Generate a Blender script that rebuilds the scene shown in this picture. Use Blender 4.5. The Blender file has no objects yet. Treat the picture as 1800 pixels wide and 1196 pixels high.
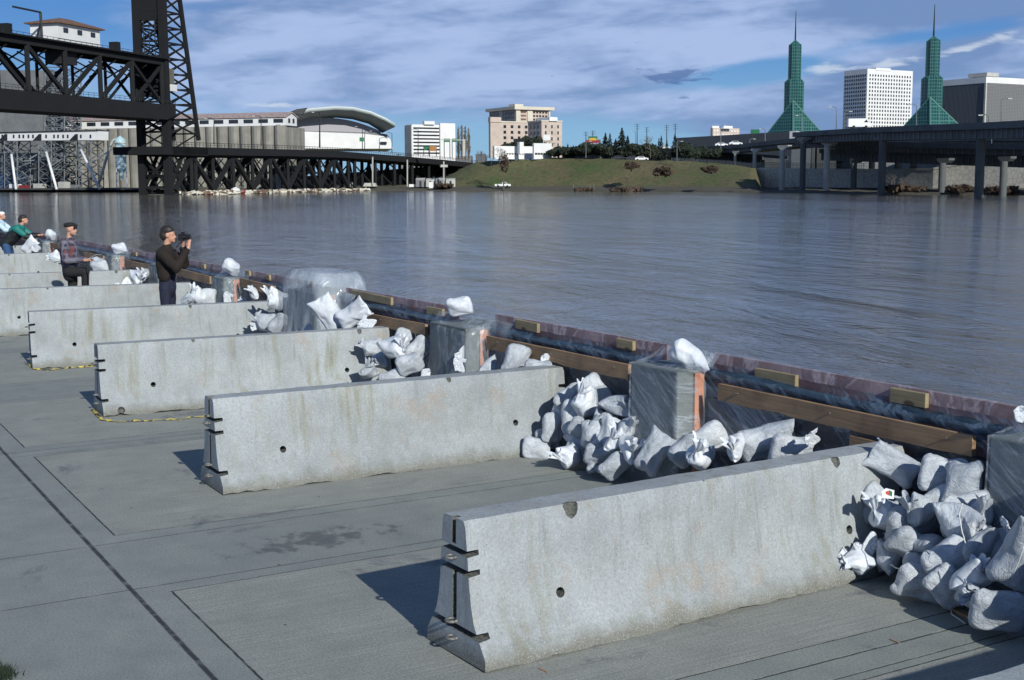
import bpy, bmesh, math, random
import numpy as np
from mathutils import Vector, Matrix, noise as mnoise
S = bpy.context.scene
COL = S.collection
PI = math.pi
# ---------------------------------------------------------------- camera
FPX, YH, ROLL, XL, CAMH = 2254.7, 315.74, math.radians(-.226), -432.6, 2.685
pit = math.atan((598-YH)/FPX); yaw = math.atan((900-XL)/FPX*math.cos(pit))
_f = Vector((-math.cos(yaw), math.sin(yaw), 0)); _r = Vector((_f.y, -_f.x, 0)); _z = Vector((0, 0, 1))
CF = _f*math.cos(pit)-_z*math.sin(pit); _u = _f*math.sin(pit)+_z*math.cos(pit)
CR = _r*math.cos(ROLL)+_u*math.sin(ROLL); CU = _u*math.cos(ROLL)-_r*math.sin(ROLL)
CP = Vector((0, 0, CAMH))
cam = bpy.data.cameras.new('camera'); camo = bpy.data.objects.new('camera', cam); COL.objects.link(camo)
camo.matrix_world = Matrix(((CR.x, CU.x, -CF.x, 0), (CR.y, CU.y, -CF.y, 0), (CR.z, CU.z, -CF.z, CAMH), (0, 0, 0, 1)))
cam.sensor_width = 36; cam.sensor_fit = 'HORIZONTAL'; cam.lens = 36*FPX/1800
cam.clip_start = .1; cam.clip_end = 20000
S.camera = camo
# ---------------------------------------------------------------- sky and sun
SUN_EL, SUN_AZ = math.radians(27), math.radians(-4.5)
W = bpy.data.worlds.new('World'); S.world = W; W.use_nodes = True
def world_nodes():
    nt = W.node_tree; N = nt.nodes; L = nt.links
    for n in list(N): N.remove(n)
    def nd(t, **k):
        n = N.new(t)
        for a, b in k.items(): setattr(n, a, b)
        return n
    def mth(op, a, b=None, c=None, clamp=False):
        n = nd('ShaderNodeMath', operation=op, use_clamp=clamp)
        for i, v in enumerate((a, b, c)):
            if v is None: continue
            if isinstance(v, (int, float)): n.inputs[i].default_value = v
            else: L.new(v, n.inputs[i])
        return n.outputs[0]
    def mix(f, a, b):
        n = nd('ShaderNodeMix', data_type='RGBA')
        for s, v in ((n.inputs[0], f), (n.inputs[6], a), (n.inputs[7], b)):
            if isinstance(v, (int, float)): s.default_value = v
            elif isinstance(v, tuple): s.default_value = v+(1,)
            else: L.new(v, s)
        return n.outputs[2]
    def smooth(x, a, b):
        n = nd('ShaderNodeMapRange', interpolation_type='SMOOTHSTEP'); L.new(x, n.inputs[0])
        n.inputs[1].default_value = a; n.inputs[2].default_value = b; return n.outputs[0]
    out = nd('ShaderNodeOutputWorld'); bg = nd('ShaderNodeBackground'); L.new(bg.outputs[0], out.inputs[0])
    sky = nd('ShaderNodeTexSky', sky_type='NISHITA', sun_disc=False)
    sky.sun_elevation = SUN_EL; sky.sun_rotation = math.radians(90)-SUN_AZ
    sky.air_density = 1.0; sky.dust_density = .4; sky.ozone_density = 2.5
    tc = nd('ShaderNodeTexCoord'); sp = nd('ShaderNodeSeparateXYZ'); L.new(tc.outputs['Generated'], sp.inputs[0])
    x, y, z = sp.outputs
    # compass bearing (0 = view heading) and elevation in degrees, both world directions
    hx, hy = -math.cos(yaw), math.sin(yaw)
    f = mth('ADD', mth('MULTIPLY', x, hx), mth('MULTIPLY', y, hy))
    r = mth('ADD', mth('MULTIPLY', x, hy), mth('MULTIPLY', y, -hx))
    az = mth('MULTIPLY', mth('ARCTAN2', r, f), 180/PI)
    el = mth('MULTIPLY', mth('ARCSINE', z), 180/PI)
    def noise(sx, sy, det, dist=0, ox=0, oy=0, rough=.55, shear=0):
        c = nd('ShaderNodeCombineXYZ')
        L.new(mth('MULTIPLY', mth('ADD', az, ox), sx), c.inputs[0])
        L.new(mth('MULTIPLY', mth('ADD', mth('ADD', el, oy), mth('MULTIPLY', az, shear)), sy), c.inputs[1])
        n = nd('ShaderNodeTexNoise'); n.inputs['Scale'].default_value = 1; n.inputs['Detail'].default_value = det
        n.inputs['Roughness'].default_value = rough; n.inputs['Distortion'].default_value = dist
        L.new(c.outputs[0], n.inputs[0]); return n.outputs[0]
    def blob(a0, e0, sa, se, rot=0):   # soft elliptical region, rot in radians
        da = mth('SUBTRACT', az, a0); de = mth('SUBTRACT', el, e0)
        ca, sa_ = math.cos(rot), math.sin(rot)
        p = mth('DIVIDE', mth('ADD', mth('MULTIPLY', da, ca), mth('MULTIPLY', de, sa_)), sa)
        q = mth('DIVIDE', mth('SUBTRACT', mth('MULTIPLY', de, ca), mth('MULTIPLY', da, sa_)), se)
        d = mth('ADD', mth('MULTIPLY', p, p), mth('MULTIPLY', q, q))
        return mth('POWER', 2.718, mth('MULTIPLY', d, -1))
    clear = mix(smooth(el, 9, 32), mix(smooth(el, 0, 7.5), (.26, .53, .86), (.06, .22, .64)), (.028, .085, .23))
    nis = nd('ShaderNodeMix', data_type='RGBA', blend_type='MULTIPLY'); nis.inputs[0].default_value = 1
    L.new(sky.outputs[0], nis.inputs[6]); nis.inputs[7].default_value = (.70, .95, 1.10, 1)
    base = mix(.8, nis.outputs[2], clear_s(clear, L, nd))
    n1 = noise(.11, .44, 5, .5, 3.1, 2.2, .50, -.07)
    n2 = noise(.30, 1.35, 5, .6, 11, 5, .46, -.07)
    n3 = noise(1.0, 3.6, 6, .5, 5, 9, .55)
    A_ = lambda *v: v[0] if len(v) == 1 else mth('ADD', v[0], A_(*v[1:]))
    K = lambda b_, k: mth('MULTIPLY', b_, k)
    bias = A_(K(smooth(el, 1.2, 4.2), .20), K(blob(-1, 6.0, 11, 2.4), .24), K(blob(15, 7.6, 9, 1.6), .30), K(blob(13, 2.6, 6.5, 1.15, .12), .34), K(blob(21.5, 4.9, 3.6, .8), .36),
              K(blob(-21, 7.2, 5.2, 3.4, -.5), -.42), K(blob(10.6, 4.55, 3.3, .62, .14), -.62), K(blob(18, 5.9, 4.2, .42, .10), -.46), K(blob(0, 1.6, 14, 1.3), -.14), K(blob(-20, 3, 8, 4), -.12))
    dens = smooth(A_(K(n1, .74), K(n2, .26), bias), .38, .72)
    dens = mth('MULTIPLY', dens, mth('SUBTRACT', 1, mth('MULTIPLY', smooth(el, 11, 26), .85)))
    lit = A_(K(n1, .62), K(n2, .27), K(n3, .11), K(smooth(az, 4, 20), -.09), K(blob(14, 2.2, 6, .9), -.12), K(blob(2, 5.8, 8, 1.6), .06))
    shade = smooth(lit, .36, .60)
    ccol = mix(shade, (.215, .34, .62), (.49, .63, .95))
    col = mix(mth('MULTIPLY', dens, .93), base, sc(ccol, 1, nd, L))
    dk = smooth(mth('ADD', blob(7.2, 4.45, 2.1, .40, .04), mth('MULTIPLY', mth('SUBTRACT', n3, .5), 2.4)), .45, .95)
    col = mix(mth('MULTIPLY', dk, .8), col, sc((.105, .20, .46), 1, nd, L))
    dk2 = smooth(mth('ADD', blob(7.6, 3.55, .50, .16), mth('MULTIPLY', mth('SUBTRACT', n3, .5), 3.2)), .55, 1.1)
    col = mix(mth('MULTIPLY', dk2, .7), col, sc((.13, .27, .50), 1, nd, L))
    wh = A_(blob(13.4, 4.62, .95, .26, .08), blob(15.9, 4.75, 1.5, .20, .1), blob(22.6, 5.1, 1.8, .30, -.25), blob(-10.3, 3.2, 1.3, .18), blob(19.3, 5.35, 1.6, .2, .25))
    wh = smooth(mth('ADD', wh, mth('MULTIPLY', mth('SUBTRACT', n3, .5), 1.6)), .35, 1.05)
    col = mix(mth('MULTIPLY', wh, .75), col, sc((.72, .82, .97), 1, nd, L))
    L.new(col, bg.inputs[0]); bg.inputs[1].default_value = .10
def clear_s(c, L, nd):
    n = nd('ShaderNodeMix', data_type='RGBA', blend_type='MULTIPLY'); n.inputs[0].default_value = 1
    L.new(c, n.inputs[6]); n.inputs[7].default_value = (SKYK, SKYK, SKYK, 1); return n.outputs[2]
def sc(c, k, nd, L):
    n = nd('ShaderNodeMix', data_type='RGBA', blend_type='MULTIPLY'); n.inputs[0].default_value = 1
    n.clamp_result = False
    if isinstance(c, tuple): n.inputs[6].default_value = c+(1,)
    else: L.new(c, n.inputs[6])
    n.inputs[7].default_value = (SKYK, SKYK, SKYK, 1); return n.outputs[2]
SKYK = 8.5
world_nodes()
sl = bpy.data.lights.new('sun', 'SUN'); so = bpy.data.objects.new('sun', sl); COL.objects.link(so)
sl.energy = 4.5; sl.angle = math.radians(.53); sl.color = (.985, .965, .88)
_sd = Vector((math.cos(SUN_EL)*math.cos(SUN_AZ), math.cos(SUN_EL)*math.sin(SUN_AZ), math.sin(SUN_EL)))
so.rotation_euler = _sd.to_track_quat('Z', 'Y').to_euler(); so.location = (10, 0, 20)
S.view_settings.view_transform = 'Standard'; S.view_settings.look = 'None'
S.view_settings.exposure = 0; S.view_settings.gamma = 1
S.render.engine = 'CYCLES'
try:
    S.cycles.max_bounces = 8; S.cycles.transparent_max_bounces = 24
except Exception: pass
# ---------------------------------------------------------------- helpers
def ray(px, py): return CF*FPX+CR*(px-900)-CU*(py-598)
def onz(px, py, z=0.): d = ray(px, py); return CP+d*((z-CAMH)/d.z)
def ony(px, py, y): d = ray(px, py); return CP+d*(y/d.y)
def onx(px, py, x): d = ray(px, py); return CP+d*(x/d.x)
def at(px, py, D):
    d = ray(px, py); return CP+d*(D/math.hypot(d.x, d.y))
def adir(deg): a = math.radians(deg); return Vector((-math.cos(a), math.sin(a), 0))   # bearing from -X towards +Y
class Plane:
    """a vertical plane in the world through a point, running along the bearing az"""
    def __init__(s, P, az):
        s.P = Vector((P[0], P[1], 0)); s.t = adir(az); s.n = Vector((-s.t.y, s.t.x, 0))
        if s.n.dot(CP-s.P) < 0: s.n = -s.n
    def hit(s, px, py):
        d = ray(px, py); k = (s.P-CP).dot(s.n)/d.dot(s.n); return CP+d*k
    def sz(s, px, py):
        h = s.hit(px, py); return ((h-s.P).dot(s.t), h.z)
    def w(s, a, z, o=0): return s.P+s.t*a+Vector((0, 0, z))+s.n*o
class MB:
    def __init__(s): s.v = []; s.f = []; s.mi = []; s.cur = 0
    def add(s, vs, fs):
        b = len(s.v); s.v += [tuple(v) for v in vs]; s.f += [tuple(b+i for i in f) for f in fs]; s.mi += [s.cur]*len(fs); return s
    def box(s, a, b):
        x0, y0, z0 = a; x1, y1, z1 = b
        return s.add([(x0,y0,z0),(x1,y0,z0),(x1,y1,z0),(x0,y1,z0),(x0,y0,z1),(x1,y0,z1),(x1,y1,z1),(x0,y1,z1)],
              [(0,3,2,1),(4,5,6,7),(0,1,5,4),(1,2,6,5),(2,3,7,6),(3,0,4,7)])
    def bar(s, p, q, w, h=None, up=(0,0,1)):
        p = Vector(p); q = Vector(q); h = w if h is None else h; d = (q-p).normalized(); u = Vector(up)
        if abs(d.dot(u)) > .98: u = Vector((1,0,0)) if abs(d.x) < .9 else Vector((0,1,0))
        a = d.cross(u).normalized()*w/2; b = a.cross(d).normalized()*h/2
        return s.add([p-a-b, p+a-b, p+a+b, p-a+b, q-a-b, q+a-b, q+a+b, q-a+b], [(0,3,2,1),(4,5,6,7),(0,1,5,4),(1,2,6,5),(2,3,7,6),(3,0,4,7)])
    def tube(s, pts, r, n=8, cap=True):
        pts = [Vector(p) for p in pts]; rs = r if isinstance(r, (list, tuple)) else [r]*len(pts); ring = []; b = len(s.v); ref = None
        for i, p in enumerate(pts):
            d = (pts[min(i+1, len(pts)-1)]-pts[max(i-1, 0)]).normalized()
            if ref is None: ref = d.cross(Vector((0,0,1)) if abs(d.z) < .9 else Vector((1,0,0))).normalized()
            ref = (ref-d*ref.dot(d)).normalized(); o = d.cross(ref)
            for k in range(n):
                t = 2*PI*k/n; s.v.append(tuple(p+(ref*math.cos(t)+o*math.sin(t))*rs[i]))
        for i in range(len(pts)-1):
            for k in range(n):
                a = b+i*n+k; c = b+i*n+(k+1) % n; s.f.append((a, c, c+n, a+n)); s.mi.append(s.cur)
        if cap:
            s.f.append(tuple(b+k for k in range(n))[::-1]); s.f.append(tuple(b+(len(pts)-1)*n+k for k in range(n))); s.mi += [s.cur]*2
        return s
    def prism(s, poly, ext):
        """poly: 3D points (planar), ext: extrusion vector"""
        n = len(poly); e = Vector(ext); P = [Vector(p) for p in poly]
        return s.add(P+[p+e for p in P], [tuple(range(n)), tuple(range(2*n-1, n-1, -1))]+[(i, i+n, (i+1) % n+n, (i+1) % n) for i in range(n)])
    def quad(s, a, b, c, d): return s.add([a, b, c, d], [(0,1,2,3)])
    def lathe(s, prof, c=(0,0,0), n=16, rot=0):
        b = len(s.v); cx, cy, cz = c
        for r, z in prof:
            for k in range(n):
                t = 2*PI*k/n+rot; s.v.append((cx+r*math.cos(t), cy+r*math.sin(t), cz+z))
        for i in range(len(prof)-1):
            for k in range(n):
                a = b+i*n+k; d = b+i*n+(k+1) % n; s.f.append((a, d, d+n, a+n)); s.mi.append(s.cur)
        s.f.append(tuple(b+k for k in range(n))[::-1]); s.f.append(tuple(b+(len(prof)-1)*n+k for k in range(n))); s.mi += [s.cur]*2
        return s
    def build(s, name, mat, parent=None, smooth=False, fix=True, loc=None):
        me = bpy.data.meshes.new(name); o = Vector((0,0,0))
        if parent is not None: o = parent.get('_o') and Vector(parent['_o']) or Vector((0,0,0))
        elif loc is not None: o = Vector(loc)
        vs = [(a-o.x, b-o.y, c-o.z) for a, b, c in s.v] if o.length > 0 else s.v
        me.from_pydata(vs, [], s.f)
        for m in (mat if isinstance(mat, (list, tuple)) else [mat]): me.materials.append(m)
        if any(s.mi): me.polygons.foreach_set('material_index', s.mi)
        if fix:
            bm = bmesh.new(); bm.from_mesh(me); bmesh.ops.recalc_face_normals(bm, faces=bm.faces); bm.to_mesh(me); bm.free()
        if smooth: me.shade_smooth()
        ob = bpy.data.objects.new(name, me); COL.objects.link(ob)
        if parent is not None: ob.parent = parent; ob['_o'] = tuple(o)
        elif loc is not None: ob.location = o; ob['_o'] = tuple(o)
        return ob
def tag(o, label=None, cat=None, group=None, kind=None):
    if label: o['label'] = label
    if cat: o['category'] = cat
    if group: o['group'] = group
    if kind: o['kind'] = kind
    return o
def empty(name, loc, label=None, cat=None, group=None):
    o = bpy.data.objects.new(name, None); COL.objects.link(o); o.location = loc; o['_o'] = tuple(loc); o.empty_display_size = .3
    return tag(o, label, cat, group)
def copy_tree(o, parent=None):
    c = o.copy(); COL.objects.link(c)
    if parent is not None: c.parent = parent
    for ch in [x for x in bpy.data.objects if x.parent == o]: copy_tree(ch, c)
    return c
def evalmesh(ob):
    dg = bpy.context.evaluated_depsgraph_get(); dg.update()
    return bpy.data.meshes.new_from_object(ob.evaluated_get(dg))
# ---------------------------------------------------------------- materials
class NT:
    def __init__(s, name):
        s.m = bpy.data.materials.new(name); s.m.use_nodes = True; s.t = s.m.node_tree; s.N = s.t.nodes; s.L = s.t.links
        s.p = s.N['Principled BSDF']; s.co = s.N.new('ShaderNodeTexCoord')
    def n(s, t, ins=None, **k):
        x = s.N.new(t)
        for a, b in k.items(): setattr(x, a, b)
        for a, b in (ins or {}).items(): s.set(x.inputs[a], b)
        return x
    def set(s, sock, v):
        if hasattr(v, 'is_output'): s.L.new(v, sock)
        elif isinstance(v, tuple) and sock.type == 'RGBA' and len(v) == 3: sock.default_value = v+(1,)
        else: sock.default_value = v
    def map(s, scale=(1,1,1), src='Object', rot=(0,0,0), loc=(0,0,0)):
        return s.n('ShaderNodeMapping', {0: s.co.outputs[src] if isinstance(src, str) else src, 'Scale': scale, 'Rotation': rot, 'Location': loc}).outputs[0]
    def noise(s, scale, det=5, rough=.55, vec=None, dist=0):
        return s.n('ShaderNodeTexNoise', {'Vector': vec if vec is not None else s.co.outputs['Object'], 'Scale': scale, 'Detail': det, 'Roughness': rough, 'Distortion': dist}).outputs[0]
    def ramp(s, x, a, b, lo=0., hi=1.):
        return s.n('ShaderNodeMapRange', {0: x, 1: a, 2: b, 3: lo, 4: hi}).outputs[0]
    def math(s, op, a, b=0., clamp=False):
        return s.n('ShaderNodeMath', {0: a, 1: b}, operation=op, use_clamp=clamp).outputs[0]
    def mix(s, f, a, b, blend='MIX'):
        return s.n('ShaderNodeMix', {0: f, 6: a, 7: b}, data_type='RGBA', blend_type=blend).outputs[2]
    def bump(s, h, st=.3, dist=.01, nrm=None):
        x = s.n('ShaderNodeBump', {'Height': h, 'Strength': st, 'Distance': dist})
        if nrm is not None: s.L.new(nrm, x.inputs['Normal'])
        return x.outputs[0]
    def fin(s, col=None, rough=None, nrm=None, **k):
        if col is not None: s.set(s.p.inputs['Base Color'], col)
        if rough is not None: s.set(s.p.inputs['Roughness'], rough)
        if nrm is not None: s.L.new(nrm, s.p.inputs['Normal'])
        for a, b in k.items(): s.set(s.p.inputs[a], b)
        return s.m
def plain(name, col, rough=.7, var=.12, sc_=3., metal=0., bump=0.):
    t = NT(name); nz = t.noise(sc_, 5, .6)
    c = t.mix(t.ramp(nz, .3, .7), tuple(x*(1-var) for x in col), tuple(min(1, x*(1+var)) for x in col))
    return t.fin(c, rough, t.bump(nz, bump, .02) if bump else None, Metallic=metal)
# ---------------------------------------------------------------- sandbags: two woven sheets sewn together, filled and settled
def sim_bag(kind, seed, M=26, N=40, its=420):
    rg = np.random.RandomState(seed)
    w, h = .44, .66
    if kind == 'pillow': h = .53
    if kind == 'empty': w, h = .42, .62
    xs = (np.linspace(-.5, .5, M))*w; zs = np.linspace(0, h, N)
    P = np.zeros((2, N, M, 3)); P[..., 0] = xs[None, None, :]; P[..., 2] = zs[None, :, None]
    rc = .085; q = np.clip(1-zs/rc, 0, 1); wf = 1-.42*(1-np.sqrt(1-q*q*.98))
    if kind == 'pillow': q2 = np.clip(1-(h-zs)/rc, 0, 1); wf = np.minimum(wf, 1-.42*(1-np.sqrt(1-q2*q2*.98)))
    P[..., 0] *= wf[None, :, None]
    P[0, :, :, 1] = -.004; P[1, :, :, 1] = .004
    P0 = P.copy()
    nl = lambda a, b: np.sqrt(((a-b)**2).sum(-1, keepdims=True))
    RX = nl(P0[:, :, 1:], P0[:, :, :-1]); RZ_ = nl(P0[:, 1:], P0[:, :-1]); RD = nl(P0[:, 1:, 1:], P0[:, :-1, :-1]); RE = nl(P0[:, 1:, :-1], P0[:, :-1, 1:])
    P += rg.normal(0, .0012, P.shape)
    lx = xs[1]-xs[0]; lz = zs[1]-zs[0]; ld = math.hypot(lx, lz)
    tie = {'tied': .70, 'pillow': 1.2, 'open': 1.2, 'empty': 1.2, 'short': .60}[kind]
    fill = {'tied': .68, 'pillow': 1., 'open': .60, 'empty': .30, 'short': .58}[kind]
    r_t = int(tie*(N-1)); r_f = int(fill*(N-1))
    lie = True
    g = np.array([0, -1., 0]) if lie else np.array([0, 0, -1.])
    V = np.zeros_like(P); pr = np.zeros((2, N, M)); 
    for r in range(N):
        pr[:, r, :] = 1. if r < r_f-2 else (.5 if r < r_f else .0)
    if kind == 'empty': pr *= .35
    press = {'tied': .0034, 'pillow': .0034, 'open': .0032, 'empty': .0004, 'short': .0034}[kind]
    bendax = rg.uniform(-1, 1)
    crump = rg.normal(0, 1, (2, N//4+2, M//4+2, 3))
    def up(a):   # smooth upsample of a coarse random field
        ii = np.linspace(0, a.shape[1]-1.001, N); jj = np.linspace(0, a.shape[2]-1.001, M)
        i0 = ii.astype(int); j0 = jj.astype(int); fi = (ii-i0)[None, :, None, None]; fj = (jj-j0)[None, None, :, None]
        A = a[:, i0][:, :, j0]; B = a[:, i0+1][:, :, j0]; C = a[:, i0][:, :, j0+1]; D = a[:, i0+1][:, :, j0+1]
        return A*(1-fi)*(1-fj)+B*fi*(1-fj)+C*(1-fi)*fj+D*fi*fj
    CR_ = up(crump)
    thick = {'tied': .15, 'pillow': .13, 'open': .13, 'empty': .06, 'short': .16}[kind]*rg.uniform(.85, 1.1)
    PM = 1+.55*np.clip(CR_[..., 0], -1.5, 1.5)
    def con(A, B, rest, k, comp):
        d = B-A; L = np.sqrt((d*d).sum(-1, keepdims=True))+1e-9; e = (L-rest)/L; e = np.where(e > 0, e*k, e*comp)
        c = d*e*.5; return c
    for it in range(its):
        prev = P.copy()
        P = P+V*.9
        # pressure along normals
        du = np.zeros_like(P); dv = np.zeros_like(P)
        du[:, :, 1:-1] = P[:, :, 2:]-P[:, :, :-2]; dv[:, 1:-1] = P[:, 2:]-P[:, :-2]
        nr = np.cross(du, dv); nr /= (np.sqrt((nr*nr).sum(-1, keepdims=True))+1e-9)
        nr[0] *= 1; nr[1] *= -1
        if it < its*.92: P = P+nr*(press*pr*PM)[..., None]*(1 if it > 10 else .3)
        P += g*(.00005 if lie else .00022)
        if it < its*.5: P += CR_*(.0007 if kind == 'empty' else .00022)
        if kind in ('tied', 'short', 'open') and it < its*.6: P[:, r_f:] += CR_[:, r_f:]*.0004
        for k in range(4):
            for s0 in (0, 1):
                a = P[:, :, s0:-1:2]; b = P[:, :, s0+1::2]; m = min(a.shape[2], b.shape[2]); c = con(a[:, :, :m], b[:, :, :m], RX[:, :, s0::2][:, :, :m], .95, .2); P[:, :, s0:-1:2][:, :, :m] += c; P[:, :, s0+1::2][:, :, :m] -= c
                a = P[:, s0:-1:2]; b = P[:, s0+1::2]; m = min(a.shape[1], b.shape[1]); c = con(a[:, :m], b[:, :m], RZ_[:, s0::2][:, :m], .95, .2); P[:, s0:-1:2][:, :m] += c; P[:, s0+1::2][:, :m] -= c
            c = con(P[:, :-1, :-1], P[:, 1:, 1:], RD, .3, .08); P[:, :-1, :-1] += c; P[:, 1:, 1:] -= c
            c = con(P[:, :-1, 1:], P[:, 1:, :-1], RE, .3, .08); P[:, :-1, 1:] += c; P[:, 1:, :-1] -= c
            c = con(P[:, :, :-2], P[:, :, 2:], 2*lx, 0, .05); P[:, :, :-2] += c; P[:, :, 2:] -= c
            c = con(P[:, :-2], P[:, 2:], 2*lz, 0, .05); P[:, :-2] += c; P[:, 2:] -= c
            for sl in ((slice(None), 0), (slice(None), M-1)):
                mid = (P[0][sl]+P[1][sl])/2; P[0][sl] = mid; P[1][sl] = mid
            mid = (P[0][0]+P[1][0])/2; P[0][0] = mid; P[1][0] = mid
            if kind in ('pillow', 'open'): mid = (P[0][N-1]+P[1][N-1])/2; P[0][N-1] = mid; P[1][N-1] = mid
            if r_t < N:
                t = min(1, it/(its*.35)); cc = P[:, r_t-1:r_t+2].mean((0, 2), keepdims=True)
                d = P[:, r_t-1:r_t+2]-cc; Lr = np.sqrt((d[..., :2]**2).sum(-1, keepdims=True))+1e-9
                R = .2*(1-t)+.018*t; P[:, r_t-1:r_t+2, :, :2] = cc[..., :2]+d[..., :2]*np.minimum(1, R/Lr)
        # the ground / neighbours squeeze it
        if lie:
            P[0, ..., 1] = np.maximum(P[0, ..., 1], -thick*.75); P[1, ..., 1] = np.maximum(P[1, ..., 1], -thick*.75+.004)
            zz = P[..., 1] > thick; P[..., 1] = np.where(zz & (pr > 0), thick+(P[..., 1]-thick)*.6, P[..., 1])
        else:
            P[..., 2] = np.maximum(P[..., 2], .12-.12*min(1, it/200) if it < 200 else 0.)
        if kind in ('tied', 'short') and not lie: 
            P[:, r_t+2:, :, 2] += .0003
        V = np.clip(P-prev, -.0022, .0022)
    f_ = P[:, :max(r_f, 6)]; c0 = f_.mean((0, 1, 2)); a_ = np.percentile(np.abs(f_[..., 0]-c0[0]), 88); b_ = np.percentile(np.abs(f_[..., 2]-c0[2]), 90)
    if kind != 'empty':
        X_ = P[..., 0]-c0[0]; Z_ = P[..., 2]-c0[2]; rr = (np.abs(X_)/a_)**3.+(np.abs(Z_)/b_)**3.
        low = np.ones_like(X_) if kind == 'pillow' else np.clip(-Z_/b_*2, 0, 1)
        fac = np.where(rr > 1, np.maximum(rr, 1e-6)**(-1/3.), 1); fac = 1+(fac-1)*.62*low
        P[..., 0] = c0[0]+X_*fac; P[..., 2] = c0[2]+Z_*fac
    if kind != 'empty':
        for _ in range(5):
            Q = P.copy(); Q[:, 1:-1, 1:-1] = P[:, 1:-1, 1:-1]*.4+.15*(P[:, 2:, 1:-1]+P[:, :-2, 1:-1]+P[:, 1:-1, 2:]+P[:, 1:-1, :-2])
            P[:, :r_f-3] = Q[:, :r_f-3]
    if kind in ('tied', 'short'):
        cn = P[:, r_t-1:r_t+2].mean((0, 1, 2)); p1 = rg.uniform(0, 6)
        for r in range(max(2, r_t-13), r_t):
            w_ = 1-(r_t-r)/13.; dx = P[:, r, :, 0]-cn[0]; dy = P[:, r, :, 1]-cn[1]; th = np.arctan2(dy, dx); k_ = 1+.20*w_*np.sin(11*th+p1)+.10*w_*np.sin(17*th+2*p1)
            P[:, r, :, 0] = cn[0]+dx*k_; P[:, r, :, 1] = cn[1]+dy*k_
    if kind in ('tied', 'short'):     # the gathered mouth above the tie flares out in ruffles
        cn = P[:, r_t-1:r_t+2].mean((0, 1, 2)); ph = rg.uniform(0, 6, 4); dr = rg.uniform(-.05, .05, 2); ff = rg.uniform(.55, .9)
        for r in range(r_t, N):
            u = (r-r_t)/(N-1-r_t); th = np.linspace(0, PI, M)
            for s_ in (0, 1):
                t_ = PI+th if s_ == 0 else PI-th
                rad = .016+.075*u**.85*(1+.38*np.sin(5*t_+ph[0])*u+.22*np.sin(9*t_+ph[1]))
                P[s_, r, :, 0] = cn[0]+rad*np.cos(t_)*1.15+dr[0]*u*u; P[s_, r, :, 1] = cn[1]+rad*np.sin(t_)*ff+dr[1]*u*u
                P[s_, r, :, 2] = cn[2]+.125*u+.020*u*np.sin(3*t_+ph[2])-.02*u*u*np.cos(5*t_+ph[3])
    kb = rg.uniform(-.9, .9); zc = P[..., 2]-P[..., 2].mean(); P[..., 1] += kb*zc*zc; kt = rg.uniform(-.7, .7); xx = P[..., 0].copy(); P[..., 0] += kt*zc*zc*.6
    P -= P[:, :max(r_f, 6)].mean((0, 1, 2), keepdims=True)
    return P, (M, N)
def bag_mesh(kind, seed, mat):
    P, (M, N) = sim_bag(kind, seed)
    vs = P.reshape(-1, 3).tolist(); fs = []
    def ix(s, r, c): return s*N*M+r*M+c
    for s in (0, 1):
        for r in range(N-1):
            for c in range(M-1):
                q = (ix(s, r, c), ix(s, r, c+1), ix(s, r+1, c+1), ix(s, r+1, c)); fs.append(q if s == 0 else q[::-1])
    me = bpy.data.meshes.new('sandbag'); me.from_pydata(vs, [], fs)
    bm = bmesh.new(); bm.from_mesh(me); bmesh.ops.remove_doubles(bm, verts=bm.verts, dist=1e-5)
    [bmesh.ops.smooth_vert(bm, verts=bm.verts, factor=.5, use_axis_x=True, use_axis_y=True, use_axis_z=True) for _ in range(2 if kind != 'empty' else 1)]
    bmesh.ops.subdivide_edges(bm, edges=bm.edges, cuts=1, use_grid_fill=True, smooth=.9); bm.normal_update()
    for v in bm.verts:
        p = v.co; q = Vector((p.x*13+seed, p.y*13, p.z*5)); d = abs(mnoise.noise(q)); q2 = Vector((p.x*6, p.y*6, p.z*19+seed)); d2 = abs(mnoise.noise(q2))
        v.co += v.normal*(.001-.006*max(0, .30-d)-.002*max(0, .25-d2)+.005*mnoise.noise(p*7+Vector((seed, 0, 0))))
    bm.to_mesh(me); bm.free(); me.shade_smooth(); me.materials.append(mat)
    return me
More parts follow.
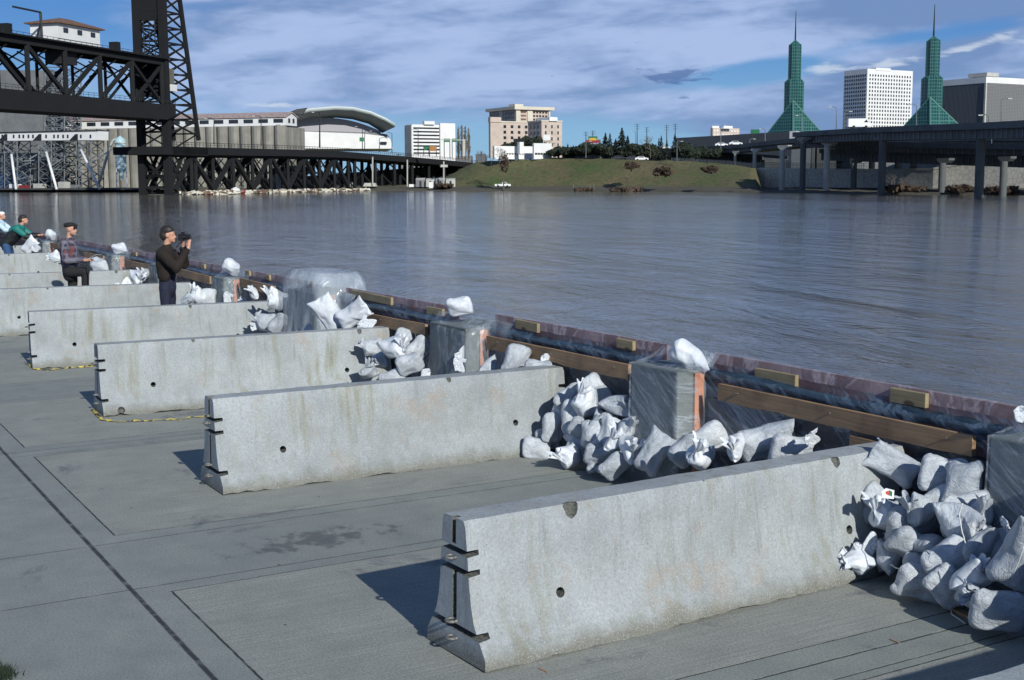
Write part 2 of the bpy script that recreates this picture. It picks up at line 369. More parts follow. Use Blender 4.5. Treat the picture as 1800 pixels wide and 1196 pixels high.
# ================================================================ near field materials
def concrete(name, base=(.335,.365,.385), stain=1., rnd=True, scale=1.):
    t = NT(name); co = t.co.outputs['Object']
    if rnd:
        oi = t.n('ShaderNodeObjectInfo'); v = t.n('ShaderNodeVectorMath', {0: co, 1: (0,0,0)}, operation='ADD')
        m = t.n('ShaderNodeVectorMath', {0: (7.3, 3.1, 1.7)}, operation='SCALE'); t.L.new(oi.outputs['Random'], m.inputs['Scale']); t.L.new(m.outputs[0], v.inputs[1])
        m2 = t.n('ShaderNodeVectorMath', {0: m.outputs[0]}, operation='SCALE'); m2.inputs['Scale'].default_value = 9; t.L.new(m2.outputs[0], v.inputs[1]); vec = v.outputs[0]
    else: vec = co
    big = t.noise(1.3*scale, 6, .6, vec); mid = t.noise(6*scale, 6, .65, vec); fine = t.noise(55, 4, .7, vec)
    c = t.mix(t.ramp(big, .32, .68), tuple(x*.70 for x in base), tuple(x*1.18 for x in base))
    c = t.mix(t.ramp(mid, .45, .75, 0, .45), c, tuple(x*1.3 for x in base))
    streak = t.noise(1, 5, .6, t.map((9, 9, .7), vec)); s2 = t.noise(1, 3, .6, t.map((1.2, 1.2, .35), vec))
    g = t.math('MULTIPLY', t.ramp(streak, .50, .72), t.ramp(s2, .42, .58), True)
    c = t.mix(t.math('MULTIPLY', g, .9*stain), c, (.20, .19, .10))
    s3 = t.math('MULTIPLY', t.ramp(t.noise(1, 4, .6, t.map((14, 14, .9), vec, loc=(3,1,2))), .58, .7), .45*stain)
    c = t.mix(s3, c, (.15, .16, .16))
    rust = t.math('MULTIPLY', t.ramp(t.noise(2.2, 4, .7, vec), .58, .70), .5*stain); c = t.mix(rust, c, (.33, .24, .16))
    z = t.n('ShaderNodeSeparateXYZ', {0: co}).outputs[2]
    low = t.math('MULTIPLY', t.ramp(t.math('ADD', z, t.math('MULTIPLY', t.math('SUBTRACT', mid, .5), .16)), .03, .14, 1, 0), .9*stain, True)
    c = t.mix(low, c, (.13, .125, .09))
    vo = t.n('ShaderNodeTexVoronoi', {'Vector': vec, 'Scale': 42.}); pit_ = t.ramp(vo.outputs['Distance'], .09, .17, 1, 0)
    pm = t.math('MULTIPLY', pit_, t.ramp(t.noise(9, 2, .5, vec), .5, .6))
    c = t.mix(t.math('MULTIPLY', pm, .75), c, (.10, .10, .10))
    h = t.math('SUBTRACT', t.math('ADD', t.math('MULTIPLY', fine, .5), t.math('MULTIPLY', mid, .7)), pm)
    c = t.mix(t.ramp(fine, .36, .64, 0, .55), c, tuple(x*.60 for x in base)); c = t.mix(t.ramp(t.noise(120, 2, .6, vec), .54, .68, 0, .4), c, tuple(x*1.5 for x in base))
    return t.fin(c, .88, t.bump(h, .55, .006))
M_conc = concrete('weathered_concrete')
M_chip = plain('broken_concrete', (.12,.125,.115), .95, .5, 60, bump=.8)
M_dark = plain('dark_recess', (.02,.02,.02), .9)
M_steel = plain('galvanised_steel', (.22,.22,.21), .6, .3, 12, .5)
M_post = concrete('pier_concrete', (.135,.16,.165), .6)
def wood(name, a, b, ax=0):
    t = NT(name); sc_ = [60, 60, 60]; sc_[ax] = 2.2
    g = t.noise(1, 6, .6, t.map(tuple(sc_)), .6); w = t.noise(3, 4, .6)
    c = t.mix(t.ramp(g, .3, .7), a, b); c = t.mix(t.ramp(w, .45, .75, 0, .6), c, tuple(x*.45 for x in a))
    k = t.n('ShaderNodeTexVoronoi', {'Vector': t.map((2.6, 6, 6)), 'Scale': 1.}); kn = t.ramp(k.outputs['Distance'], .10, .16, 1, 0)
    c = t.mix(t.math('MULTIPLY', kn, .85), c, (.07,.035,.02))
    return t.fin(c, .75, t.bump(g, .35, .004))
M_plank = wood('fir_plank', (.26,.155,.10), (.40,.26,.13))
M_block = wood('weathered_block', (.25,.20,.11), (.38,.31,.18))
M_ply = wood('red_plywood', (.16,.075,.09), (.24,.12,.095))
M_orange = wood('orange_board', (.50,.20,.11), (.62,.28,.16), 2)
def plastic(name, a0, a1, dirv=(1,1,1), rot=(0,0,0), col=(.62,.70,.80), sc_=1.):
    """clear polythene: see-through, with milky stretched folds and sharp glints, partly painted into the opacity"""
    t = NT(name); m = t.map(tuple(x*sc_ for x in dirv), t.n('ShaderNodeMapping', {0: t.co.outputs['Object'], 'Rotation': rot}).outputs[0])
    s1 = t.noise(1.6, 6, .62, m, .5); s2 = t.noise(4.5, 6, .7, m, .3); w = t.noise(2.2, 3, .5)
    r = t.n('ShaderNodeMath', {0: s2, 1: .5}, operation='SUBTRACT').outputs[0]; r = t.math('ABSOLUTE', r); ridge = t.ramp(r, 0, .045, 1, 0)
    r1 = t.math('ABSOLUTE', t.math('SUBTRACT', s1, .5)); ridge1 = t.ramp(r1, 0, .03, 1, 0)
    al = t.math('ADD', t.ramp(s1, .35, .7, a0, a1), t.math('MULTIPLY', t.math('ADD', ridge1, t.math('MULTIPLY', ridge, .30)), .24), True)  # fold ridges made more opaque to stand in for highlights
    h = t.math('ADD', t.math('MULTIPLY', s1, 1.), t.math('MULTIPLY', s2, .5))
    t.m.blend_method = 'HASHED' if hasattr(t.m, 'blend_method') else None
    return t.fin(col, t.ramp(w, .3, .7, .07, .22), t.bump(h, .6, .03), Alpha=al)
M_film = plastic('clear_polythene', .07, .20, (.5, .5, 4.5), (.0, -.6, .0), sc_=1.1)
M_film2 = plastic('clear_polythene_hood', .07, .26, (1.3, 1.3, .6), col=(.52,.60,.68))
M_filmb = plastic('clear_polythene_board', .06, .24, (.9, .9, .5), col=(.68,.60,.68), sc_=1.2)  # pinkish tint stands in for highlights on the film
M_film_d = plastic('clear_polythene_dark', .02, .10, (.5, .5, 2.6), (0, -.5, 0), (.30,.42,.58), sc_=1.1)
M_shroud = plastic('clear_polythene_shroud', .20, .46, (1.0, 1.0, .4), col=(.55,.63,.71))
def m_tube():
    t = NT('rolled_dark_polythene'); n = t.noise(1, 6, .65, t.map((2.5, 9, 9)), .8)
    return t.fin(t.mix(t.ramp(n, .35, .7), (.008,.016,.028), (.04,.075,.11)), .3, t.bump(n, .5, .03))
M_tube = m_tube()
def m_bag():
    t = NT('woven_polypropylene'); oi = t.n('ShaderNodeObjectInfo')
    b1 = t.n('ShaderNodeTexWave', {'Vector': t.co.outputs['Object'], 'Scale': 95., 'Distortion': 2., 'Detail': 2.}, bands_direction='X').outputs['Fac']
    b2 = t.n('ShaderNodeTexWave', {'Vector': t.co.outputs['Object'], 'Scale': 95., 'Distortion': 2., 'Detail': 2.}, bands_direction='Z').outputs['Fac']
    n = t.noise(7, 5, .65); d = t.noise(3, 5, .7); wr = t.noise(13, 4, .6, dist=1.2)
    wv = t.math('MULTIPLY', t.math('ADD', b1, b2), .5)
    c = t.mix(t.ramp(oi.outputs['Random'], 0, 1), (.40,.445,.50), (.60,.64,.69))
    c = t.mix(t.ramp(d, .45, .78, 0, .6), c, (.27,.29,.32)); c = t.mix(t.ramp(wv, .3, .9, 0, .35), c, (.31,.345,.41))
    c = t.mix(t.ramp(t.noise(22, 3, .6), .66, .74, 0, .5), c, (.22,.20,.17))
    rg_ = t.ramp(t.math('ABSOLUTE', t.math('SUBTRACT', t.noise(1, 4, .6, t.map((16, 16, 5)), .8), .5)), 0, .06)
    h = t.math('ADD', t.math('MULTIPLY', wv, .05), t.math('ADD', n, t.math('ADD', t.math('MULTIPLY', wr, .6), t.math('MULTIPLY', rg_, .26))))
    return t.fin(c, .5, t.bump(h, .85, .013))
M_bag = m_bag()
M_bagw = plain('white_and_sunlit_polypropylene', (.60,.64,.70), .45, .12, 8, bump=.35)  # whiter bag copy with sunlight put into its colour; also the white label
M_string = plain('cotton_string', (.7,.7,.66), .8)
# ================================================================ ground
def m_ground():
    t = NT('plaza_concrete'); co = t.co.outputs['Object']; xyz = t.n('ShaderNodeSeparateXYZ', {0: co}); x, y = xyz.outputs[0], xyz.outputs[1]
    big = t.noise(.45, 6, .6); mid = t.noise(2.5, 7, .65); fine = t.noise(70, 4, .7); grit = t.noise(160, 2, .6)
    broom = t.noise(1, 6, .7, t.map((38, 1.2, 1)), .3); broom2 = t.noise(1, 4, .7, t.map((120, 5, 1)))
    wob = t.math('MULTIPLY', t.math('SUBTRACT', t.noise(9, 3, .6), .5), .012)
    def line(v, p, w, d=1.):
        a = t.math('ABSOLUTE', t.math('SUBTRACT', t.math('ADD', v, wob), p)); return t.math('MULTIPLY', t.ramp(a, w*.45, w, 1, 0), d)
    def band(v, a, b, s=.006):
        return t.math('MULTIPLY', t.ramp(v, a-s, a+s), t.ramp(v, b-s, b+s, 1, 0))
    mx = lambda *a: a[0] if len(a) == 1 else t.math('MAXIMUM', a[0], mx(*a[1:]))
    # rough broomed bays: between the joint pairs, landward edge at y = 2.20
    per = 8.27; xm = t.math('MODULO', t.math('ADD', x, per*20+9.77), per)          # 0 at x = -9.77
    # bays: x from -9.77-3.27 .. -9.77 ; and -8.20 .. -5.30 (mod per)
    bay = t.math('MAXIMUM', band(xm, per-3.27, per+1), band(xm, 1.57, 4.48)); bay = t.math('MULTIPLY', bay, t.ramp(y, 2.195, 2.21))
    jl = [line(y, 1.98, .020), line(xm, .22, .009, .8), line(xm, 1.40, .009, .8), line(xm, 4.70, .010, .9), line(xm, 4.92, .008, .8)]
    e = t.math('MULTIPLY', t.ramp(y, 2.18, 2.20), 1.)
    eb = mx(line(xm, .01, .007), line(xm, 1.57, .007), line(xm, 4.48, .007), line(xm, per-3.27, .007)); eb = t.math('MULTIPLY', eb, e)
    ey = t.math('MULTIPLY', line(y, 2.20, .009), mx(band(xm, per-3.27, per+1), band(xm, 1.57, 4.48)))
    J = mx(*jl, eb, ey)
    brk = t.ramp(t.noise(5, 4, .7), .35, .5, .45, 1.); J = t.math('MULTIPLY', J, brk)
    c0 = t.mix(t.ramp(big, .3, .7), (.225,.25,.235), (.31,.335,.31)); c0 = t.mix(t.ramp(mid, .4, .75, 0, .6), c0, (.14,.165,.17))
    c1 = t.mix(t.ramp(mid, .3, .7), (.285,.298,.27), (.40,.41,.37)); c1 = t.mix(t.ramp(broom, .40, .62, .35, 0), c1, (.16,.17,.165))
    c = t.mix(bay, c0, c1)
    c = t.mix(t.ramp(t.noise(1, 5, .7, t.map((5, .9, 1))), .5, .75, 0, .22), c, (.38,.40,.38))
    c = t.mix(t.math('MULTIPLY', t.ramp(fine, .38, .62), .55), c, (.09,.105,.105)); c = t.mix(t.ramp(grit, .52, .66, 0, .5), c, (.42,.43,.41))
    st = t.noise(1.1, 7, .72, dist=.6); stain = t.math('MULTIPLY', t.ramp(st, .60, .68), .5); c = t.mix(stain, c, (.055,.058,.09))
    # the damp patch between the two nearest barriers
    px = t.math('DIVIDE', t.math('SUBTRACT', x, -8.85), .36); py = t.math('DIVIDE', t.math('SUBTRACT', y, 3.5), .95)
    dd = t.math('ADD', t.math('MULTIPLY', px, px), t.math('MULTIPLY', py, py))
    wet = t.ramp(t.math('SUBTRACT', t.math('MULTIPLY', t.math('SUBTRACT', t.noise(5, 6, .7), .5), 3.4), t.math('SUBTRACT', dd, .35)), .0, .3, 0, .6); c = t.mix(wet, c, (.055,.055,.055))
    spk = t.n('ShaderNodeTexVoronoi', {'Vector': co, 'Scale': 2.4}); c = t.mix(t.math('MULTIPLY', t.ramp(spk.outputs['Distance'], .02, .035, 1, 0), .9), c, (.02,.02,.02))
    c = t.mix(J, c, (.03,.034,.038))
    h = t.math('ADD', t.math('ADD', t.math('MULTIPLY', fine, .35), t.math('MULTIPLY', mid, .15)), t.math('MULTIPLY', bay, t.math('ADD', t.math('MULTIPLY', broom, .5), t.math('MULTIPLY', broom2, .5))))
    h = t.math('SUBTRACT', h, t.math('MULTIPLY', J, 2.5))
    return t.fin(c, t.ramp(wet, 0, 1, .9, .5), t.bump(h, .7, .008))
g = MB(); g.quad((-150, -60, 0), (30, -60, 0), (30, 7.3, 0), (-150, 7.3, 0)); g.quad((-150, 7.3, 0), (30, 7.3, 0), (30, 7.3, -4), (-150, 7.3, -4))
tag(g.build('plaza_pavement', m_ground(), fix=False), kind='structure')
# ================================================================ concrete barriers
BH, BL = .81, 3.6
PROF = [(.325, 0), (.322, .07), (.30, .10), (.25, .17), (.205, .24), (.178, .33), (.160, .44), (.147, .56), (.133, .68), (.124, .77), (.104, .81)]
def barrier_mesh(seed, chips=()):
    random.seed(seed); v = []; f = []; ny = 88
    prof = [(-a, z) for a, z in PROF]+[(0, .812)]+[(a, z) for a, z in PROF[::-1]]; n = len(prof)
    for j in range(ny+1):
        y = BL*j/ny
        for i, (x, z) in enumerate(prof):
            q = Vector((x*3+seed*7, y*2.2, z*4)); d = mnoise.noise(q)*.006+mnoise.noise(q*4)*.0025
            zz = z; xx = x+math.copysign(d, x) if x else x
            if z > .75: zz += mnoise.noise(Vector((y*5, x*9+seed, 2)))*.004
            if z < .05: zz = max(0, .006+mnoise.noise(Vector((y*3, x+seed, 5)))*.022+mnoise.noise(Vector((y*12, x+seed, 5)))*.012)
            v.append((xx, y, zz))
    for j in range(ny):
        for i in range(n-1):
            a = j*n+i; f.append((a, a+1, a+1+n, a+n))
    f += [tuple(range(n)), tuple(ny*n+i for i in range(n))[::-1]]
    for j in range(ny): f.append((j*n+n-1, j*n, (j+1)*n, (j+1)*n+n-1))
    me = bpy.data.meshes.new('barrier'); me.from_pydata(v, [], f)
    bm = bmesh.new(); bm.from_mesh(me); bmesh.ops.recalc_face_normals(bm, faces=bm.faces); bm.to_mesh(me); bm.free()
    ob = bpy.data.objects.new('tmp', me); COL.objects.link(ob)
    c = MB()
    for e, s in ((0, 1), (BL, -1)):
        for z, h in ((.625, .040), (.515, .040), (.175, .042)):
            pts = []
            for k, dz in enumerate((0, .006, .0, -.004)): pts.append(dz)
            c.prism([(-.5, e-.03*s, z-h/2), (-.5, e+.075*s, z-h*.25), (-.5, e+.075*s, z+h*.5), (-.5, e-.03*s, z+h/2)], (1, 0, 0))
        for z0, z1 in ((.66, .9), (.20, .50)): 
            c.prism([(-.030, e-.03*s, z0), (.018, e-.03*s, z0), (.026, e-.03*s, z1), (-.020, e-.03*s, z1)], (0, .066*s, 0))
    for y in (.60, BL-.60): c.tube([(-.5, y, .315), (.5, y, .315)], .030, 14)
    for (x, y, z, r) in chips:
        b0 = len(c.v); c.lathe([(0.0005, -r*1.3), (r*.62, -r*.9), (r, 0), (r*.55, r*.7), (0.0005, r)], (x, y, z), 7, y*3)
    cm = c.build('cut', M_chip)
    md = ob.modifiers.new('b', 'BOOLEAN'); md.operation = 'DIFFERENCE'; md.object = cm; md.solver = 'EXACT'; md.use_self = True
    ob.data.materials.append(M_conc); 
    try: md.material_mode = 'TRANSFER'
    except Exception: pass
    r = evalmesh(ob); 
    if len(r.polygons) < 500: r = me.copy()
    if len(r.materials) == 0: r.materials.append(M_conc)
    if not chips:
        r.polygons.foreach_set('material_index', [0]*len(r.polygons))
    bpy.data.objects.remove(ob); bpy.data.objects.remove(cm)
    r.shade_smooth()
    bm = bmesh.new(); bm.from_mesh(r)
    for e in bm.edges:
        if len(e.link_faces) == 2 and e.calc_face_angle(0) > math.radians(38): e.smooth = False
    bm.to_mesh(r); bm.free()
    return r
def torus(R, r, c, ax='z', n=14, m=6):
    b = MB(); pts = []
    for i in range(n+1):
        a = 2*PI*i/n; p = (R*math.cos(a), R*math.sin(a), 0) if ax == 'z' else (R*math.cos(a), 0, R*math.sin(a)); pts.append(tuple(p[k]+c[k] for k in range(3)))
    b.tube(pts, r, m); return b
bar_a = barrier_mesh(1, [(.125, .72, .80, .062), (.125, 2.92, .80, .045), (.11, 1.75, .815, .012)]); bar_b = barrier_mesh(2, [(-.11, .3, .82, .03), (.12, 2.3, .80, .03)]); bar_c = barrier_mesh(3, [(.12, 1.1, .81, .028), (.31, .2, .06, .05), (.13, 3.2, .80, .04)])
BARS = [  # centre x, near end y, turn, mesh, label
 (-3.02, 3.28, 0, bar_b, 'concrete barrier at the lower right corner with only its pale top in frame'),
 (-6.21, 3.26, .045, bar_a, 'nearest grey concrete barrier with a chip broken out of its top edge'),
 (-10.86, 3.30, .0, bar_b, 'second grey concrete barrier with green stains above its drain hole'),
 (-15.17, 3.30, -.055, bar_c, 'third grey concrete barrier with olive streaks at its near end and yellow tape below'),
 (-19.55, 3.32, -.10, bar_b, 'fourth grey concrete barrier in front of the man taking photographs'),
 (-24.0, 3.3, -.12, bar_c, 'concrete barrier behind the man taking photographs, in front of the plaid-shirted man'),
 (-27.95, 3.3, -.10, bar_c, 'concrete barrier just behind the plaid-shirted man'),
 (-35.5, 3.3, 0, bar_b, 'far concrete barrier near the man in teal and black'),
 (-40.0, 3.3, 0, bar_c, 'farthest concrete barrier at the left edge')]
bars = []
for i, (x, y, a, me, lab) in enumerate(BARS):
    r = empty('concrete_barrier', (x, y, 0), lab, 'barrier', 'concrete road barriers set at right angles to the flood wall'); r.rotation_euler.z = a
    b = bpy.data.objects.new('barrier_body', me); COL.objects.link(b); b.parent = r
    if i == 0:
        rings = [torus(.034, .009, (-.004, -.018, z)).build('lifting_loop', M_steel, None, True) for z in (.585, .215, .115)]
        for q in rings: q.parent = r; q['_o'] = (0,0,0)
    else:
        for q in rings: c = q.copy(); COL.objects.link(c); c.parent = r
    bars.append(r)
# yellow caution tape trodden flat under the third and fourth barriers
def m_tape():
    t = NT('yellow_tape'); w = t.n('ShaderNodeTexWave', {'Vector': t.map((1, 1, 1)), 'Scale': 2.3, 'Distortion': 14., 'Detail': 4.}, bands_direction='Y').outputs['Fac']
    return t.fin(t.mix(t.ramp(w, .2, .3), (.03,.03,.02), (.62,.50,.09)), .5)
MT = m_tape()
def tape(pts, lab):
    random.seed(len(pts)); b = MB(); P = [onz(*p) for p in pts]; pr = None; Q = []
    for i in range(len(P)-1):
        for k in range(10): Q.append(P[i].lerp(P[i+1], k/10))
    Q.append(P[-1]); L = []
    for i, p in enumerate(Q):
        d = (Q[min(i+1, len(Q)-1)]-Q[max(i-1, 0)]).normalized(); s = Vector((-d.y, d.x, 0)); w = .012+.012*random.random(); z = .004+.020*random.random()
        L.append((p+s*w+Vector((0,0,z)), p-s*w+Vector((0,0,.004+.018*random.random()))))
    for i in range(len(L)-1): b.add([L[i][0], L[i][1], L[i+1][1], L[i+1][0]], [(0,1,2,3)])
    o = b.build('caution_tape', MT, fix=False, loc=Q[0]); md = o.modifiers.new('s', 'SOLIDIFY'); md.thickness = .002
    tag(o, lab, 'tape', 'yellow caution tapes on the pavement')
tape([(163,722),(180,740),(210,743),(260,741),(310,739),(368,732)], 'yellow and black caution tape lying along the foot of the third barrier')
tape([(50,641),(60,650),(85,652),(110,649),(163,645)], 'yellow caution tape lying along the foot of the fourth barrier')
# ================================================================ flood wall
YP, YK, YB = 6.70, 6.93, 7.08       # pier front, plank face, board face
ZT = 1.185
w = MB(); w.box((-75, 7.00, 0), (3, 7.29, .80))
tag(w.build('flood_wall', plain('dark_flood_wall', (.035,.032,.035), .7, .4, 3)), 'dark low parapet wall running along the river edge behind the planks', 'wall')
def zy(px, py, Y): return ony(px, py, Y)
PIERS = [ # left px, right px of the front face top edge, py, label, plastic
 (1742, 1862, 752, 'grey concrete pier at the right edge of the picture'),
 (1110, 1191, 641, 'grey concrete pier between the two nearest barriers'),
 (755, 818, 558, 'grey concrete pier behind the far end of the second barrier'),
 (506, 556, 520, 'wide grey concrete pier under the tall plastic shroud'),
 (371, 393, 483, 'grey concrete pier just right of the man taking photographs'),
 (264, 282, 463, 'grey concrete pier just left of the man taking photographs'),
 (183, 192, 441, 'grey concrete pier just right of the plaid-shirted man'),
 (66, 75, 417, 'far grey concrete pier to the left of the plaid-shirted man')]
px_info = []
for i, (a, b, py, lab) in enumerate(PIERS):
    xa = ony(a, py, YP).x; xb = ony(b, py, YP).x if i not in (0,) else xa+.70
    if i >= 4: xb = xa+.66
    if i == 5: xa, xb = xa-.1, xa+.56
    zt = 1.045 if i != 3 else 1.10
    r = empty('concrete_pier', ((xa+xb)/2, YP, 0), lab, 'pier', 'concrete piers of the flood wall'); m = MB()
    m.box((xa, YP, 0), (xb, 7.34, zt)); o = m.build('pier_body', M_post, r)
    md = o.modifiers.new('b', 'BEVEL'); md.width = .012; md.segments = 2
    m = MB(); m.box((xb+.003, YP+.17, 0), (xb+.028, YP+.27, zt-.02)); m.build('side_board', M_orange, r)
    px_info.append((xa, xb, zt))
bays = []; 
for i in range(len(px_info)-1): bays.append((px_info[i+1][1]+.03, px_info[i][0]))
bays.append((-70, px_info[-1][0])); 
where = ['between the right-edge pier and the nearest full pier', 'behind the far end of the second barrier', 'between the shrouded pier and the second-barrier pier', 'just left of the plastic shroud', 'behind the man taking photographs', 'to the left of the man taking photographs', 'behind the plaid-shirted man', 'at the far left end of the wall']
random.seed(5)
for i, (a, b) in enumerate(bays):
    m = MB(); n = max(2, int((b-a)/.25)); 
    x0, x1 = a-.02, b+.02
    m.box((x0, YB, .78), (x1, YB+.02, ZT)); o = m.build('plywood_board', M_ply, loc=(a, YB, .8))
    tag(o, 'reddish plywood board standing on the wall %s' % where[i], 'board', 'plywood boards on top of the flood wall')
    m = MB(); N = int((b-a)/.10); pts = [(a+(b-a)*k/N, YB-.045+.008*math.sin(k*1.3+i), 1.005+.012*math.sin(k*.31+i)+random.uniform(-.005, .005)) for k in range(N+1)]
    m.tube(pts, [.045+random.uniform(-.006, .008) for _ in pts], 10); o = m.build('rolled_plastic', M_tube, smooth=True, loc=pts[0])
    tag(o, 'dark rolled polythene tucked under the board %s' % where[i], 'plastic roll', 'rolled polythene along the flood wall')
def bayfilm(i, a, b):
    N = max(8, int((b-a)/.045)); rows = [(YB+.035, 1.10), (YB+.026, ZT+.006), (YB+.01, ZT+.012), (YB-.006, ZT), (YB-.010, 1.10), (YB-.03, 1.062), (YB-.095, 1.03), (YB-.10, .98), (YB-.10, .93), (YB-.11, .80), (YB-.12, .6), (YB-.13, .38), (YB-.15, .12)]
    m = MB(); vs = []
    for k in range(N+1):
        x = a+(b-a)*k/N
        for j, (y, z) in enumerate(rows):
            q = Vector((x*3.2, j*.8, i*5)); d = abs(mnoise.noise(q))*.035+abs(mnoise.noise(q*2.7))*.014
            vs.append((x, y-d*(1 if j > 3 else .25), z+mnoise.noise(q+Vector((4,4,4)))*.008))
    R = len(rows); fs = [(k*R+j, k*R+j+1, (k+1)*R+j+1, (k+1)*R+j) for k in range(N) for j in range(R-1)]
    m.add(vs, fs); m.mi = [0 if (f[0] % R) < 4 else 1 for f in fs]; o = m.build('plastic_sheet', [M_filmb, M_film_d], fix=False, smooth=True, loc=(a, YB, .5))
    tag(o, 'clear plastic sheeting draped over the board %s' % where[i], 'plastic sheet', 'plastic sheets draped over the flood wall')
for i, (a, b) in enumerate(bays[:7]): bayfilm(i, a, b)
# planks
def plank(p0, p1, lab, h=.145, below=False, Y=YK):
    A = ony(*p0, Y); B = ony(*p1, Y); d = B-A; N = 40; m = MB(); vs = []; random.seed(int(p0[0]))
    for k in range(N+1):
        c = A.lerp(B, k/N); e = .003*mnoise.noise(Vector((k*.7, A.x, 0))) - (.022*max(0, mnoise.noise(Vector((k*.22, A.x, 7)))) if not below else 0)
        for y, z in ((Y-.038, 0), (Y, 0), (Y, -h-e), (Y-.038, -h-e)): vs.append((c.x, y-.0, c.z+z+mnoise.noise(Vector((k*.15, 1, A.x)))*.003))
    fs = [(0,1,2,3), (N*4+3, N*4+2, N*4+1, N*4)]+[(k*4+j, k*4+4+j, k*4+4+(j+1) % 4, k*4+(j+1) % 4) for k in range(N) for j in range(4)]
    r = empty('timber_plank', A, lab, 'plank', 'timber planks nailed along the flood wall')
    m.add(vs, fs); m.build('board', M_plank, r)
    if not below:
        n = MB()
        for t in (.09, .10, .5, .92): c = A.lerp(B, t); n.tube([(c.x, Y-.03, c.z-.05), (c.x+.004, Y-.052, c.z-.045)], .006, 6)
        n.build('nail', M_steel, r)
plank((1268,674), (1716,766), 'long timber plank in front of the wall at the right of the picture')
plank((860,590), (1110,641), 'timber plank between the two piers nearest the second barrier')
plank((606,543), (752,570), 'timber plank between the shrouded pier and the next pier')
plank((425,489), (485,503), 'short stretch of timber plank left of the plastic shroud')
plank((308,470), (372,486), 'timber plank right behind the man taking photographs')
plank((222,457), (268,466), 'timber plank left of the man taking photographs')
plank((150,443), (184,450), 'timber plank right of the plaid-shirted man', .13)
plank((78,424), (108,430), 'timber plank left of the plaid-shirted man', .13)
plank((40,415), (66,420), 'far timber plank beside the man in teal', .12)
plank((1500,765), (1590,787), 'short brown offcut plank below the long plank', .10, True, YK-.01)
BL_ = [((1325,643),(1397,656),.10), ((1563,677),(1626,688),.105), ((1082,591),(1111,597),.09), ((904,558),(943,566),.10), ((615,507),(686,521),.10), ((748,536),(776,541),.09), ((430,473),(437,475),.09), ((466,480),(472,482),.09), ((320,456),(326,457),.09), ((352,462),(358,463),.09), ((232,441),(238,442),.09)]
bl = ['pale wood block under the right end of the board, left of the knotty block', 'pale wood block nailed near the right edge', 'pale wood block just left of the pier sandbag', 'pale wood block with a dark scorched end behind the second barrier', 'long wood block right of the plastic shroud', 'small wood block left of the second-barrier pier', 'small upright block left of the plastic shroud, first', 'small upright block nearest the plastic shroud', 'small block just right of the man taking photographs', 'second small block right of the man taking photographs', 'small block left of the man taking photographs']
for ((p, q, h), lab) in zip(BL_, bl):
    A = ony(*p, YB-.05)-Vector((0,0,.02)); B = ony(*q, YB-.05)-Vector((0,0,.02)); m = MB(); zt = (A.z+B.z)/2
    m.add([(A.x, YB-.042, A.z), (B.x, YB-.042, B.z), (B.x, YB-.003, B.z), (A.x, YB-.003, A.z), (A.x, YB-.042, A.z-h), (B.x, YB-.042, B.z-h), (B.x, YB-.003, B.z-h), (A.x, YB-.003, A.z-h)], [(0,1,2,3),(7,6,5,4),(0,4,5,1),(1,5,6,2),(2,6,7,3),(3,7,4,0)])
    o = m.build('wood_block', M_block, loc=A); md = o.modifiers.new('b', 'BEVEL'); md.width = .004; tag(o, lab, 'wood block', 'wood blocks nailed to the board')
# plastic over the piers
def pier_film(i, lab, right=.75, zl=.28, zr=.42, up=.0, mat=None, wob=.012, left=.12):
    xa, xb, zt = px_info[i]; zt += .008+up
    path = [(xa-left, YB-.11), (xa-.012, YP+.12), (xa-.012, YP-.012), ((xa+xb)/2, YP-.02), (xb+.012, YP-.012), (xb+.040, YP+.20), (xb+.20, YK-.03), (xb+right, YK+.02)]
    pts = []
    for k in range(len(path)-1):
        n = 7
        for s in range(n): t = s/n; pts.append((path[k][0]*(1-t)+path[k+1][0]*t, path[k][1]*(1-t)+path[k+1][1]*t, (k+t)/(len(path)-1)))
    pts.append((*path[-1], 1.)); R = 16; vs = []
    for (x, y, u) in pts:
        top = zt if u < .63 else zt-(u-.63)*.50
        bot = zl+.05*math.sin(u*9+i)-.10*math.sin(u*PI) if u < .6 else zr+(u-.6)*.35
        for j in range(R+1):
            v = j/R; z = top*(1-v)+bot*v; q = Vector((x*4, y*4+u*3, z*2.5+i*3)); d = mnoise.noise(q)*wob+abs(mnoise.noise(q*2.3))*wob*.8
            out = v*v*.03
            vs.append((x-(out if u < .3 else 0)+(d if u > .5 else -d*.3), y-abs(d)-out*(1 if u < .65 else 0), z))
    N = len(pts); fs = [(k*(R+1)+j, (k+1)*(R+1)+j, (k+1)*(R+1)+j+1, k*(R+1)+j+1) for k in range(N-1) for j in range(R)]
    # the part lying over the pier top and back to the board
    b = len(vs); T = 8; idx = list(range(7, 7*5+4)); 
    for kk in idx:
        x, y, u = pts[kk]; y1 = YB+.0
        for j in range(1, T+1):
            v = j/T; yy = y+(y1-y)*v; zz = zt+v*v*(ZT-zt)*(1.0 if i != 3 else .6)+mnoise.noise(Vector((x*6, yy*6, i)))*.012+.004
            vs.append((x+(.0)*v, yy, zz))
    for a in range(len(idx)-1):
        fs.append((idx[a]*(R+1), idx[a+1]*(R+1), b+(a+1)*T, b+a*T))
        for j in range(T-1): fs.append((b+a*T+j, b+(a+1)*T+j, b+(a+1)*T+j+1, b+a*T+j+1))
    m = MB(); m.add(vs, fs); o = m.build('pier_wrap', mat or M_film, fix=False, smooth=True, loc=(xa, YP, .5))
    tag(o, lab, 'plastic sheet', 'plastic sheets wrapped over the piers')
pier_film(0, 'clear plastic wrapped over the pier at the right edge', .2, .1)
pier_film(1, 'clear streaky plastic wrapped over the pier between the two nearest barriers', 1.05, .12, .30)
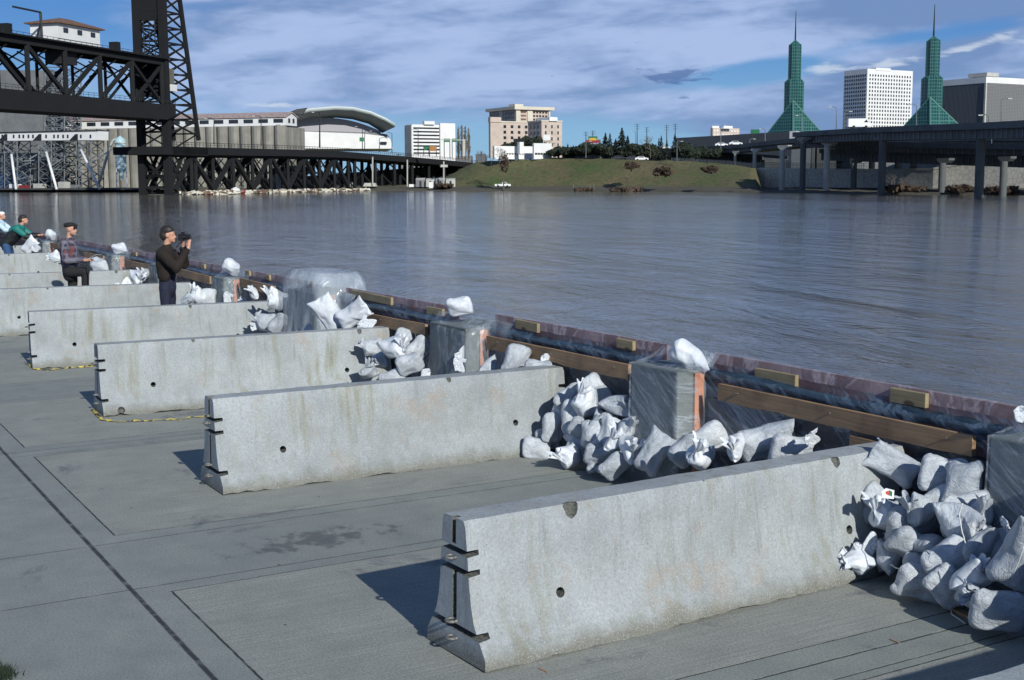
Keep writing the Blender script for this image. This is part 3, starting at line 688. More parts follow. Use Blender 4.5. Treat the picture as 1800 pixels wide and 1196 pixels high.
# sheets that hang freely are settled over the pier with a small cloth solver
def drape(cx, cy, wx, wy, z0, boxes, lab, mat, name='pier_wrap', seed=0, sp=.042, its=330, turn=0., group='plastic sheets wrapped over the piers'):
    rg = np.random.RandomState(seed); nx, ny = int(wx/sp), int(wy/sp); X, Y = np.meshgrid((np.arange(nx)-nx/2)*sp, (np.arange(ny)-ny/2)*sp)
    c, s_ = math.cos(turn), math.sin(turn); P = np.stack([cx+X*c-Y*s_, cy+X*s_+Y*c, np.full_like(X, z0)+rg.normal(0, .006, X.shape)], -1); V = np.zeros_like(P)
    sl = [((slice(None), slice(0, -1)), (slice(None), slice(1, None)), sp, .5), ((slice(0, -1), slice(None)), (slice(1, None), slice(None)), sp, .5),
          ((slice(0, -1), slice(0, -1)), (slice(1, None), slice(1, None)), sp*1.4142, .22), ((slice(0, -1), slice(1, None)), (slice(1, None), slice(0, -1)), sp*1.4142, .22),
          ((slice(None), slice(0, -3)), (slice(None), slice(3, None)), sp*3, .10), ((slice(0, -3), slice(None)), (slice(3, None), slice(None)), sp*3, .10)]
    for it in range(its):
        pv = P.copy(); P += V*.97; P[..., 2] -= .0022
        for k in range(5):
            for a, b, L0, kk in sl:
                d = P[b]-P[a]; L = np.sqrt((d*d).sum(-1, keepdims=True))+1e-9; e = (L-L0)/L; e = np.where(e > 0, e, e*.5)*kk; P[a] += d*e*.5*.95; P[b] -= d*e*.5*.95
        for (x0, x1, y0, y1, z1) in boxes:
            m_ = .012; ins = (P[..., 0] > x0-m_) & (P[..., 0] < x1+m_) & (P[..., 1] > y0-m_) & (P[..., 1] < y1+m_) & (P[..., 2] < z1+m_)
            if not ins.any(): continue
            D = np.stack([P[..., 0]-(x0-m_), (x1+m_)-P[..., 0], P[..., 1]-(y0-m_), (y1+m_)-P[..., 1], (z1+m_)-P[..., 2]], -1); k_ = D.argmin(-1)
            P[..., 0] = np.where(ins & (k_ == 0), x0-m_, np.where(ins & (k_ == 1), x1+m_, P[..., 0]))
            P[..., 1] = np.where(ins & (k_ == 2), y0-m_, np.where(ins & (k_ == 3), y1+m_, P[..., 1])); P[..., 2] = np.where(ins & (k_ == 4), z1+m_, P[..., 2])
        P[..., 2] = np.maximum(P[..., 2], .01); V = np.clip(P-pv, -.02, .02)
    for j in range(ny):
        for i in range(nx):
            q = Vector((i*.16+seed, j*.16, seed)); w_ = (abs(mnoise.noise(q))+.5*abs(mnoise.noise(q*2.6)))*.045; P[j, i, 2] += w_*.5+.003; P[j, i, 1] -= w_*.55; P[j, i, 0] += w_*.4*mnoise.noise(q*.7)
    m = MB(); m.add(P.reshape(-1, 3).tolist(), [(j*nx+i, j*nx+i+1, (j+1)*nx+i+1, (j+1)*nx+i) for j in range(ny-1) for i in range(nx-1)])
    o = m.build(name, mat, fix=False, smooth=True, loc=(cx, cy, .5)); tag(o, lab, 'plastic sheet', group)
WALLB = (-80, 4, YB-.10, 7.31, 1.10)
def pbox(i, dz_=0.): return (px_info[i][0], px_info[i][1]+.03, YP, 7.34, px_info[i][2]+dz_)
def pd(i, lab, wx=1.75, wy=1.55, sx=0., turn=.05, dy=-.02):
    a, b, z = px_info[i]; drape((a+b)/2+sx, (YP+7.3)/2+dy, wx, wy, z+.12, [pbox(i), WALLB, (-80, 4, YB-.02, YB+.04, ZT)], lab, M_film2, seed=i, turn=turn)
pd(2, 'clear plastic draped over the pier behind the second barrier, its hem lifted', 1.95, 1.75, .12, .10)
pd(4, 'clear plastic wrapped over the pier right of the man taking photographs', 1.7, 1.5, .1, -.06)
pd(5, 'clear plastic wrapped over the pier left of the man taking photographs', 1.7, 1.5, .05, .08)
pd(6, 'clear plastic wrapped over the pier right of the plaid-shirted man', 1.7, 1.5, .1, -.1)
pd(7, 'clear plastic wrapped over the far pier left of the plaid-shirted man', 1.7, 1.5, .1, .1)
a_, b_, z_ = px_info[3]
drape((a_+b_)/2+.02, 7.08, 2.75, 2.5, 1.50, [(a_-.05, b_+.16, YP-.05, 7.42, 1.37), WALLB], 'tall shiny clear plastic shroud draped over the wide pier', M_shroud, 'plastic_shroud', 3, .05, 380, .16, 'plastic sheets wrapped over the piers')
OFFX = -4.2
# ================================================================ sandbags
KINDS = [('tied', 1), ('tied', 2), ('tied', 3), ('pillow', 1), ('pillow', 2), ('open', 1), ('open', 2), ('empty', 1), ('empty', 2), ('short', 1), ('short', 2), ('short', 4)]
BM = {}
for k, s in KINDS: BM[k+str(s)] = bag_mesh(k, s, M_bag)
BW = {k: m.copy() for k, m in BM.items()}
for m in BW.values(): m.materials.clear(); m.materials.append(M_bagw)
def bag(kind, px, py, Y, sc_=1., a=0, t=0, roll=0, lab='', white=False, squash=1., g='white sandbags piled against the flood wall'):
    def pile(Yf, k, z0=.10):
        d = ray(px, py)/1000; t = (CAMH-z0+Yf*k)/(d.y*k-d.z); return CP+d*t
    if Y > 6.86: P = ony(px, py, Y)
    elif px > 1450: P = pile(6.27+(Y-6.3)*.22, 1.75)
    elif 920 < px < 1180: P = pile(6.45+(Y-6.3)*.22, 2.3)
    else: P = ony(px, py, min(Y+.22, 6.8))
    if P.z < .09: P.z = .09
    a, t, roll = map(math.radians, (a, t, roll)); rt = _r.copy(); up = Vector((0,0,1)); tw = -_f
    z = (rt*math.sin(a)+up*math.cos(a))*math.cos(t)+tw*math.sin(t)
    y = -(tw-z*tw.dot(z)).normalized(); x = y.cross(z)
    M = Matrix((x, y, z)).transposed() @ Matrix.Rotation(roll, 3, 'Z')
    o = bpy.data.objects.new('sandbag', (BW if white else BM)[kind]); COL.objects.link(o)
    sc_ *= .93; s_ = Vector((sc_, sc_*squash, sc_))
    o.matrix_world = Matrix.Translation(P) @ M.to_4x4() @ Matrix.Diagonal((*s_, 1))
    tag(o, lab, 'sandbag', g); return o
# --- pile by the near barrier's far end (lower right)
bag('pillow2', 1600, 925, 6.62, .95, 60, -15, 20, 'grey shaded sandbag at the back of the lower right pile', squash=1.3)
bag('pillow1', 1700, 905, 6.66, .95, 100, -10, 0, 'shaded sandbag wedged against the right-edge pier')
bag('open2', 1590, 828, 6.66, .66, -76, -20, 15, 'sandbag with a pointed corner atop the lower right pile beside the barrier end')
bag('pillow2', 1655, 835, 6.62, .80, 84, -10, -10, 'plump sandbag lying along the top of the lower right pile')
bag('tied2', 1693, 846, 6.50, .80, 108, 10, 40, 'round sandbag knotted at its right end, top right of the lower right pile', squash=1.2)
bag('pillow1', 1545, 880, 6.45, .62, -30, -10, 30, 'small sandbag tucked against the barrier end, left of the printed bag')
bag('tied1', 1556, 905, 6.22, .68, 4, 0, 10, 'bulging sandbag tied at the neck with a red and green print', True, squash=1.7)
bag('short1', 1624, 900, 6.30, .72, 2, 6, -25, 'sandbag with a rumpled open neck, right of the printed bag', squash=1.4)
bag('pillow2', 1598, 957, 6.20, .72, 97, 0, 30, 'sandbag lying level in the middle of the lower right pile', squash=1.2)
bag('empty1', 1537, 950, 6.05, .46, -60, 10, 0, 'loose white bag flap in the middle left of the lower right pile', True)
bag('short2', 1690, 920, 6.08, .98, 14, 8, 15, 'large sandbag with a frayed open neck and string in the lower right pile', squash=1.35)
bag('pillow1', 1668, 986, 5.92, .80, 74, 0, -15, 'long sandbag slanting up to the right across the lower right pile', squash=1.3)
bag('empty2', 1492, 992, 5.92, .66, -78, 20, 20, 'crumpled white sandbag on the pavement at the foot of the nearest barrier', True, squash=1.6)
bag('tied3', 1512, 985, 5.98, .62, -70, 10, 60, 'half-filled white sandbag behind the crumpled one at the barrier foot', True)
bag('open1', 1602, 1020, 5.78, .78, 118, -5, 10, 'sandbag lying on the pavement at the front of the lower right pile', squash=1.2)
bag('pillow2', 1665, 1030, 5.86, .70, 120, -5, 0, 'dark shaded sandbag low in the lower right pile')
bag('tied2', 1704, 1018, 5.60, .58, -40, 15, 30, 'small white knotted sandbag left of the big upright one', True, squash=1.6)
bag('short4', 1704, 1045, 5.50, .56, -50, 15, 0, 'small sandbag with trailing string in the bottom right corner pile', squash=1.6)
bag('open2', 1782, 1000, 5.50, .84, 8, 0, -10, 'big upright sandbag cut by the right edge of the picture', squash=1.5)
bag('pillow1', 1752, 1074, 5.36, .80, 112, 4, 0, 'big sandbag with a dark spot lying in the bottom right corner', squash=1.35)
bag('empty2', 1772, 928, 6.0, .42, -28, 10, 90, 'white bag tuft sticking up beside the right-edge pier', True)
bag('pillow2', 1725, 965, 6.15, .7, 30, -10, 30, 'shaded sandbag behind the big upright one')
# --- pile at the second barrier's far end
bag('pillow1', 1010, 735, 6.60, .9, 20, -20, 20, 'shaded sandbag at the back of the pile by the second barrier', squash=1.3)
bag('pillow2', 1075, 770, 6.62, .9, 10, -20, -20, 'shaded sandbag against the pier in the pile by the second barrier', squash=1.3)
bag('pillow2', 1000, 702, 6.62, .80, 32, -12, 25, 'sandbag leaning on the end of the second barrier')
bag('pillow1', 1046, 690, 6.62, .82, -24, -8, 10, 'sandbag with a pointed white tip at the top of its pile')
bag('tied1', 1030, 712, 6.42, .80, 42, 6, 0, 'plump sandbag with its knotted neck pointing up right near the top of the pile', True, squash=1.6)
bag('short2', 1082, 712, 6.50, .72, -12, 0, 40, 'bluish shaded round sandbag beside the pier', squash=1.7)
bag('pillow1', 972, 752, 6.38, .74, 22, -10, 20, 'sandbag slumped against the second barrier face end', squash=1.3)
bag('pillow2', 1022, 755, 6.32, .66, 100, 0, 10, 'sandbag with a pointed left corner in the middle of the pile', squash=1.3)
bag('tied3', 1042, 762, 6.22, .76, 50, 10, 30, 'sandbag knotted at the upper right in the middle of the pile', squash=1.6)
bag('short1', 1085, 778, 6.15, .76, 38, 8, 0, 'sandbag with a frilled neck at the right of the pile', True, squash=1.6)
bag('tied2', 1108, 788, 6.08, .72, 6, 10, -30, 'sunlit white sandbag with a drooping open top beside the pier', True, squash=1.6)
bag('pillow1', 944, 790, 6.10, .70, -66, 0, 10, 'sandbag with a pointed left end on the pavement at the left of its pile', squash=1.25)
bag('tied1', 1002, 802, 5.98, .68, -28, 6, 20, 'sunlit sandbag with folded neck on the pavement at the front of its pile', True, squash=1.4)
bag('pillow2', 1050, 800, 6.10, .62, 80, 0, 0, 'shaded sandbag low in the middle of its pile', squash=1.5)
bag('pillow1', 1080, 820, 5.92, .66, 64, 0, 10, 'sandbag lying lowest at the front of the pile', squash=1.2)
bag('open1', 1140, 812, 5.98, .72, 46, 0, -20, 'sandbag with its corner pointing up right in front of the pier', squash=1.2)
bag('short4', 1040, 828, 6.0, .40, 90, 0, 0, 'small dark sandbag end peeping out at the front of its pile')
for i, (k, x, y, a) in enumerate([('pillow2',962,772,70),('short4',1012,772,20),('pillow1',1062,742,60),('tied1',1102,752,30),('pillow2',1132,792,80),('tied3',1064,802,-30),('pillow1',1020,786,100),('pillow2',986,730,40)]):
    bag(k, x, y, 6.62, .64, a, 0, 25*i, 'small sandbag wedged in the pile by the second barrier, '+['at its left edge','left of its middle','below the bluish round one','beside the pier edge','at its right foot','low in its middle','above the front row','against the barrier end'][i], squash=1.3)
for i, (k, x, y, a) in enumerate([('pillow2',1530,905,60),('pillow1',1652,880,80),('tied1',1722,905,20),('pillow2',1640,962,100),('short4',1562,985,-50),('pillow1',1742,962,60),('pillow2',1622,1000,110),('tied3',1690,1008,40)]):
    bag(k, x, y, 6.6, .66, a, 0, 25*i, 'small sandbag wedged in the lower right pile, '+['next to the barrier end','under the top row','beside the pier foot','in its middle','behind the crumpled white one','left of the big upright one','behind the front row','behind the small white knotted one'][i], squash=1.3)
# --- bags right of that pier, behind the nearest barrier
bag('pillow2', 1205, 792, 6.30, .74, 20, 0, 20, 'sandbag with ribbed folds at the left of the bags behind the nearest barrier', squash=1.3)
bag('pillow1', 1245, 772, 6.55, .78, 76, -10, 0, 'rounded sandbag behind the knotted one at the nearest barrier', squash=1.5)
bag('tied1', 1232, 800, 6.20, .74, 32, 14, 30, 'sunlit sandbag with a bursting knotted neck behind the nearest barrier', True, squash=1.6)
bag('short1', 1292, 786, 6.32, .66, -8, 10, 20, 'white sandbag with an upright frilled neck behind the nearest barrier', True, squash=1.4)
bag('open2', 1322, 782, 6.50, .84, 56, -5, 10, 'sandbag with a pointed corner up right behind the nearest barrier', squash=1.4)
bag('pillow2', 1388, 792, 6.60, .80, 80, -5, 0, 'low sandbag lying behind the middle of the nearest barrier', squash=1.4)
bag('empty1', 1432, 778, 6.66, .42, 30, 0, 40, 'small white bag tip behind the top of the nearest barrier', True)
# --- pile left of the second-barrier pier
G = 'white sandbags piled against the flood wall'
bag('tied2', 690, 612, 6.15, .88, -4, 4, 10, 'tall sandbag tied in the middle with a puffed white top', True, squash=1.5)
bag('pillow2', 735, 615, 6.45, .82, 22, -10, 20, 'sandbag leaning on the pier at the right of the tall tied one', squash=1.3)
bag('pillow1', 708, 600, 6.62, .78, 40, -20, 0, 'shaded sandbag behind the tall tied one')
bag('tied3', 654, 612, 6.30, .72, -40, 6, 40, 'twisted dirty sandbag at the barrier end left of the tall tied one', squash=1.4)
bag('short2', 665, 634, 6.15, .70, -60, 6, 0, 'sandbag with a sunlit right end below the tall tied one', squash=1.4)
bag('pillow2', 720, 640, 6.05, .78, 50, 0, 10, 'broad sandbag with creased front at the right of its pile', squash=1.3)
bag('short1', 648, 655, 5.98, .68, 52, 0, 0, 'sandbag sloping down to the left at the foot of its pile', squash=1.2)
bag('pillow1', 690, 668, 5.90, .72, 86, 0, 0, 'sandbag lying behind the top of the second barrier', squash=1.2)
bag('empty2', 748, 655, 6.2, .48, 160, 0, 0, 'white bag corner hanging beside the pier', True)
# --- right of the second-barrier pier
bag('empty1', 826, 630, 6.55, .52, 10, 0, 20, 'white crumpled bag neck in front of the orange board', True)
bag('short2', 860, 648, 6.45, .72, 96, 0, 20, 'round bluish sandbag behind the second barrier', squash=1.7)
bag('pillow1', 907, 634, 6.50, .84, 34, -6, 10, 'sandbag standing on its side leaning on the plank', squash=1.4)
bag('pillow2', 945, 652, 6.50, .74, 76, 0, 0, 'low sandbag behind the far half of the second barrier', squash=1.2)
bag('empty2', 958, 632, 6.6, .42, 20, 0, 30, 'white pointed bag tip in front of the plank', True)
bag('empty1', 808, 650, 6.35, .42, 70, 0, 0, 'small white bag scrap with a red stripe behind the second barrier', True)
# --- on top of the piers
bag('open2', 1197, 618, 6.88, .66, 104, 12, 40, 'white sandbag with a torn corner lying on top of the pier between the nearest barriers', True, squash=1.7)
bag('pillow1', 808, 539, 6.92, .72, 97, 5, 10, 'white sandbag lying on top of the pier behind the second barrier', True, squash=1.6)
bag('pillow2', 407, 470, 6.95, .80, 98, 5, 10, 'white sandbag lying on the pier right of the man taking photographs', True, squash=1.7)
bag('pillow1', 210, 437, 6.95, .78, 95, 5, 10, 'white sandbag lying on the pier right of the plaid-shirted man', True, squash=1.5)
bag('pillow2', 90, 413, 6.95, .80, 95, 5, 10, 'white sandbag lying on the far pier left of the plaid-shirted man', True, squash=1.5)
bag('empty2', 1795, 730, 6.9, .5, 60, 5, 10, 'white bag corner on top of the right-edge pier', True)
# --- around the shroud
bag('open1', 590, 566, 6.30, 1.0, -18, 6, 0, 'large bright white sandbag in front of the plastic shroud', True, squash=1.3)
bag('open2', 610, 560, 6.36, .9, 42, 6, 0, 'bright white sandbag crossed over the large one by the shroud', True, squash=1.2)
bag('empty1', 655, 570, 6.5, .5, 0, 0, 0, 'small white bag tip right of the shroud', True)
bag('empty2', 634, 574, 6.5, .4, -20, 0, 0, 'tiny white bag tip between the shroud bags and the plank', True)
bag('empty1', 545, 578, 6.2, .55, -60, 0, 0, 'white bag corner in front of the wide pier', True)
bag('tied1', 488, 528, 6.45, .95, 8, 0, 20, 'slim white sandbag standing upright left of the shroud', True)
bag('tied3', 470, 568, 6.35, .95, -35, 6, 20, 'grey rumpled sandbag left of the shroud', squash=1.2)
bag('pillow2', 492, 570, 6.40, .9, 20, 6, 20, 'grey shaded sandbag under the shroud', squash=1.3)
bag('empty2', 448, 574, 6.2, .62, -30, 10, 0, 'white open bag mouth at the far end of the third barrier', True)
bag('short1', 446, 517, 6.65, .80, -30, 0, 60, 'white curled bag in front of the plank left of the shroud', True)
bag('empty1', 400, 531, 6.5, .5, 80, 0, 0, 'low white bag scrap at the foot of the pier', True)
bag('empty2', 424, 530, 6.5, .5, 20, 0, 0, 'low white bag peak beside the curled bag', True)
# --- near the men
bag('tied1', 350, 522, 6.20, .82, 30, 10, 0, 'white sandbag with a ragged top right of the man taking photographs', True, squash=1.3)
bag('short2', 330, 530, 6.0, .85, 70, 10, 0, 'pale sandbag slumping low right of the man taking photographs', squash=1.2)
bag('pillow1', 366, 525, 6.35, .85, 20, 0, 0, 'shaded sandbag between the man taking photographs and the pier', squash=1.3)
bag('tied2', 240, 488, 6.2, .95, 20, 10, 0, 'white rumpled sandbag with a dark print left of the man taking photographs', True, squash=1.4)
bag('short1', 254, 484, 6.4, .9, 10, 10, 30, 'grey sandbag behind the printed one left of the man taking photographs', squash=1.3)
bag('empty1', 226, 496, 6.0, .8, -60, 10, 30, 'white crumpled bag lying left of the printed one', True)
bag('pillow2', 172, 463, 6.4, .9, 84, 5, 0, 'pale sandbag right of the plaid-shirted man', squash=1.2)
bag('pillow1', 176, 470, 6.3, .9, 95, 5, 0, 'lower pale sandbag right of the plaid-shirted man', squash=1.2)
bag('open1', 48, 438, 6.1, 1.0, 60, 10, 0, 'white sandbag behind the far barrier at the left', True)
bag('empty2', 62, 438, 6.2, .9, 30, 10, 0, 'white bag corner right of the far left sandbag', True)
bag('tied3', 98, 452, 5.9, .9, -70, 10, 0, 'white sandbag left of the plaid-shirted man', True)
random.seed(21); q_ = ['bottom row near','bottom row middle','bottom row far','second row near','second row middle','second row far','third row near','third row middle','third row far','fourth row near','fourth row far','fifth row near','fifth row far','topmost']  # unseen bag stack added on the right to cast shade on the pile
for i in range(14):
    lv = [0,0,0,1,1,1,2,2,2,3,3,4,4,5][i]; y = [6.05,6.35,6.65,6.12,6.4,6.68,6.15,6.42,6.7,6.3,6.62,6.4,6.66,6.6][i]
    o = bag(['pillow1','pillow2','tied1'][i % 3], 1900, 1000, 6.9, .95, 85+8*(i % 3), 0, 10*i, 'unseen sandbag added beyond the right edge to shade the pile, '+q_[i], squash=1.3); o.location = (OFFX+.06*(i % 2)+.05*lv, y, .12+.215*lv)
# print patch and strings
def string(pts, Y, lab):
    P = [ony(x, y, Y-.012*i) for i, (x, y) in enumerate(pts)]; Q = []
    for i in range(len(P)-1):
        for k in range(5): Q.append(P[i].lerp(P[i+1], k/5)+Vector((0,0,.004*math.sin(k*2+i))))
    Q.append(P[-1]); o = MB().tube(Q, .0035, 6).build('tie_string', M_string, smooth=True, loc=Q[0]); tag(o, lab, 'string', 'loose bag ties')
string([(1692,885),(1686,905),(1690,930),(1697,955)], 6.18, 'white string hanging over the frayed bag in the lower right pile')
string([(1565,993),(1585,1003),(1591,1025),(1593,1045)], 6.22, 'white string lying across the front sandbag of the lower right pile')
string([(1760,1000),(1780,1010),(1790,990),(1800,960)], 6.12, 'white string over the big upright bag at the right edge')
def gstring(pts, lab):
    P = [onz(x, y, .006) for x, y in pts]; P[0].z += .12; o = MB().tube(P, .004, 6).build('tie_string', M_string, smooth=True, loc=P[-1]); tag(o, lab, 'string', 'loose bag ties')
gstring([(1676,1052),(1671,1066),(1673,1080),(1688,1090),(1697,1097)], 'white string trailing onto the pavement in the bottom right corner')
def patch():
    c = ony(1560, 868, 6.22); r = empty('printed_label', c, 'white label with a red and green print on the tied sandbag', 'label'); rt = _r; up = (Vector((0,0,1))+_f*.35).normalized(); nn = -_f
    def pl(pts, off, mat, name):
        m = MB(); Q = [c+rt*x+up*y+nn*off for x, y in pts]; m.prism(Q, nn*.003); m.build(name, mat, r)
    pl([(-.035,-.028),(.038,-.034),(.045,.022),(-.008,.036),(-.038,.016)], .0, M_bagw, 'label_sheet')
    pl([(-.010,.0),(.006,-.008),(.012,.012),(.0,.020),(-.012,.014)], .005, plain('red_print', (.55,.05,.03)), 'red_print')
    g_ = plain('green_print', (.03,.16,.06))
    for k in range(3): pl([(.006+k*.008,-.010-k*.003),(.010+k*.008,-.010-k*.003),(.016+k*.007,.022-k*.004),(.010+k*.007,.024-k*.004)], .005, g_, 'green_stripe')
patch()
m = MB(); A = onz(1655, 1060, .012); B = onz(1712, 1088, .012); m.bar(A, B, .05, .02); tag(m.build('wood_strip', M_plank, loc=A), 'thin brown wood strip on the pavement under the corner sandbags', 'wood strip')
for k, (x, y) in enumerate([(1573, 1127), (955, 1178)]):
    A = onz(x-8, y-3, .004); B = onz(x+8, y+4, .004); tag(MB().bar(A, B, .008, .006).build('twig', M_plank, loc=A), ['small brown twig on the pavement at lower right', 'small brown twig in front of the nearest barrier'][k], 'twig')
# grass at the lower left corner
def grass():
    random.seed(3); m = MB(); c = onz(-6, 1190); 
    for _ in range(900):
        p = c+Vector((random.gauss(0, .05), random.gauss(0, .04), 0)); h = random.uniform(.02, .06); a = random.uniform(0, 6.28); d = Vector((math.cos(a), math.sin(a), 0))*.004
        e = Vector((random.gauss(0, .02), random.gauss(0, .02), h)); m.add([p-d, p+d, p+e], [(0,1,2)])
    tag(m.build('grass_tuft', plain('dark_grass', (.02,.035,.02), .8), fix=False), 'dark grass growing at the lower left corner', 'grass', kind='stuff')
grass()
# ================================================================ people
def capsules(L, n=12):
    m = MB()
    for e in L:
        if len(e) == 4 and not isinstance(e[1], (int, float)) and isinstance(e[2], (int, float)):
            p, q, r0, r1 = e; p = Vector(p); q = Vector(q); d = (q-p); u = d.normalized() if d.length > 1e-6 else Vector((0,0,1)); pts = []; rs = []
            for k in (-.98, -.8, -.5): pts.append(p+u*r0*k); rs.append(r0*math.sqrt(1-k*k))
            pts += [p, p.lerp(q, .5), q]; rs += [r0, (r0+r1)/2, r1]
            for k in (.5, .8, .98): pts.append(q+u*r1*k); rs.append(r1*math.sqrt(1-k*k))
            m.tube(pts, rs, n)
        else:   # ellipsoid centre, radii
            c, r = e; pr = [(max(.001, math.cos(t)), math.sin(t)) for t in [(-PI/2+PI*i/10) for i in range(11)]]
            b = len(m.v); m.lathe(pr, (0,0,0), 14)
            for i in range(b, len(m.v)): v = m.v[i]; m.v[i] = (c[0]+v[0]*r[0], c[1]+v[1]*r[1], c[2]+v[2]*r[2])
    return m
def blob_mesh(name, L, mat, parent, vox=.016, smooth_it=4, wr=0., cuts=None):
    o = capsules(L).build('tmp', mat)
    r = o.modifiers.new('r', 'REMESH'); r.mode = 'VOXEL'; r.voxel_size = vox
    s = o.modifiers.new('s', 'SMOOTH'); s.iterations = smooth_it; s.factor = .6
    me = evalmesh(o); bpy.data.objects.remove(o)
    if wr:
        for v in me.vertices: v.co += v.normal*(mnoise.noise(v.co*9)*wr+abs(mnoise.noise(v.co*19))*wr*.6)
    me.shade_smooth(); 
    if not me.materials: me.materials.append(mat)
    ob = bpy.data.objects.new(name, me); COL.objects.link(ob); ob.parent = parent; return ob
M_skin = plain('skin', (.50,.27,.19), .5, .06); M_hairk = plain('dark_hair', (.02,.016,.014), .6, .3, 30)
def head_parts(hc, turn=0):
    """head centre hc; face towards +y"""
    x, y, z = hc; f = lambda a, b, c: (x+a, y+b, z+c)
    return [(f(0,-.005,.02), (.076,.095,.098)), (f(0,.025,-.045), (.058,.068,.070)), (f(0,.10,-.015), f(0,.112,-.032), .010, .014), (f(-.022,.088,-.058), f(.022,.088,-.058), .010, .010), (f(0,.075,-.09), f(0,.08,-.092), .022, .022),
            (f(-.078,-.005,-.01), (.012,.022,.032)), (f(.078,-.005,-.01), (.012,.022,.032)), (f(-.03,.082,.012), f(.03,.082,.012), .013, .013)]
def hand_parts(w, d, curl=.5, side=1):
    """wrist point w, direction d of the palm"""
    w = Vector(w); d = Vector(d).normalized(); s = d.cross(Vector((0,0,1))); s = (s if s.length > .1 else Vector((1,0,0))).normalized(); n = s.cross(d); L = [(w, w+d*.07, .024, .030)]
    for k, ln in zip((-1.5, -.5, .5, 1.5), (.055, .07, .072, .06)):
        a = w+d*.085+s*k*.017; b = a+d*ln*.5; c = b+(d*(1-curl)-n*curl).normalized()*ln*.6; L += [(a, b, .0095, .009), (b, c, .009, .0075)]
    a = w+d*.03+s*side*.03; L += [(a, a+(d+s*side*.6).normalized()*.05, .012, .009)]
    return L
def person(loc, rz, label):
    r = empty('person', loc, label, 'person'); r.rotation_euler.z = rz; r['_o'] = (0,0,0); return r
RZ = math.atan2(_r.y, _r.x)-PI/2
M_black = plain('black_cloth', (.012,.012,.014), .85, .3, 6); M_navy = plain('navy_trousers', (.010,.014,.035), .85, .3, 6)
def legs(h, hipz, ft, spread=.09, k=None):
    return [((-spread,0,hipz), (-spread-.01,.01,hipz*.52), .088*h, .058*h), ((-spread-.01,.01,hipz*.52), (-spread,-.01,.09), .058*h, .042*h), ((spread,0,hipz), (spread+.01,.01,hipz*.52), .088*h, .058*h), ((spread+.01,.01,hipz*.52), (spread,-.01,.09), .058*h, .042*h)]
def shoes(P, r, mat):
    m = [((x, y-.03, .045), (x, y+.15, .035), .043, .038) for x, y in P]; blob_mesh('shoe', m[:1], mat, r, .014); blob_mesh('shoe', m[1:], mat, r, .014)
# man taking a photograph
P0 = ony(293, 470, 5.55); r = person((P0.x, 5.55, 0), RZ-.15, 'man in a dark brown jacket and navy trousers holding a camera up to his face'); SC = 1.07; r.scale = (.95, .98, SC)
hc = (0, .06, 1.72)
arm = [((-.20,.0,1.46), (-.27,.20,1.27), .055, .045), ((-.27,.20,1.27), (-.07,.26,1.55), .043, .030), ((.20,.0,1.46), (.26,.27,1.24), .055, .045), ((.26,.27,1.24), (.07,.40,1.52), .043, .030)]
body = head_parts(hc)+[((0,0,1.48), (0,.04,1.66), .06, .055), ((0,0,.98), (0,0,1.40), .09, .12), ((-.13,0,1.44), (.13,0,1.44), .07, .07)]+arm+hand_parts((-.06,.27,1.57), (.35,.2,1), .6, 1)+hand_parts((.06,.41,1.53), (-.3,0,1), .7, -1)+legs(.9, .93, 0)
blob_mesh('body', body, M_skin, r, .013, 2)
M_jk = plain('brown_jacket', (.014,.009,.007), .9, .4, 7)
blob_mesh('jacket', [((0,-.01,1.15), (0,-.01,1.40), .15, .165), ((-.14,0,1.44), (.14,0,1.44), .09, .09), ((0,0,1.50), (0,.02,1.555), .075, .07), ((-.07,0,1.13), (.07,0,1.13), .12, .12)]+[(a, b, c+.024, d+.024) for a, b, c, d in arm[::2]]+[(a, Vector(b).lerp(Vector(a), .12), c+.03, d+.022) for a, b, c, d in arm[1::2]], M_jk, r, .016, 4, .014)
blob_mesh('trousers', [((0,0,.92), (0,0,1.04), .14, .135)]+[(a, b, c+.010, d+.022) for a, b, c, d in legs(1, .93, 0)], M_navy, r, .016, 4, .008)
blob_mesh('hair', [((0,.030,1.785), (.090,.118,.075)), ((0,-.010,1.72), (.088,.092,.095))], M_hairk, r, .012, 2, .004)
shoes([(-.09,0),(.09,0)], r, M_black)
q = MB(); q.box((-.072,.345-.02,1.66), (.072,.395,1.755)); q.box((-.03,.35,1.755), (.03,.39,1.785)); q.tube([(0,.39,1.705), (0,.48,1.705)], [.038, .042], 12); q.tube([(-.07,.34,1.67), (-.10,.18,1.5), (-.06,.02,1.56)], .006, 6)
cm = q.build('camera', plain('black_camera', (.012,.012,.013), .35)); cm.matrix_world = Matrix.Translation((P0.x, 5.55, -.02)) @ Matrix.Rotation(RZ-.15, 4, 'Z') @ Matrix.Scale(SC, 4)@Matrix.Translation((0,-.10,0)); tag(cm, 'black camera held up by the man in the brown jacket', 'camera')
# plaid-shirted man
def m_plaid():
    t = NT('plaid_flannel'); x = t.n('ShaderNodeSeparateXYZ', {0: t.co.outputs['Object']}); c = (.02,.025,.055)
    def st(v, per, w, o=0): return t.ramp(t.math('ABSOLUTE', t.math('SUBTRACT', t.math('MODULO', t.math('ADD', v, 9+o), per), per/2)), w, w+.006, 1, 0)
    u = t.math('ADD', x.outputs[0], x.outputs[1])
    c = t.mix(t.math('MULTIPLY', st(u, .11, .022), .55), c, (.20,.195,.24)); c = t.mix(t.math('MULTIPLY', st(x.outputs[2], .11, .020), .6), c, (.17,.165,.21)); c = t.mix(t.math('MULTIPLY', st(u, .11, .008, .055), .8), c, (.15,.05,.05))
    return t.fin(c, .9)
P1 = ony(121, 440, 5.05); r = person((P1.x, 5.05, 0), RZ-.1, 'bearded man in a dark plaid shirt, flat cap and sunglasses holding a paper'); r.scale = (.95, .98, 1.04)
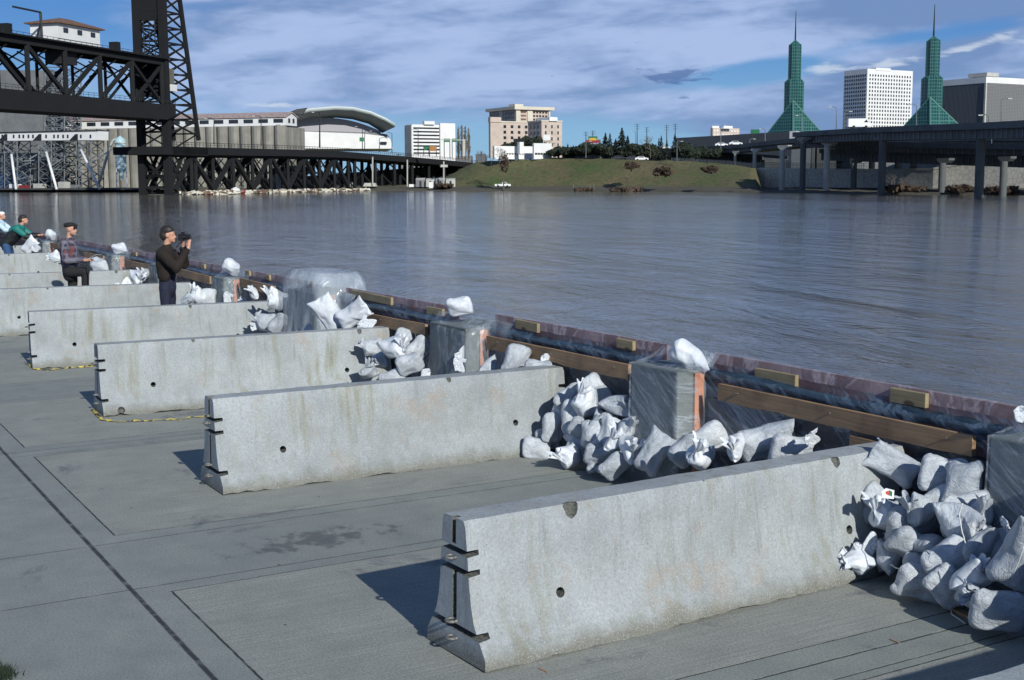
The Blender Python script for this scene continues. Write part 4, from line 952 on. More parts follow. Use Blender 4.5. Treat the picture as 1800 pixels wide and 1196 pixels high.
hc = (0, .06, 1.72); arm = [((-.20,0,1.46), (-.25,.02,1.18), .055, .045), ((-.25,.02,1.18), (-.10,.30,1.16), .043, .03), ((.20,0,1.46), (.25,.05,1.17), .055, .045), ((.25,.05,1.17), (.08,.32,1.16), .043, .03)]
lg = [((-.10,0,.93), (-.11,0,.5), .09, .06), ((-.11,0,.5), (-.1,-.04,.09), .058, .042), ((.10,.02,.95), (.12,.36,.96), .088, .065), ((.12,.36,.96), (.12,.35,.56), .062, .045)]
blob_mesh('body', head_parts(hc)+[((0,0,1.48), (0,.04,1.66), .06, .055), ((0,0,.98), (0,0,1.40), .13, .15), ((-.13,0,1.44), (.13,0,1.44), .08, .08)]+arm+hand_parts((-.09,.31,1.16), (.2,1,.05), .6, 1)+hand_parts((.08,.33,1.16), (-.2,1,.05), .6, -1)+lg, M_skin, r, .013, 2)
blob_mesh('plaid_shirt', [((0,0,1.12), (0,0,1.38), .165, .175), ((-.14,0,1.43), (.14,0,1.43), .10, .10), ((0,0,1.50), (0,.02,1.54), .075, .07)]+[(a, b, c+.03, d+.03) for a, b, c, d in arm[::2]]+[(a, Vector(b).lerp(Vector(a), .1), c+.03, d+.02) for a, b, c, d in arm[1::2]], m_plaid(), r, .016, 4, .010)
blob_mesh('trousers', [((0,0,.90), (0,0,1.02), .14, .135)]+[(a, b, c+.012, d+.022) for a, b, c, d in lg], M_black, r, .016, 4, .006)
blob_mesh('flat_cap', [((0,.045,1.80), (.102,.128,.045)), ((0,.155,1.785), (.07,.05,.016)), ((0,.03,1.78), (.09,.11,.04))], M_black, r, .012, 2)
blob_mesh('beard', [((0,.075,1.635), (.058,.05,.052))], plain('grey_beard', (.12,.10,.09), .9), r, .012, 2)
q = MB(); q.box((-.066,.142,1.722), (-.008,.156,1.762)); q.box((.008,.142,1.722), (.066,.156,1.762)); q.box((-.009,.146,1.745), (.009,.152,1.752)); g_ = q.build('sunglasses', plain('black_lens', (.01,.006,.006), .15), None); g_.parent = r
blob_mesh('shoe', [((-.10,-.06,.045), (-.10,.10,.035), .043, .038)], M_black, r, .014); blob_mesh('shoe', [((.12,.33,.515), (.12,.49,.50), .043, .038)], M_black, r, .014)
q = MB(); q.add([(-.10,.40,1.20), (.10,.40,1.19), (.12,.56,1.27), (-.08,.58,1.26), (0,.49,1.25)], [(0,1,4),(1,2,4),(2,3,4),(3,0,4)])
pp = q.build('paper', plain('white_paper', (.85,.85,.84), .7, .02), fix=False); md = pp.modifiers.new('s', 'SOLIDIFY'); md.thickness = .003; pp.matrix_world = Matrix.Translation((P1.x, 5.05, 0)) @ Matrix.Rotation(RZ-.1, 4, 'Z') @ Matrix.Scale(1.04, 4); tag(pp, 'folded white paper held by the plaid-shirted man', 'paper')
bx = MB(); bb = Matrix.Translation((P1.x, 5.05, 0)) @ Matrix.Rotation(RZ-.1, 4, 'Z'); bx.box((-.02,.22,0), (.26,.75,.47)); b_ = bx.build('concrete_block', M_conc); b_.matrix_world = bb; tag(b_, 'concrete block under the raised foot of the plaid-shirted man', 'block')
q = MB(); q.tube([(.2,.30,1.14), (.22,.42,1.10), (.24,.47,.95), (.25,.46,.5), (.26,.47,.02)], .010, 8); ck = q.build('walking_cane', M_black, smooth=True); ck.matrix_world = Matrix.Translation((P1.x, 5.05, 0)) @ Matrix.Rotation(RZ-.1, 4, 'Z') @ Matrix.Translation((0,0,0)); tag(ck, 'dark cane hanging from the arm of the plaid-shirted man', 'cane')
# man in teal leaning on the wall
P2 = ony(12, 430, 5.9); r = person((P2.x, 5.9, 0), RZ, 'dark-haired man in a teal and black jacket and blue jeans leaning on the wall'); r.scale = (1.0,)*3
lg = [((-.10,0,.93), (-.11,.10,.5), .09, .06), ((-.11,.10,.5), (-.1,-.12,.09), .058, .042), ((.10,.02,.93), (.12,.12,.5), .09, .065), ((.12,.12,.5), (.12,-.1,.09), .062, .045)]
arm = [((-.17,.38,1.36), (-.2,.60,1.20), .055, .045), ((-.20,.60,1.20), (-.15,.86,1.22), .043, .03), ((.17,.38,1.36), (.2,.62,1.18), .055, .045), ((.2,.62,1.18), (.12,.88,1.22), .043, .03)]
hc = (0,.50,1.64)
blob_mesh('body', head_parts(hc)+[((0,.38,1.42), (0,.47,1.57), .06, .055), ((0,0,.98), (0,.34,1.34), .13, .15), ((-.12,.36,1.36), (.12,.36,1.36), .08, .08)]+arm+hand_parts((-.15,.87,1.22), (.1,1,0), .3, 1)+hand_parts((.12,.89,1.22), (-.1,1,0), .3, -1)+lg, M_skin, r, .013, 2)
blob_mesh('jacket', [((0,-.02,1.0), (0,.32,1.32), .18, .18)]+[(a, Vector(b).lerp(Vector(a), .08), c+.03, d+.03) for a, b, c, d in arm], plain('black_jacket', (.008,.010,.012), .6), r, .016, 4, .012)
blob_mesh('teal_yoke', [((-.15,.36,1.39), (.15,.36,1.39), .118, .118), ((0,.22,1.33), (0,.40,1.42), .15, .11), ((-.18,.40,1.36), (-.21,.56,1.25), .094, .084), ((.18,.40,1.36), (.21,.56,1.25), .094, .084)], plain('teal_cloth', (.01,.16,.14), .6), r, .016, 3, .008)
blob_mesh('jeans', [((0,0,.90), (0,0,.98), .155, .15)]+[(a, b, c+.02, d+.028) for a, b, c, d in lg], plain('blue_jeans', (.025,.07,.17), .85), r, .016, 4, .006)
blob_mesh('hair', [((0,.475,1.705), (.09,.112,.075)), ((0,.43,1.65), (.09,.09,.10))], M_hairk, r, .012, 2, .004)
shoes([(-.1,-.12),(.12,-.1)], r, M_black)
# person at the very left edge, behind him
P3 = ony(-19, 400, 6.3); r = person((P3.x, 6.3, 0), RZ, 'person in a pale blue jacket leaning on the wall at the left edge')
arm2 = [((x, y, z), (a, b, c), d, e) for (x, y, z), (a, b, c), d, e in [((.17,.38,1.36), (.22,.58,1.18), .055, .045), ((.22,.58,1.18), (.12,.8,1.16), .043, .03), ((-.17,.38,1.36), (-.2,.6,1.18), .055, .045), ((-.2,.6,1.18), (-.12,.8,1.16), .043, .03)]]
blob_mesh('body', head_parts((0,.42,1.62))+[((0,.32,1.42), (0,.40,1.55), .06, .055), ((0,0,.98), (0,.30,1.34), .13, .15)]+arm2+hand_parts((.12,.81,1.16), (0,1,0), .4, -1)+hand_parts((-.12,.81,1.16), (0,1,0), .4, 1)+legs(.9, .93, 0), M_skin, r, .014, 2)
blob_mesh('jacket', [((0,-.02,1.0), (0,.30,1.34), .18, .19), ((-.15,.32,1.38), (.15,.32,1.38), .11, .11)]+[(a, b, c+.03, d+.026) for a, b, c, d in arm2], plain('pale_blue_cloth', (.45,.58,.68), .6), r, .016, 4, .01)
blob_mesh('cap', [((0,.41,1.69), (.09,.105,.06))], plain('white_cloth', (.75,.76,.78), .7), r, .012, 2)
blob_mesh('trousers', [((0,0,.92), (0,0,.98), .155, .15)]+[(a, b, c+.018, d+.026) for a, b, c, d in legs(1, .93, 0)], M_navy, r, .016, 4)
shoes([(-.09,0),(.09,0)], r, M_black)
# ================================================================ river
def m_water():
    t = NT('river_water'); co = t.co.outputs['Object']; rot = math.radians(12)
    def two(sc_, r): return t.map(sc_, t.n('ShaderNodeMapping', {0: co, 'Rotation': (0, 0, r)}).outputs[0])
    big = t.noise(1, 4, .55, two((.020, .075, 1), rot), .8); swirl = t.noise(1, 5, .6, two((.10, .30, 1), rot), 1.4)
    rip = t.noise(1, 6, .62, two((.55, 1.25, 1), rot+.2), .8); rip2 = t.noise(1, 4, .6, two((2.3, 4.2, 1), rot-.3), .5)
    c = t.mix(t.ramp(big, .35, .65), (.095,.094,.086), (.14,.13,.115)); c = t.mix(t.ramp(swirl, .5, .7, 0, .6), c, (.11,.088,.070))
    amp = t.ramp(big, .38, .62, .55, 1.15)
    h = t.math('ADD', t.math('MULTIPLY', swirl, 1.6), t.math('ADD', t.math('MULTIPLY', rip, .55), t.math('MULTIPLY', rip2, .20)))
    h = t.math('MULTIPLY', h, amp)
    return t.fin(c, .06, t.bump(h, 1., .115), IOR=1.33)
w = MB(); w.quad((-7000, 7.25, -.9), (3000, 7.25, -.9), (3000, 9000, -.9), (-7000, 9000, -.9)); w.quad((-7000, -5000, -3.9), (3000, -5000, -3.9), (3000, 7.25, -3.9), (-7000, 7.25, -3.9))
tag(w.build('river', m_water(), fix=False), kind='structure')
# ================================================================ far bank
def interp(tab, x):
    for (a, u), (b, v) in zip(tab, tab[1:]):
        if x <= b: k = max(0, (x-a)/(b-a)); return u+(v-u)*k
    return tab[-1][1]
DW = [(-500,480),(0,462),(290,432),(600,440),(760,425),(950,405),(1150,372),(1300,345),(1450,315),(1600,296),(1800,280),(2300,250)]
ZC = [(-500,.4),(620,.4),(760,1.),(835,8.8),(870,9.3),(1000,9.6),(1100,9.0),(1200,7.9),(1290,6.6),(1345,5.2),(2300,5.2)]
def hz(px): return interp([(830,0),(880,1)], px)
def ground_z(px, D):
    d = D-interp(DW, px); zc = interp(ZC, px)
    if d < 1: return -1
    run = 30 if px < 1340 else 1.5; a = 12 if px < 1340 else 60
    if d < a: return -.6+.8*d/a
    if d < a+run: return .2+(zc-.2)*(d-a)/run
    return zc
def m_bank():
    t = NT('river_bank'); n = t.noise(.05, 6, .65); n2 = t.noise(.22, 6, .75); n3 = t.noise(.9, 6, .75); z = t.n('ShaderNodeSeparateXYZ', {0: t.co.outputs['Object']}).outputs[2]
    c = t.mix(t.ramp(n, .35, .62), (.065,.11,.022), (.17,.145,.065)); c = t.mix(t.ramp(n2, .45, .7, 0, .8), c, (.15,.095,.06)); c = t.mix(t.ramp(n3, .46, .66, 0, .8), c, (.028,.038,.016))
    c = t.mix(t.ramp(z, .0, .9, 1, 0), c, (.085,.078,.06))
    return t.fin(c, .95, t.bump(n3, 1., .4))
b = MB(); vs = []; cols = list(range(-520, 2320, 12)); nr = 0
for px in cols:
    dw = interp(DW, px); rows = [dw-.5, dw+1, dw+4, dw+9, dw+12, dw+15, dw+20, dw+26, dw+32, dw+38, dw+42, dw+50, dw+58, dw+66, dw+120, 1500, 9000]; nr = len(rows)
    for k, D in enumerate(rows):
        p = at(px, 300, D); zz = ground_z(px, D) if k else -1.6
        if k and k < 11: zz += .4*mnoise.noise(Vector((p.x*.05, p.y*.05, 3)))+.4*mnoise.noise(Vector((p.x*.25, p.y*.25, 3)))
        vs.append((p.x, p.y, zz))
b.add(vs, [(i*nr+j, (i+1)*nr+j, (i+1)*nr+j+1, i*nr+j+1) for i in range(len(cols)-1) for j in range(nr-1)])
tag(b.build('far_bank', m_bank(), fix=False, smooth=True), kind='structure')
# ---------------------------------------------------------------- far materials
F_black = plain('black_steel', (.004,.005,.007), .9, .3, .3); F_blackl = plain('dark_grey_steel', (.014,.016,.02), .7, .3, .3)
F_white = plain('white_paint', (.70,.71,.72), .6, .08, .2); F_cream = plain('cream_concrete', (.58,.54,.46), .8, .1, .2); F_pink = plain('pink_brick', (.50,.42,.37), .85, .12, .5)
F_glass = plain('dark_window', (.02,.025,.03), .15, .3, .5); F_grey = plain('grey_concrete_far', (.17,.18,.19), .85, .2, .3); F_lgrey = plain('light_concrete_far', (.42,.42,.40), .85, .15, .3)
F_slate = plain('slate_cladding', (.085,.095,.11), .6, .15, .3); F_green = plain('green_sign', (.01,.13,.06), .5); F_brown = plain('brown_roof', (.16,.09,.06), .85, .3, 1); F_roof = plain('pale_pink_roof', (.33,.26,.25), .85, .3, 1)
F_dk = plain('dark_concrete_far', (.045,.05,.055), .85, .3, .2); F_red = plain('red_paint', (.22,.03,.03), .5); F_yel = plain('yellow_paint', (.6,.35,.03), .5)
def cbox(xl, xc, xr, yt, yb, D):
    P = at(xc, yt, D); Pb = at(xc, yb, D); return [ony(xl, yt, P.y).x, P.x, P.y, onx(xr, yt, P.x).y, Pb.z, P.z]
def boxp(name, B, mat, parent=None, **k):
    m = MB(); m.box((B[0], B[2], B[4]), (B[1], B[3], B[5])); return m.build(name, mat, parent, **k)
def wins(parent, B, face, nc, nrw, mu=.04, mt=.05, mb=.05, fw=.55, fh=.6, mat=None, lim=100, name='window', cnt=[0]):
    mat = mat or F_glass; x0, x1, y0, y1, z0, z1 = B; L = []
    for r in range(nrw):
        for c in range(nc):
            H = (z1-z0)*(1-mt-mb)/nrw; zc = z1-(z1-z0)*mt-(r+.5)*H; h = H*fh/2
            if face == 'x': Wd = (y1-y0)*(1-2*mu)/nc; u = y0+(y1-y0)*mu+(c+.5)*Wd; q = Wd*fw/2; L.append(((x1-.02, u-q, zc-h), (x1+.10, u+q, zc+h)))
            else: Wd = (x1-x0)*(1-2*mu)/nc; u = x1-(x1-x0)*mu-(c+.5)*Wd; q = Wd*fw/2; L.append(((u-q, y0-.10, zc-h), (u+q, y0+.02, zc+h)))
    k = parent.get('_w', 0)
    for i, (a, b_) in enumerate(L):
        if k >= lim: 
            m = MB(); [m.box(*e) for e in L[i:]]; o = m.build('windows', mat, parent); o['kind'] = 'stuff'; break
        m = MB(); m.box(a, b_); m.build(name, mat, parent); k += 1
    parent['_w'] = k
def bld(name, B, lab, cat='building', g=None): return empty(name, ((B[0]+B[1])/2, (B[2]+B[3])/2, B[4]), lab, cat, g)
# white office tower
B = cbox(1484, 1525, 1605, 121, 232, 690); r = bld('office_tower', B, 'white office tower with a grid of small dark windows between the two glass spires'); boxp('wall', B, F_white, r)
wins(r, B, 'x', 16, 15, .03, .07, .0, .42, .55); wins(r, B, 'y', 10, 15, .03, .07, .0, .5, .6)
B2 = cbox(1530, 1540, 1566, 119.2, 124, 694); boxp('roof_plant', B2, F_white, r)
# grey tower
B = cbox(1652, 1733, 1900, 146, 232, 600); r = bld('office_tower', B, 'broad grey office block with a white roof band at the right edge'); boxp('wall', B, F_slate, r)
q = [B[0]-.3, B[1]+.3, B[2]-.3, B[3]+.3, B[5]+.01, B[5]+2.6]; boxp('roof_band', q, F_white, r)
B3 = cbox(1702, 1735, 1756, 127.5, 134, 606); boxp('roof_plant', B3, F_lgrey, r)
m = MB(); H = B[5]-B[4]
for k in range(60): y = B[2]+(B[3]-B[2])*k/60; m.box((B[1]-.02, y, B[4]), (B[1]+.18, y+.35, B[5]-.1))
for k in range(34): z = B[4]+H*k/34; m.box((B[1]-.02, B[2], z), (B[1]+.13, B[3], z+.5))
m.build('facade_fins', plain('grey_fin', (.17,.175,.185), .7, .1), r); m = MB()
for k in range(36): x = B[0]+(B[1]-B[0])*k/36; m.box((x, B[2]-.2, B[4]), (x+.35, B[2]+.02, B[5]-.1))
m.build('side_fins', plain('shade_toned_fin', (.13,.15,.18), .6, .1), r); m = MB(); m.box((B[1]-.4, B[2]-.5, B[4]), (B[1]+.5, B[2]+.3, B[5])); m.build('corner_pier', F_lgrey, r)  # side fins coloured darker, the shade of this face painted in
B = cbox(1640, 1691, 1700, 139, 232, 640); r = bld('office_annex', B, 'pale ribbed annex left of the broad grey office block'); boxp('wall', B, plain('ribbed_metal', (.22,.26,.30), .5, .1), r); m = MB()
for k in range(22): x = B[0]+(B[1]-B[0])*k/22; m.box((x, B[2]-.25, B[4]), (x+.5, B[2]+.02, B[5]-.1))
m.build('ribs', F_slate, r)
# glass spires
def m_glass(name, pitch):
    t = NT(name); x = t.n('ShaderNodeSeparateXYZ', {0: t.co.outputs['Object']}); u = t.math('ADD', x.outputs[0], x.outputs[1])
    def ln(v, p, w_): return t.ramp(t.math('ABSOLUTE', t.math('SUBTRACT', t.math('MODULO', t.math('ADD', v, 900.), p), p/2)), w_, w_+.08, 1, 0)
    g_ = t.math('MAXIMUM', ln(u, pitch, .13), ln(x.outputs[2], pitch, .13)); n = t.noise(.4, 4, .7)
    c = t.mix(t.ramp(n, .3, .7), (.006,.036,.040), (.012,.070,.070)); c = t.mix(t.math('MULTIPLY', g_, .6), c, (.09,.22,.205))
    return t.fin(c, .22, t.bump(t.noise(.9, 2, .5), .2, .2))
F_tg = m_glass('green_tower_glass', 1.45); F_fr = plain('pale_green_frame', (.05,.18,.16), .5)
def spire(cx, yb, D, s, lab, ym, yt, y2, y3, y4, y5):
    """mast top, tip, shoulder, waist, roof apex, base rows in pixels"""
    c = at(cx, yb, D); k = D/FPX*1.02; zz = lambda y: at(cx, y, D).z
    r = empty('glass_spire', (c.x, c.y, c.z), lab, 'tower', 'twin green glass spires'); m = MB(); ro = PI/8
    w1, w2, w3 = 10.2*k*s, 15.8*k*s, 49*k*s
    pts = [(w2, zz(yb)), (w2, zz(y3+6)), (w1, zz(y3)), (w1, zz(y2)), (.15, zz(yt))]; pts = [(a/math.cos(PI/8)*.97, z-c.z) for a, z in pts]
    m.lathe(pts, (c.x, c.y, c.z), 8, ro); m.build('glass_shaft', F_tg, r)
    m = MB()
    for i in range(8):
        a = ro+2*PI*i/8; P = [(c.x+a_*math.cos(a), c.y+a_*math.sin(a), c.z+z) for a_, z in pts]
        for p, q in zip(P, P[1:]): m.bar(p, q, .2)
    m.build('shaft_ribs', F_fr, r)
    m = MB(); m.tube([(c.x, c.y, zz(yt)-1), (c.x, c.y, zz(ym))], [.42, .12], 6); m.build('mast', F_blackl, r)
    m = MB(); h = w3*.80; base = [(c.x-h, c.y-h), (c.x+h, c.y-h), (c.x+h, c.y+h), (c.x-h, c.y+h)]; zb = zz(y5); za = zz(y4); t_ = w2*.0+.01; off = w2*.62
    cc = (c.x+off, c.y-off); base = [(cc[0]-h*.9, cc[1]-h*.55), (cc[0]+h*.55, cc[1]-h*.55), (cc[0]+h*.55, cc[1]+h*.9), (cc[0]-h*.9, cc[1]+h*.9)]
    R = Vector((c.x+off*.55, c.y-off*.45, 0)); ap = (R.x, R.y, za)
    # slope the two visible faces out from the front ridge
    fl = ony(cx-46*s, y5, cc[1]-h*.1); fr = onx(cx+52*s, y5, cc[0]+h*.1); A = Vector((ap[0]+.6, ap[1]-.6, zb)); Lp = at(cx-46*s, y5, D*1.0); Rp = at(cx+53*s, y5, D*1.0); Bk = Vector((c.x-h, c.y+h*.6, zb))
    ap = Vector(at(cx, y4, D-w2-1)); A = at(cx, y5, D-w2-6)
    m.add([ap, A, Lp, Rp, Bk], [(0,1,2),(0,3,1),(0,2,4),(0,4,3),(1,3,4,2)]); m.build('pyramid_roof', F_tg, r)
    m = MB()
    for q in (Lp, Rp, A): m.bar(ap, q, .4)
    for f in (.3, .55, .8): m.bar(ap.lerp(A, f), ap.lerp(Rp, f), .25); m.bar(ap.lerp(A, f), ap.lerp(Lp, f), .16)
    for f in (.3, .6): m.bar(A.lerp(Rp, f), ap.lerp(Rp, f), .25)
    m.build('roof_frames', F_fr, r)
spire(1394, 246, 612, 1.0, 'left green glass spire on a pyramid base with a thin mast', 20, 71, 80, 139, 177, 236)
spire(1635, 236, 590, 1.04, 'right green glass spire on a pyramid base with a thin mast', 8, 64, 73, 133, 171, 224)
# pink apartment building
B = cbox(860, 906, 966, 193, 262, 530); r = bld('apartment_building', B, 'pink brick apartment building with a flat cream roof and stepped lower wings'); boxp('tower_wall', B, F_pink, r)
k = 530/FPX
boxp('roof_slab', [B[0]-1.2, B[1]+1.5, B[2]-1.2, B[3]+1.5, B[5]+.02, B[5]+1.3], F_cream, r)
boxp('roof_plant', cbox(894, 905, 920, 183, 191, 534), F_cream, r)
m = MB(); y0, y1 = B[2], B[3]
for f0, f1 in ((.0,.12),(.33,.48),(.95,1.)): m = MB(); m.box((B[1]-.05, y0+(y1-y0)*f0, B[4]), (B[1]+.6, y0+(y1-y0)*f1, B[5])); m.build('cream_fin', F_cream, r)
m = MB()
m.box((B[0]+(B[1]-B[0])*.42, B[2]-.6, B[4]), (B[0]+(B[1]-B[0])*.56, B[2]+.05, B[5])); m.build('cream_fin', F_cream, r)
Bs = [B[0], B[1], y0+(y1-y0)*.14, y0+(y1-y0)*.32, B[4]+7, B[5]-.2]; wins(r, Bs, 'x', 1, 6, .05, 0, 0, .9, .45, F_brown, name='window')
Bs = [B[0], B[1], y0+(y1-y0)*.49, y0+(y1-y0)*.95, B[4]+7, B[5]-.2]; wins(r, Bs, 'x', 5, 6, .02, 0, 0, .62, .5)
wins(r, [B[0], B[0]+(B[1]-B[0])*.4, B[2], B[3], B[4]+5, B[5]], 'y', 3, 6); wins(r, [B[0]+(B[1]-B[0])*.58, B[1], B[2], B[3], B[4]+5, B[5]], 'y', 4, 6)
W1 = cbox(859, 862, 931, 215, 277, 492); boxp('left_wing', W1, F_pink, r); boxp('left_wing_parapet', [W1[0]-.2, W1[1]+.2, W1[2]-.2, W1[3]+.2, W1[5]+.01, W1[5]+.5], F_cream, r)
wins(r, [W1[0], W1[1], W1[2]+(W1[3]-W1[2])*.27, W1[3], W1[4]+1, W1[5]], 'x', 4, 5, .0, .04, .1, .36, .52)
W0 = cbox(858, 862, 881, 206, 214.8, 491.6); boxp('stair_tower', W0, F_pink, r)
W2 = cbox(928, 952, 988, 214, 277, 478); boxp('right_wing', W2, F_pink, r); wins(r, W2, 'x', 3, 5, .05, .05, .1, .22, .52); wins(r, W2, 'y', 3, 5, .1, .05, .1, .35, .52)
boxp('right_wing_parapet', [W2[0]-.2, W2[1]+.2, W2[2]-.2, W2[3]+.2, W2[5]+.01, W2[5]+.5], F_cream, r)
boxp('white_penthouse', cbox(944, 966, 980, 206, 213, 479), F_white, r)
# white low building
B = cbox(866, 869, 941, 257, 280, 446); r = bld('low_building', B, 'long white low building in front of the pink apartment building'); boxp('wall', B, F_white, r); C_ = cbox(936, 938.5, 970, 252, 280, 445.5); boxp('tall_wing', C_, F_white, r)
wins(r, B, 'x', 7, 1, .28, .45, .28, .7, .35); wins(r, C_, 'x', 6, 1, .04, .55, .22, .8, .5); m = MB(); P = at(917, 250, 447); m.box((P.x-1.5, P.y-.8, P.z-4), (P.x, P.y+.8, P.z)); m.build('chimney', F_white, r)
# white hotel with stripes
B = cbox(712, 724, 798, 219, 285, 760); r = bld('hotel_building', B, 'white slab hotel with dark horizontal window bands in the distance'); boxp('wall', B, F_white, r); y0, y1 = B[2], B[3]; m = MB()
for i in range(8):
    H = (B[5]-B[4])/10.5; z = B[5]-1.6-i*H; m = MB(); m.box((B[1]-.02, y0+(y1-y0)*.03, z-H*.42), (B[1]+.15, y0+(y1-y0)*.64, z)); m.build('window_band', F_glass, r)
m = MB(); m.box((B[1], y0+(y1-y0)*.64, B[4]), (B[1]+1.5, y1, B[5]+1)); m.build('white_wing', F_white, r); boxp('roof_plant', cbox(742, 746, 764, 213, 219, 762), F_white, r)
boxp('side_wall', [B[0], B[1]-.3, B[2]-.4, B[2], B[4], B[5]-.4], F_lgrey, r)
# distant pink and white building, exhibition hall
B = cbox(1249, 1253, 1300, 225, 250, 950); r = bld('distant_apartments', B, 'distant pink and white apartment block above the long exhibition hall'); boxp('wall', B, F_pink, r); wins(r, B, 'x', 9, 3, .02, .05, .1, .5, .45, F_white, name='balcony')
for i, (a, b_) in enumerate(((1252,1264),(1272,1288))): boxp('roof_plant', cbox(a-1, a, b_, 221.5, 226, 951), F_white, r)
B = cbox(1180, 1186, 1392, 243, 290, 640); m = MB(); zt2 = at(1392, 231, 560).z
r = bld('exhibition_hall', B, 'long low dark grey exhibition hall left of the left glass spire'); A = at(1186, 243, 640); C_ = at(1392, 231, 585); m.prism([(A.x, A.y, 0), (C_.x, C_.y, 0), (C_.x, C_.y, C_.z), (A.x, A.y, A.z)], (-40, 50, 0)); m.build('wall', F_slate, r)
m = MB(); P = at(1388, 231, 560); Q = at(1400, 231, 558); zb_ = at(1390, 244, 560).z; m.prism([(P.x, P.y, zb_), (Q.x, Q.y, zb_), (Q.x, Q.y, P.z), (P.x, P.y, P.z)], (-6, 8, 0)); o = m.build('stair_block', F_white, loc=P); tag(o, 'small white block at the right end of the exhibition hall', 'building')
# ---------------------------------------------------------------- arena
D = 640; Pl = Plane(at(590, 230, D), 30.4+90-8)
def pxpoly(Pn, pts, o=0.): 
    L = []
    for x, y in pts: h = Pn.hit(x, y); L.append(h+Pn.n*o)
    return L
c0 = at(590, 230, D); r = empty('arena', (c0.x, c0.y, 5), 'large arena with a curved grey metal roof over a white drum', 'arena')
def slab(name, pts, dep, o, mat, par): m = MB(); m.prism(pxpoly(Pl, pts, o), -Pl.n*dep); return m.build(name, mat, par)
def arc(x0, x1, ym, ye0, ye1, n=16):
    return [(x0+(x1-x0)*i/n, (ye0+(ye1-ye0)*i/n)-(((ye0+ye1)/2-ym))*(1-(2*i/n-1)**2)) for i in range(n+1)]
slab('drum_wall', [(440,262),(440,233)]+[(500,231),(560,233),(640,236),(680,241),(686,246),(690,262)], 60, 4, F_white, r)
slab('upper_band', [(440,233),(440,229)]+[(500,230),(600,232),(660,234),(680,237),(684,241),(680,241),(640,236),(560,233)], 58, 3.5, F_grey, r)
slab('dome_wall', [(440,232),(440,214)]+arc(500, 670, 208, 219, 232)[0:]+[(668,236),(600,233)], 55, 2, plain('mauve_cladding', (.36,.35,.39), .8, .08), r)
def roof():
    top = [(440,216),(500,211.5),(520,201),(545,194),(590,190.5),(620,192),(650,199),(675,210),(692,220)]; low = [(690,224.5),(672,229),(660,220),(640,209),(620,204),(600,202),(560,204),(520,209),(500,212),(440,218)]
    m = MB(); T = pxpoly(Pl, top, 16); Bq = pxpoly(Pl, [(x, y+5.5) for x, y in top], 14); BT = [p-Pl.n*70+Vector((0,0,4)) for p in T]; n = len(top); vs = T+Bq+BT
    U = [Pl.hit(x, y+12)-Pl.n*1.0 for x, y in [(440,216),(500,211),(520,206),(545,199),(590,195),(620,198),(648,206),(664,216),(672,222)]]
    vs += U; fs = []
    for i in range(n-1): fs += [(i, i+1, n+i+1, n+i), (2*n+i, 2*n+i+1, i+1, i)]
    m.add(vs, fs); m.build('roof_shell', plain('grey_green_metal', (.46,.53,.55), .45, .1, .1), r, fix=False, smooth=True)
    m = MB(); m.add(vs[n:2*n]+vs[3*n:], [(i, i+1, n+i+1, n+i) for i in range(n-1)]); m.build('roof_soffit', plain('dark_soffit', (.26,.29,.31), .8), r, fix=False, smooth=True)
roof()
slab('skylight_wedge', [(497,206),(523,195.5),(541,193),(534,204),(520,203.5),(500,210)], 6, 17, F_dk, r)
slab('entrance_sign', [(668,250),(679,250),(679,254),(669,254)], 1, 5, F_glass, r)
# ---------------------------------------------------------------- grain elevator
E_ = Plane(at(499, 300, 441), -42.4)
def ez(x, y): return E_.sz(x, y)
sR = ez(499, 220)[0]; sL = ez(73, 220)[0]; zt = E_.hit(499, 221).z; g0 = E_.w((sR+sL)/2, 0, -5)
r = empty('grain_elevator', g0, 'long concrete grain elevator with a row of tall silos behind the bridge', 'grain elevator')
L = abs(sL-sR); sg = 1 if sL > sR else -1; n = int(L/4.3); dr = L/n
F_silo = None
def m_silo():
    t = NT('stained_silo_concrete'); n1 = t.noise(1, 5, .65, t.map((.5, .5, .035))); n2 = t.noise(.3, 5, .6)
    c = t.mix(t.ramp(n1, .3, .7), (.17,.165,.145), (.33,.32,.29)); return t.fin(t.mix(t.ramp(n2, .4, .7, 0, .5), c, (.11,.11,.10)), .9)
F_silo = m_silo()
for i in range(n):
    c = E_.w(sR+sg*dr*(i+.5), 0, -dr*.42); m = MB(); m.lathe([(dr*.50, -1), (dr*.50, zt)], (c.x, c.y, 0), 14); m.build('silo', F_silo, r, smooth=False)
m = MB(); P = [E_.w(sR+.1, 0, -1.6), E_.w(sL, 0, -1.6)]; m.prism([P[0]-Vector((0,0,1)), P[1]-Vector((0,0,1)), P[1]+Vector((0,0,zt-.4)), P[0]+Vector((0,0,zt-.4))], -E_.n*14); m.build('elevator_body', F_silo, r)
gz0, gz1, gz2 = zt+.1, E_.hit(480, 205).z, E_.hit(470, 199).z
m = MB(); s0 = sR-sg*.3; m.prism([E_.w(s0, gz0, -1), E_.w(s0, gz1, -1), E_.w(s0, gz2, -5), E_.w(s0, gz1, -9), E_.w(s0, gz0, -9)], E_.t*(sg*(L+.5))); o = m.build('gallery_wall', F_white, r)
m = MB()
a_, b2 = E_.w(s0-sg*.4, gz1-.25, -.5), E_.w(s0-sg*.4, gz2+.15, -5); c2 = E_.w(s0-sg*.4, gz1-.25, -9.5); m.prism([a_, b2, c2, c2+Vector((0,0,.35)), b2+Vector((0,0,.35)), a_+Vector((0,0,.35))], E_.t*(sg*(L+1.2))); m.build('gallery_roof', F_roof, r)
nw = 17
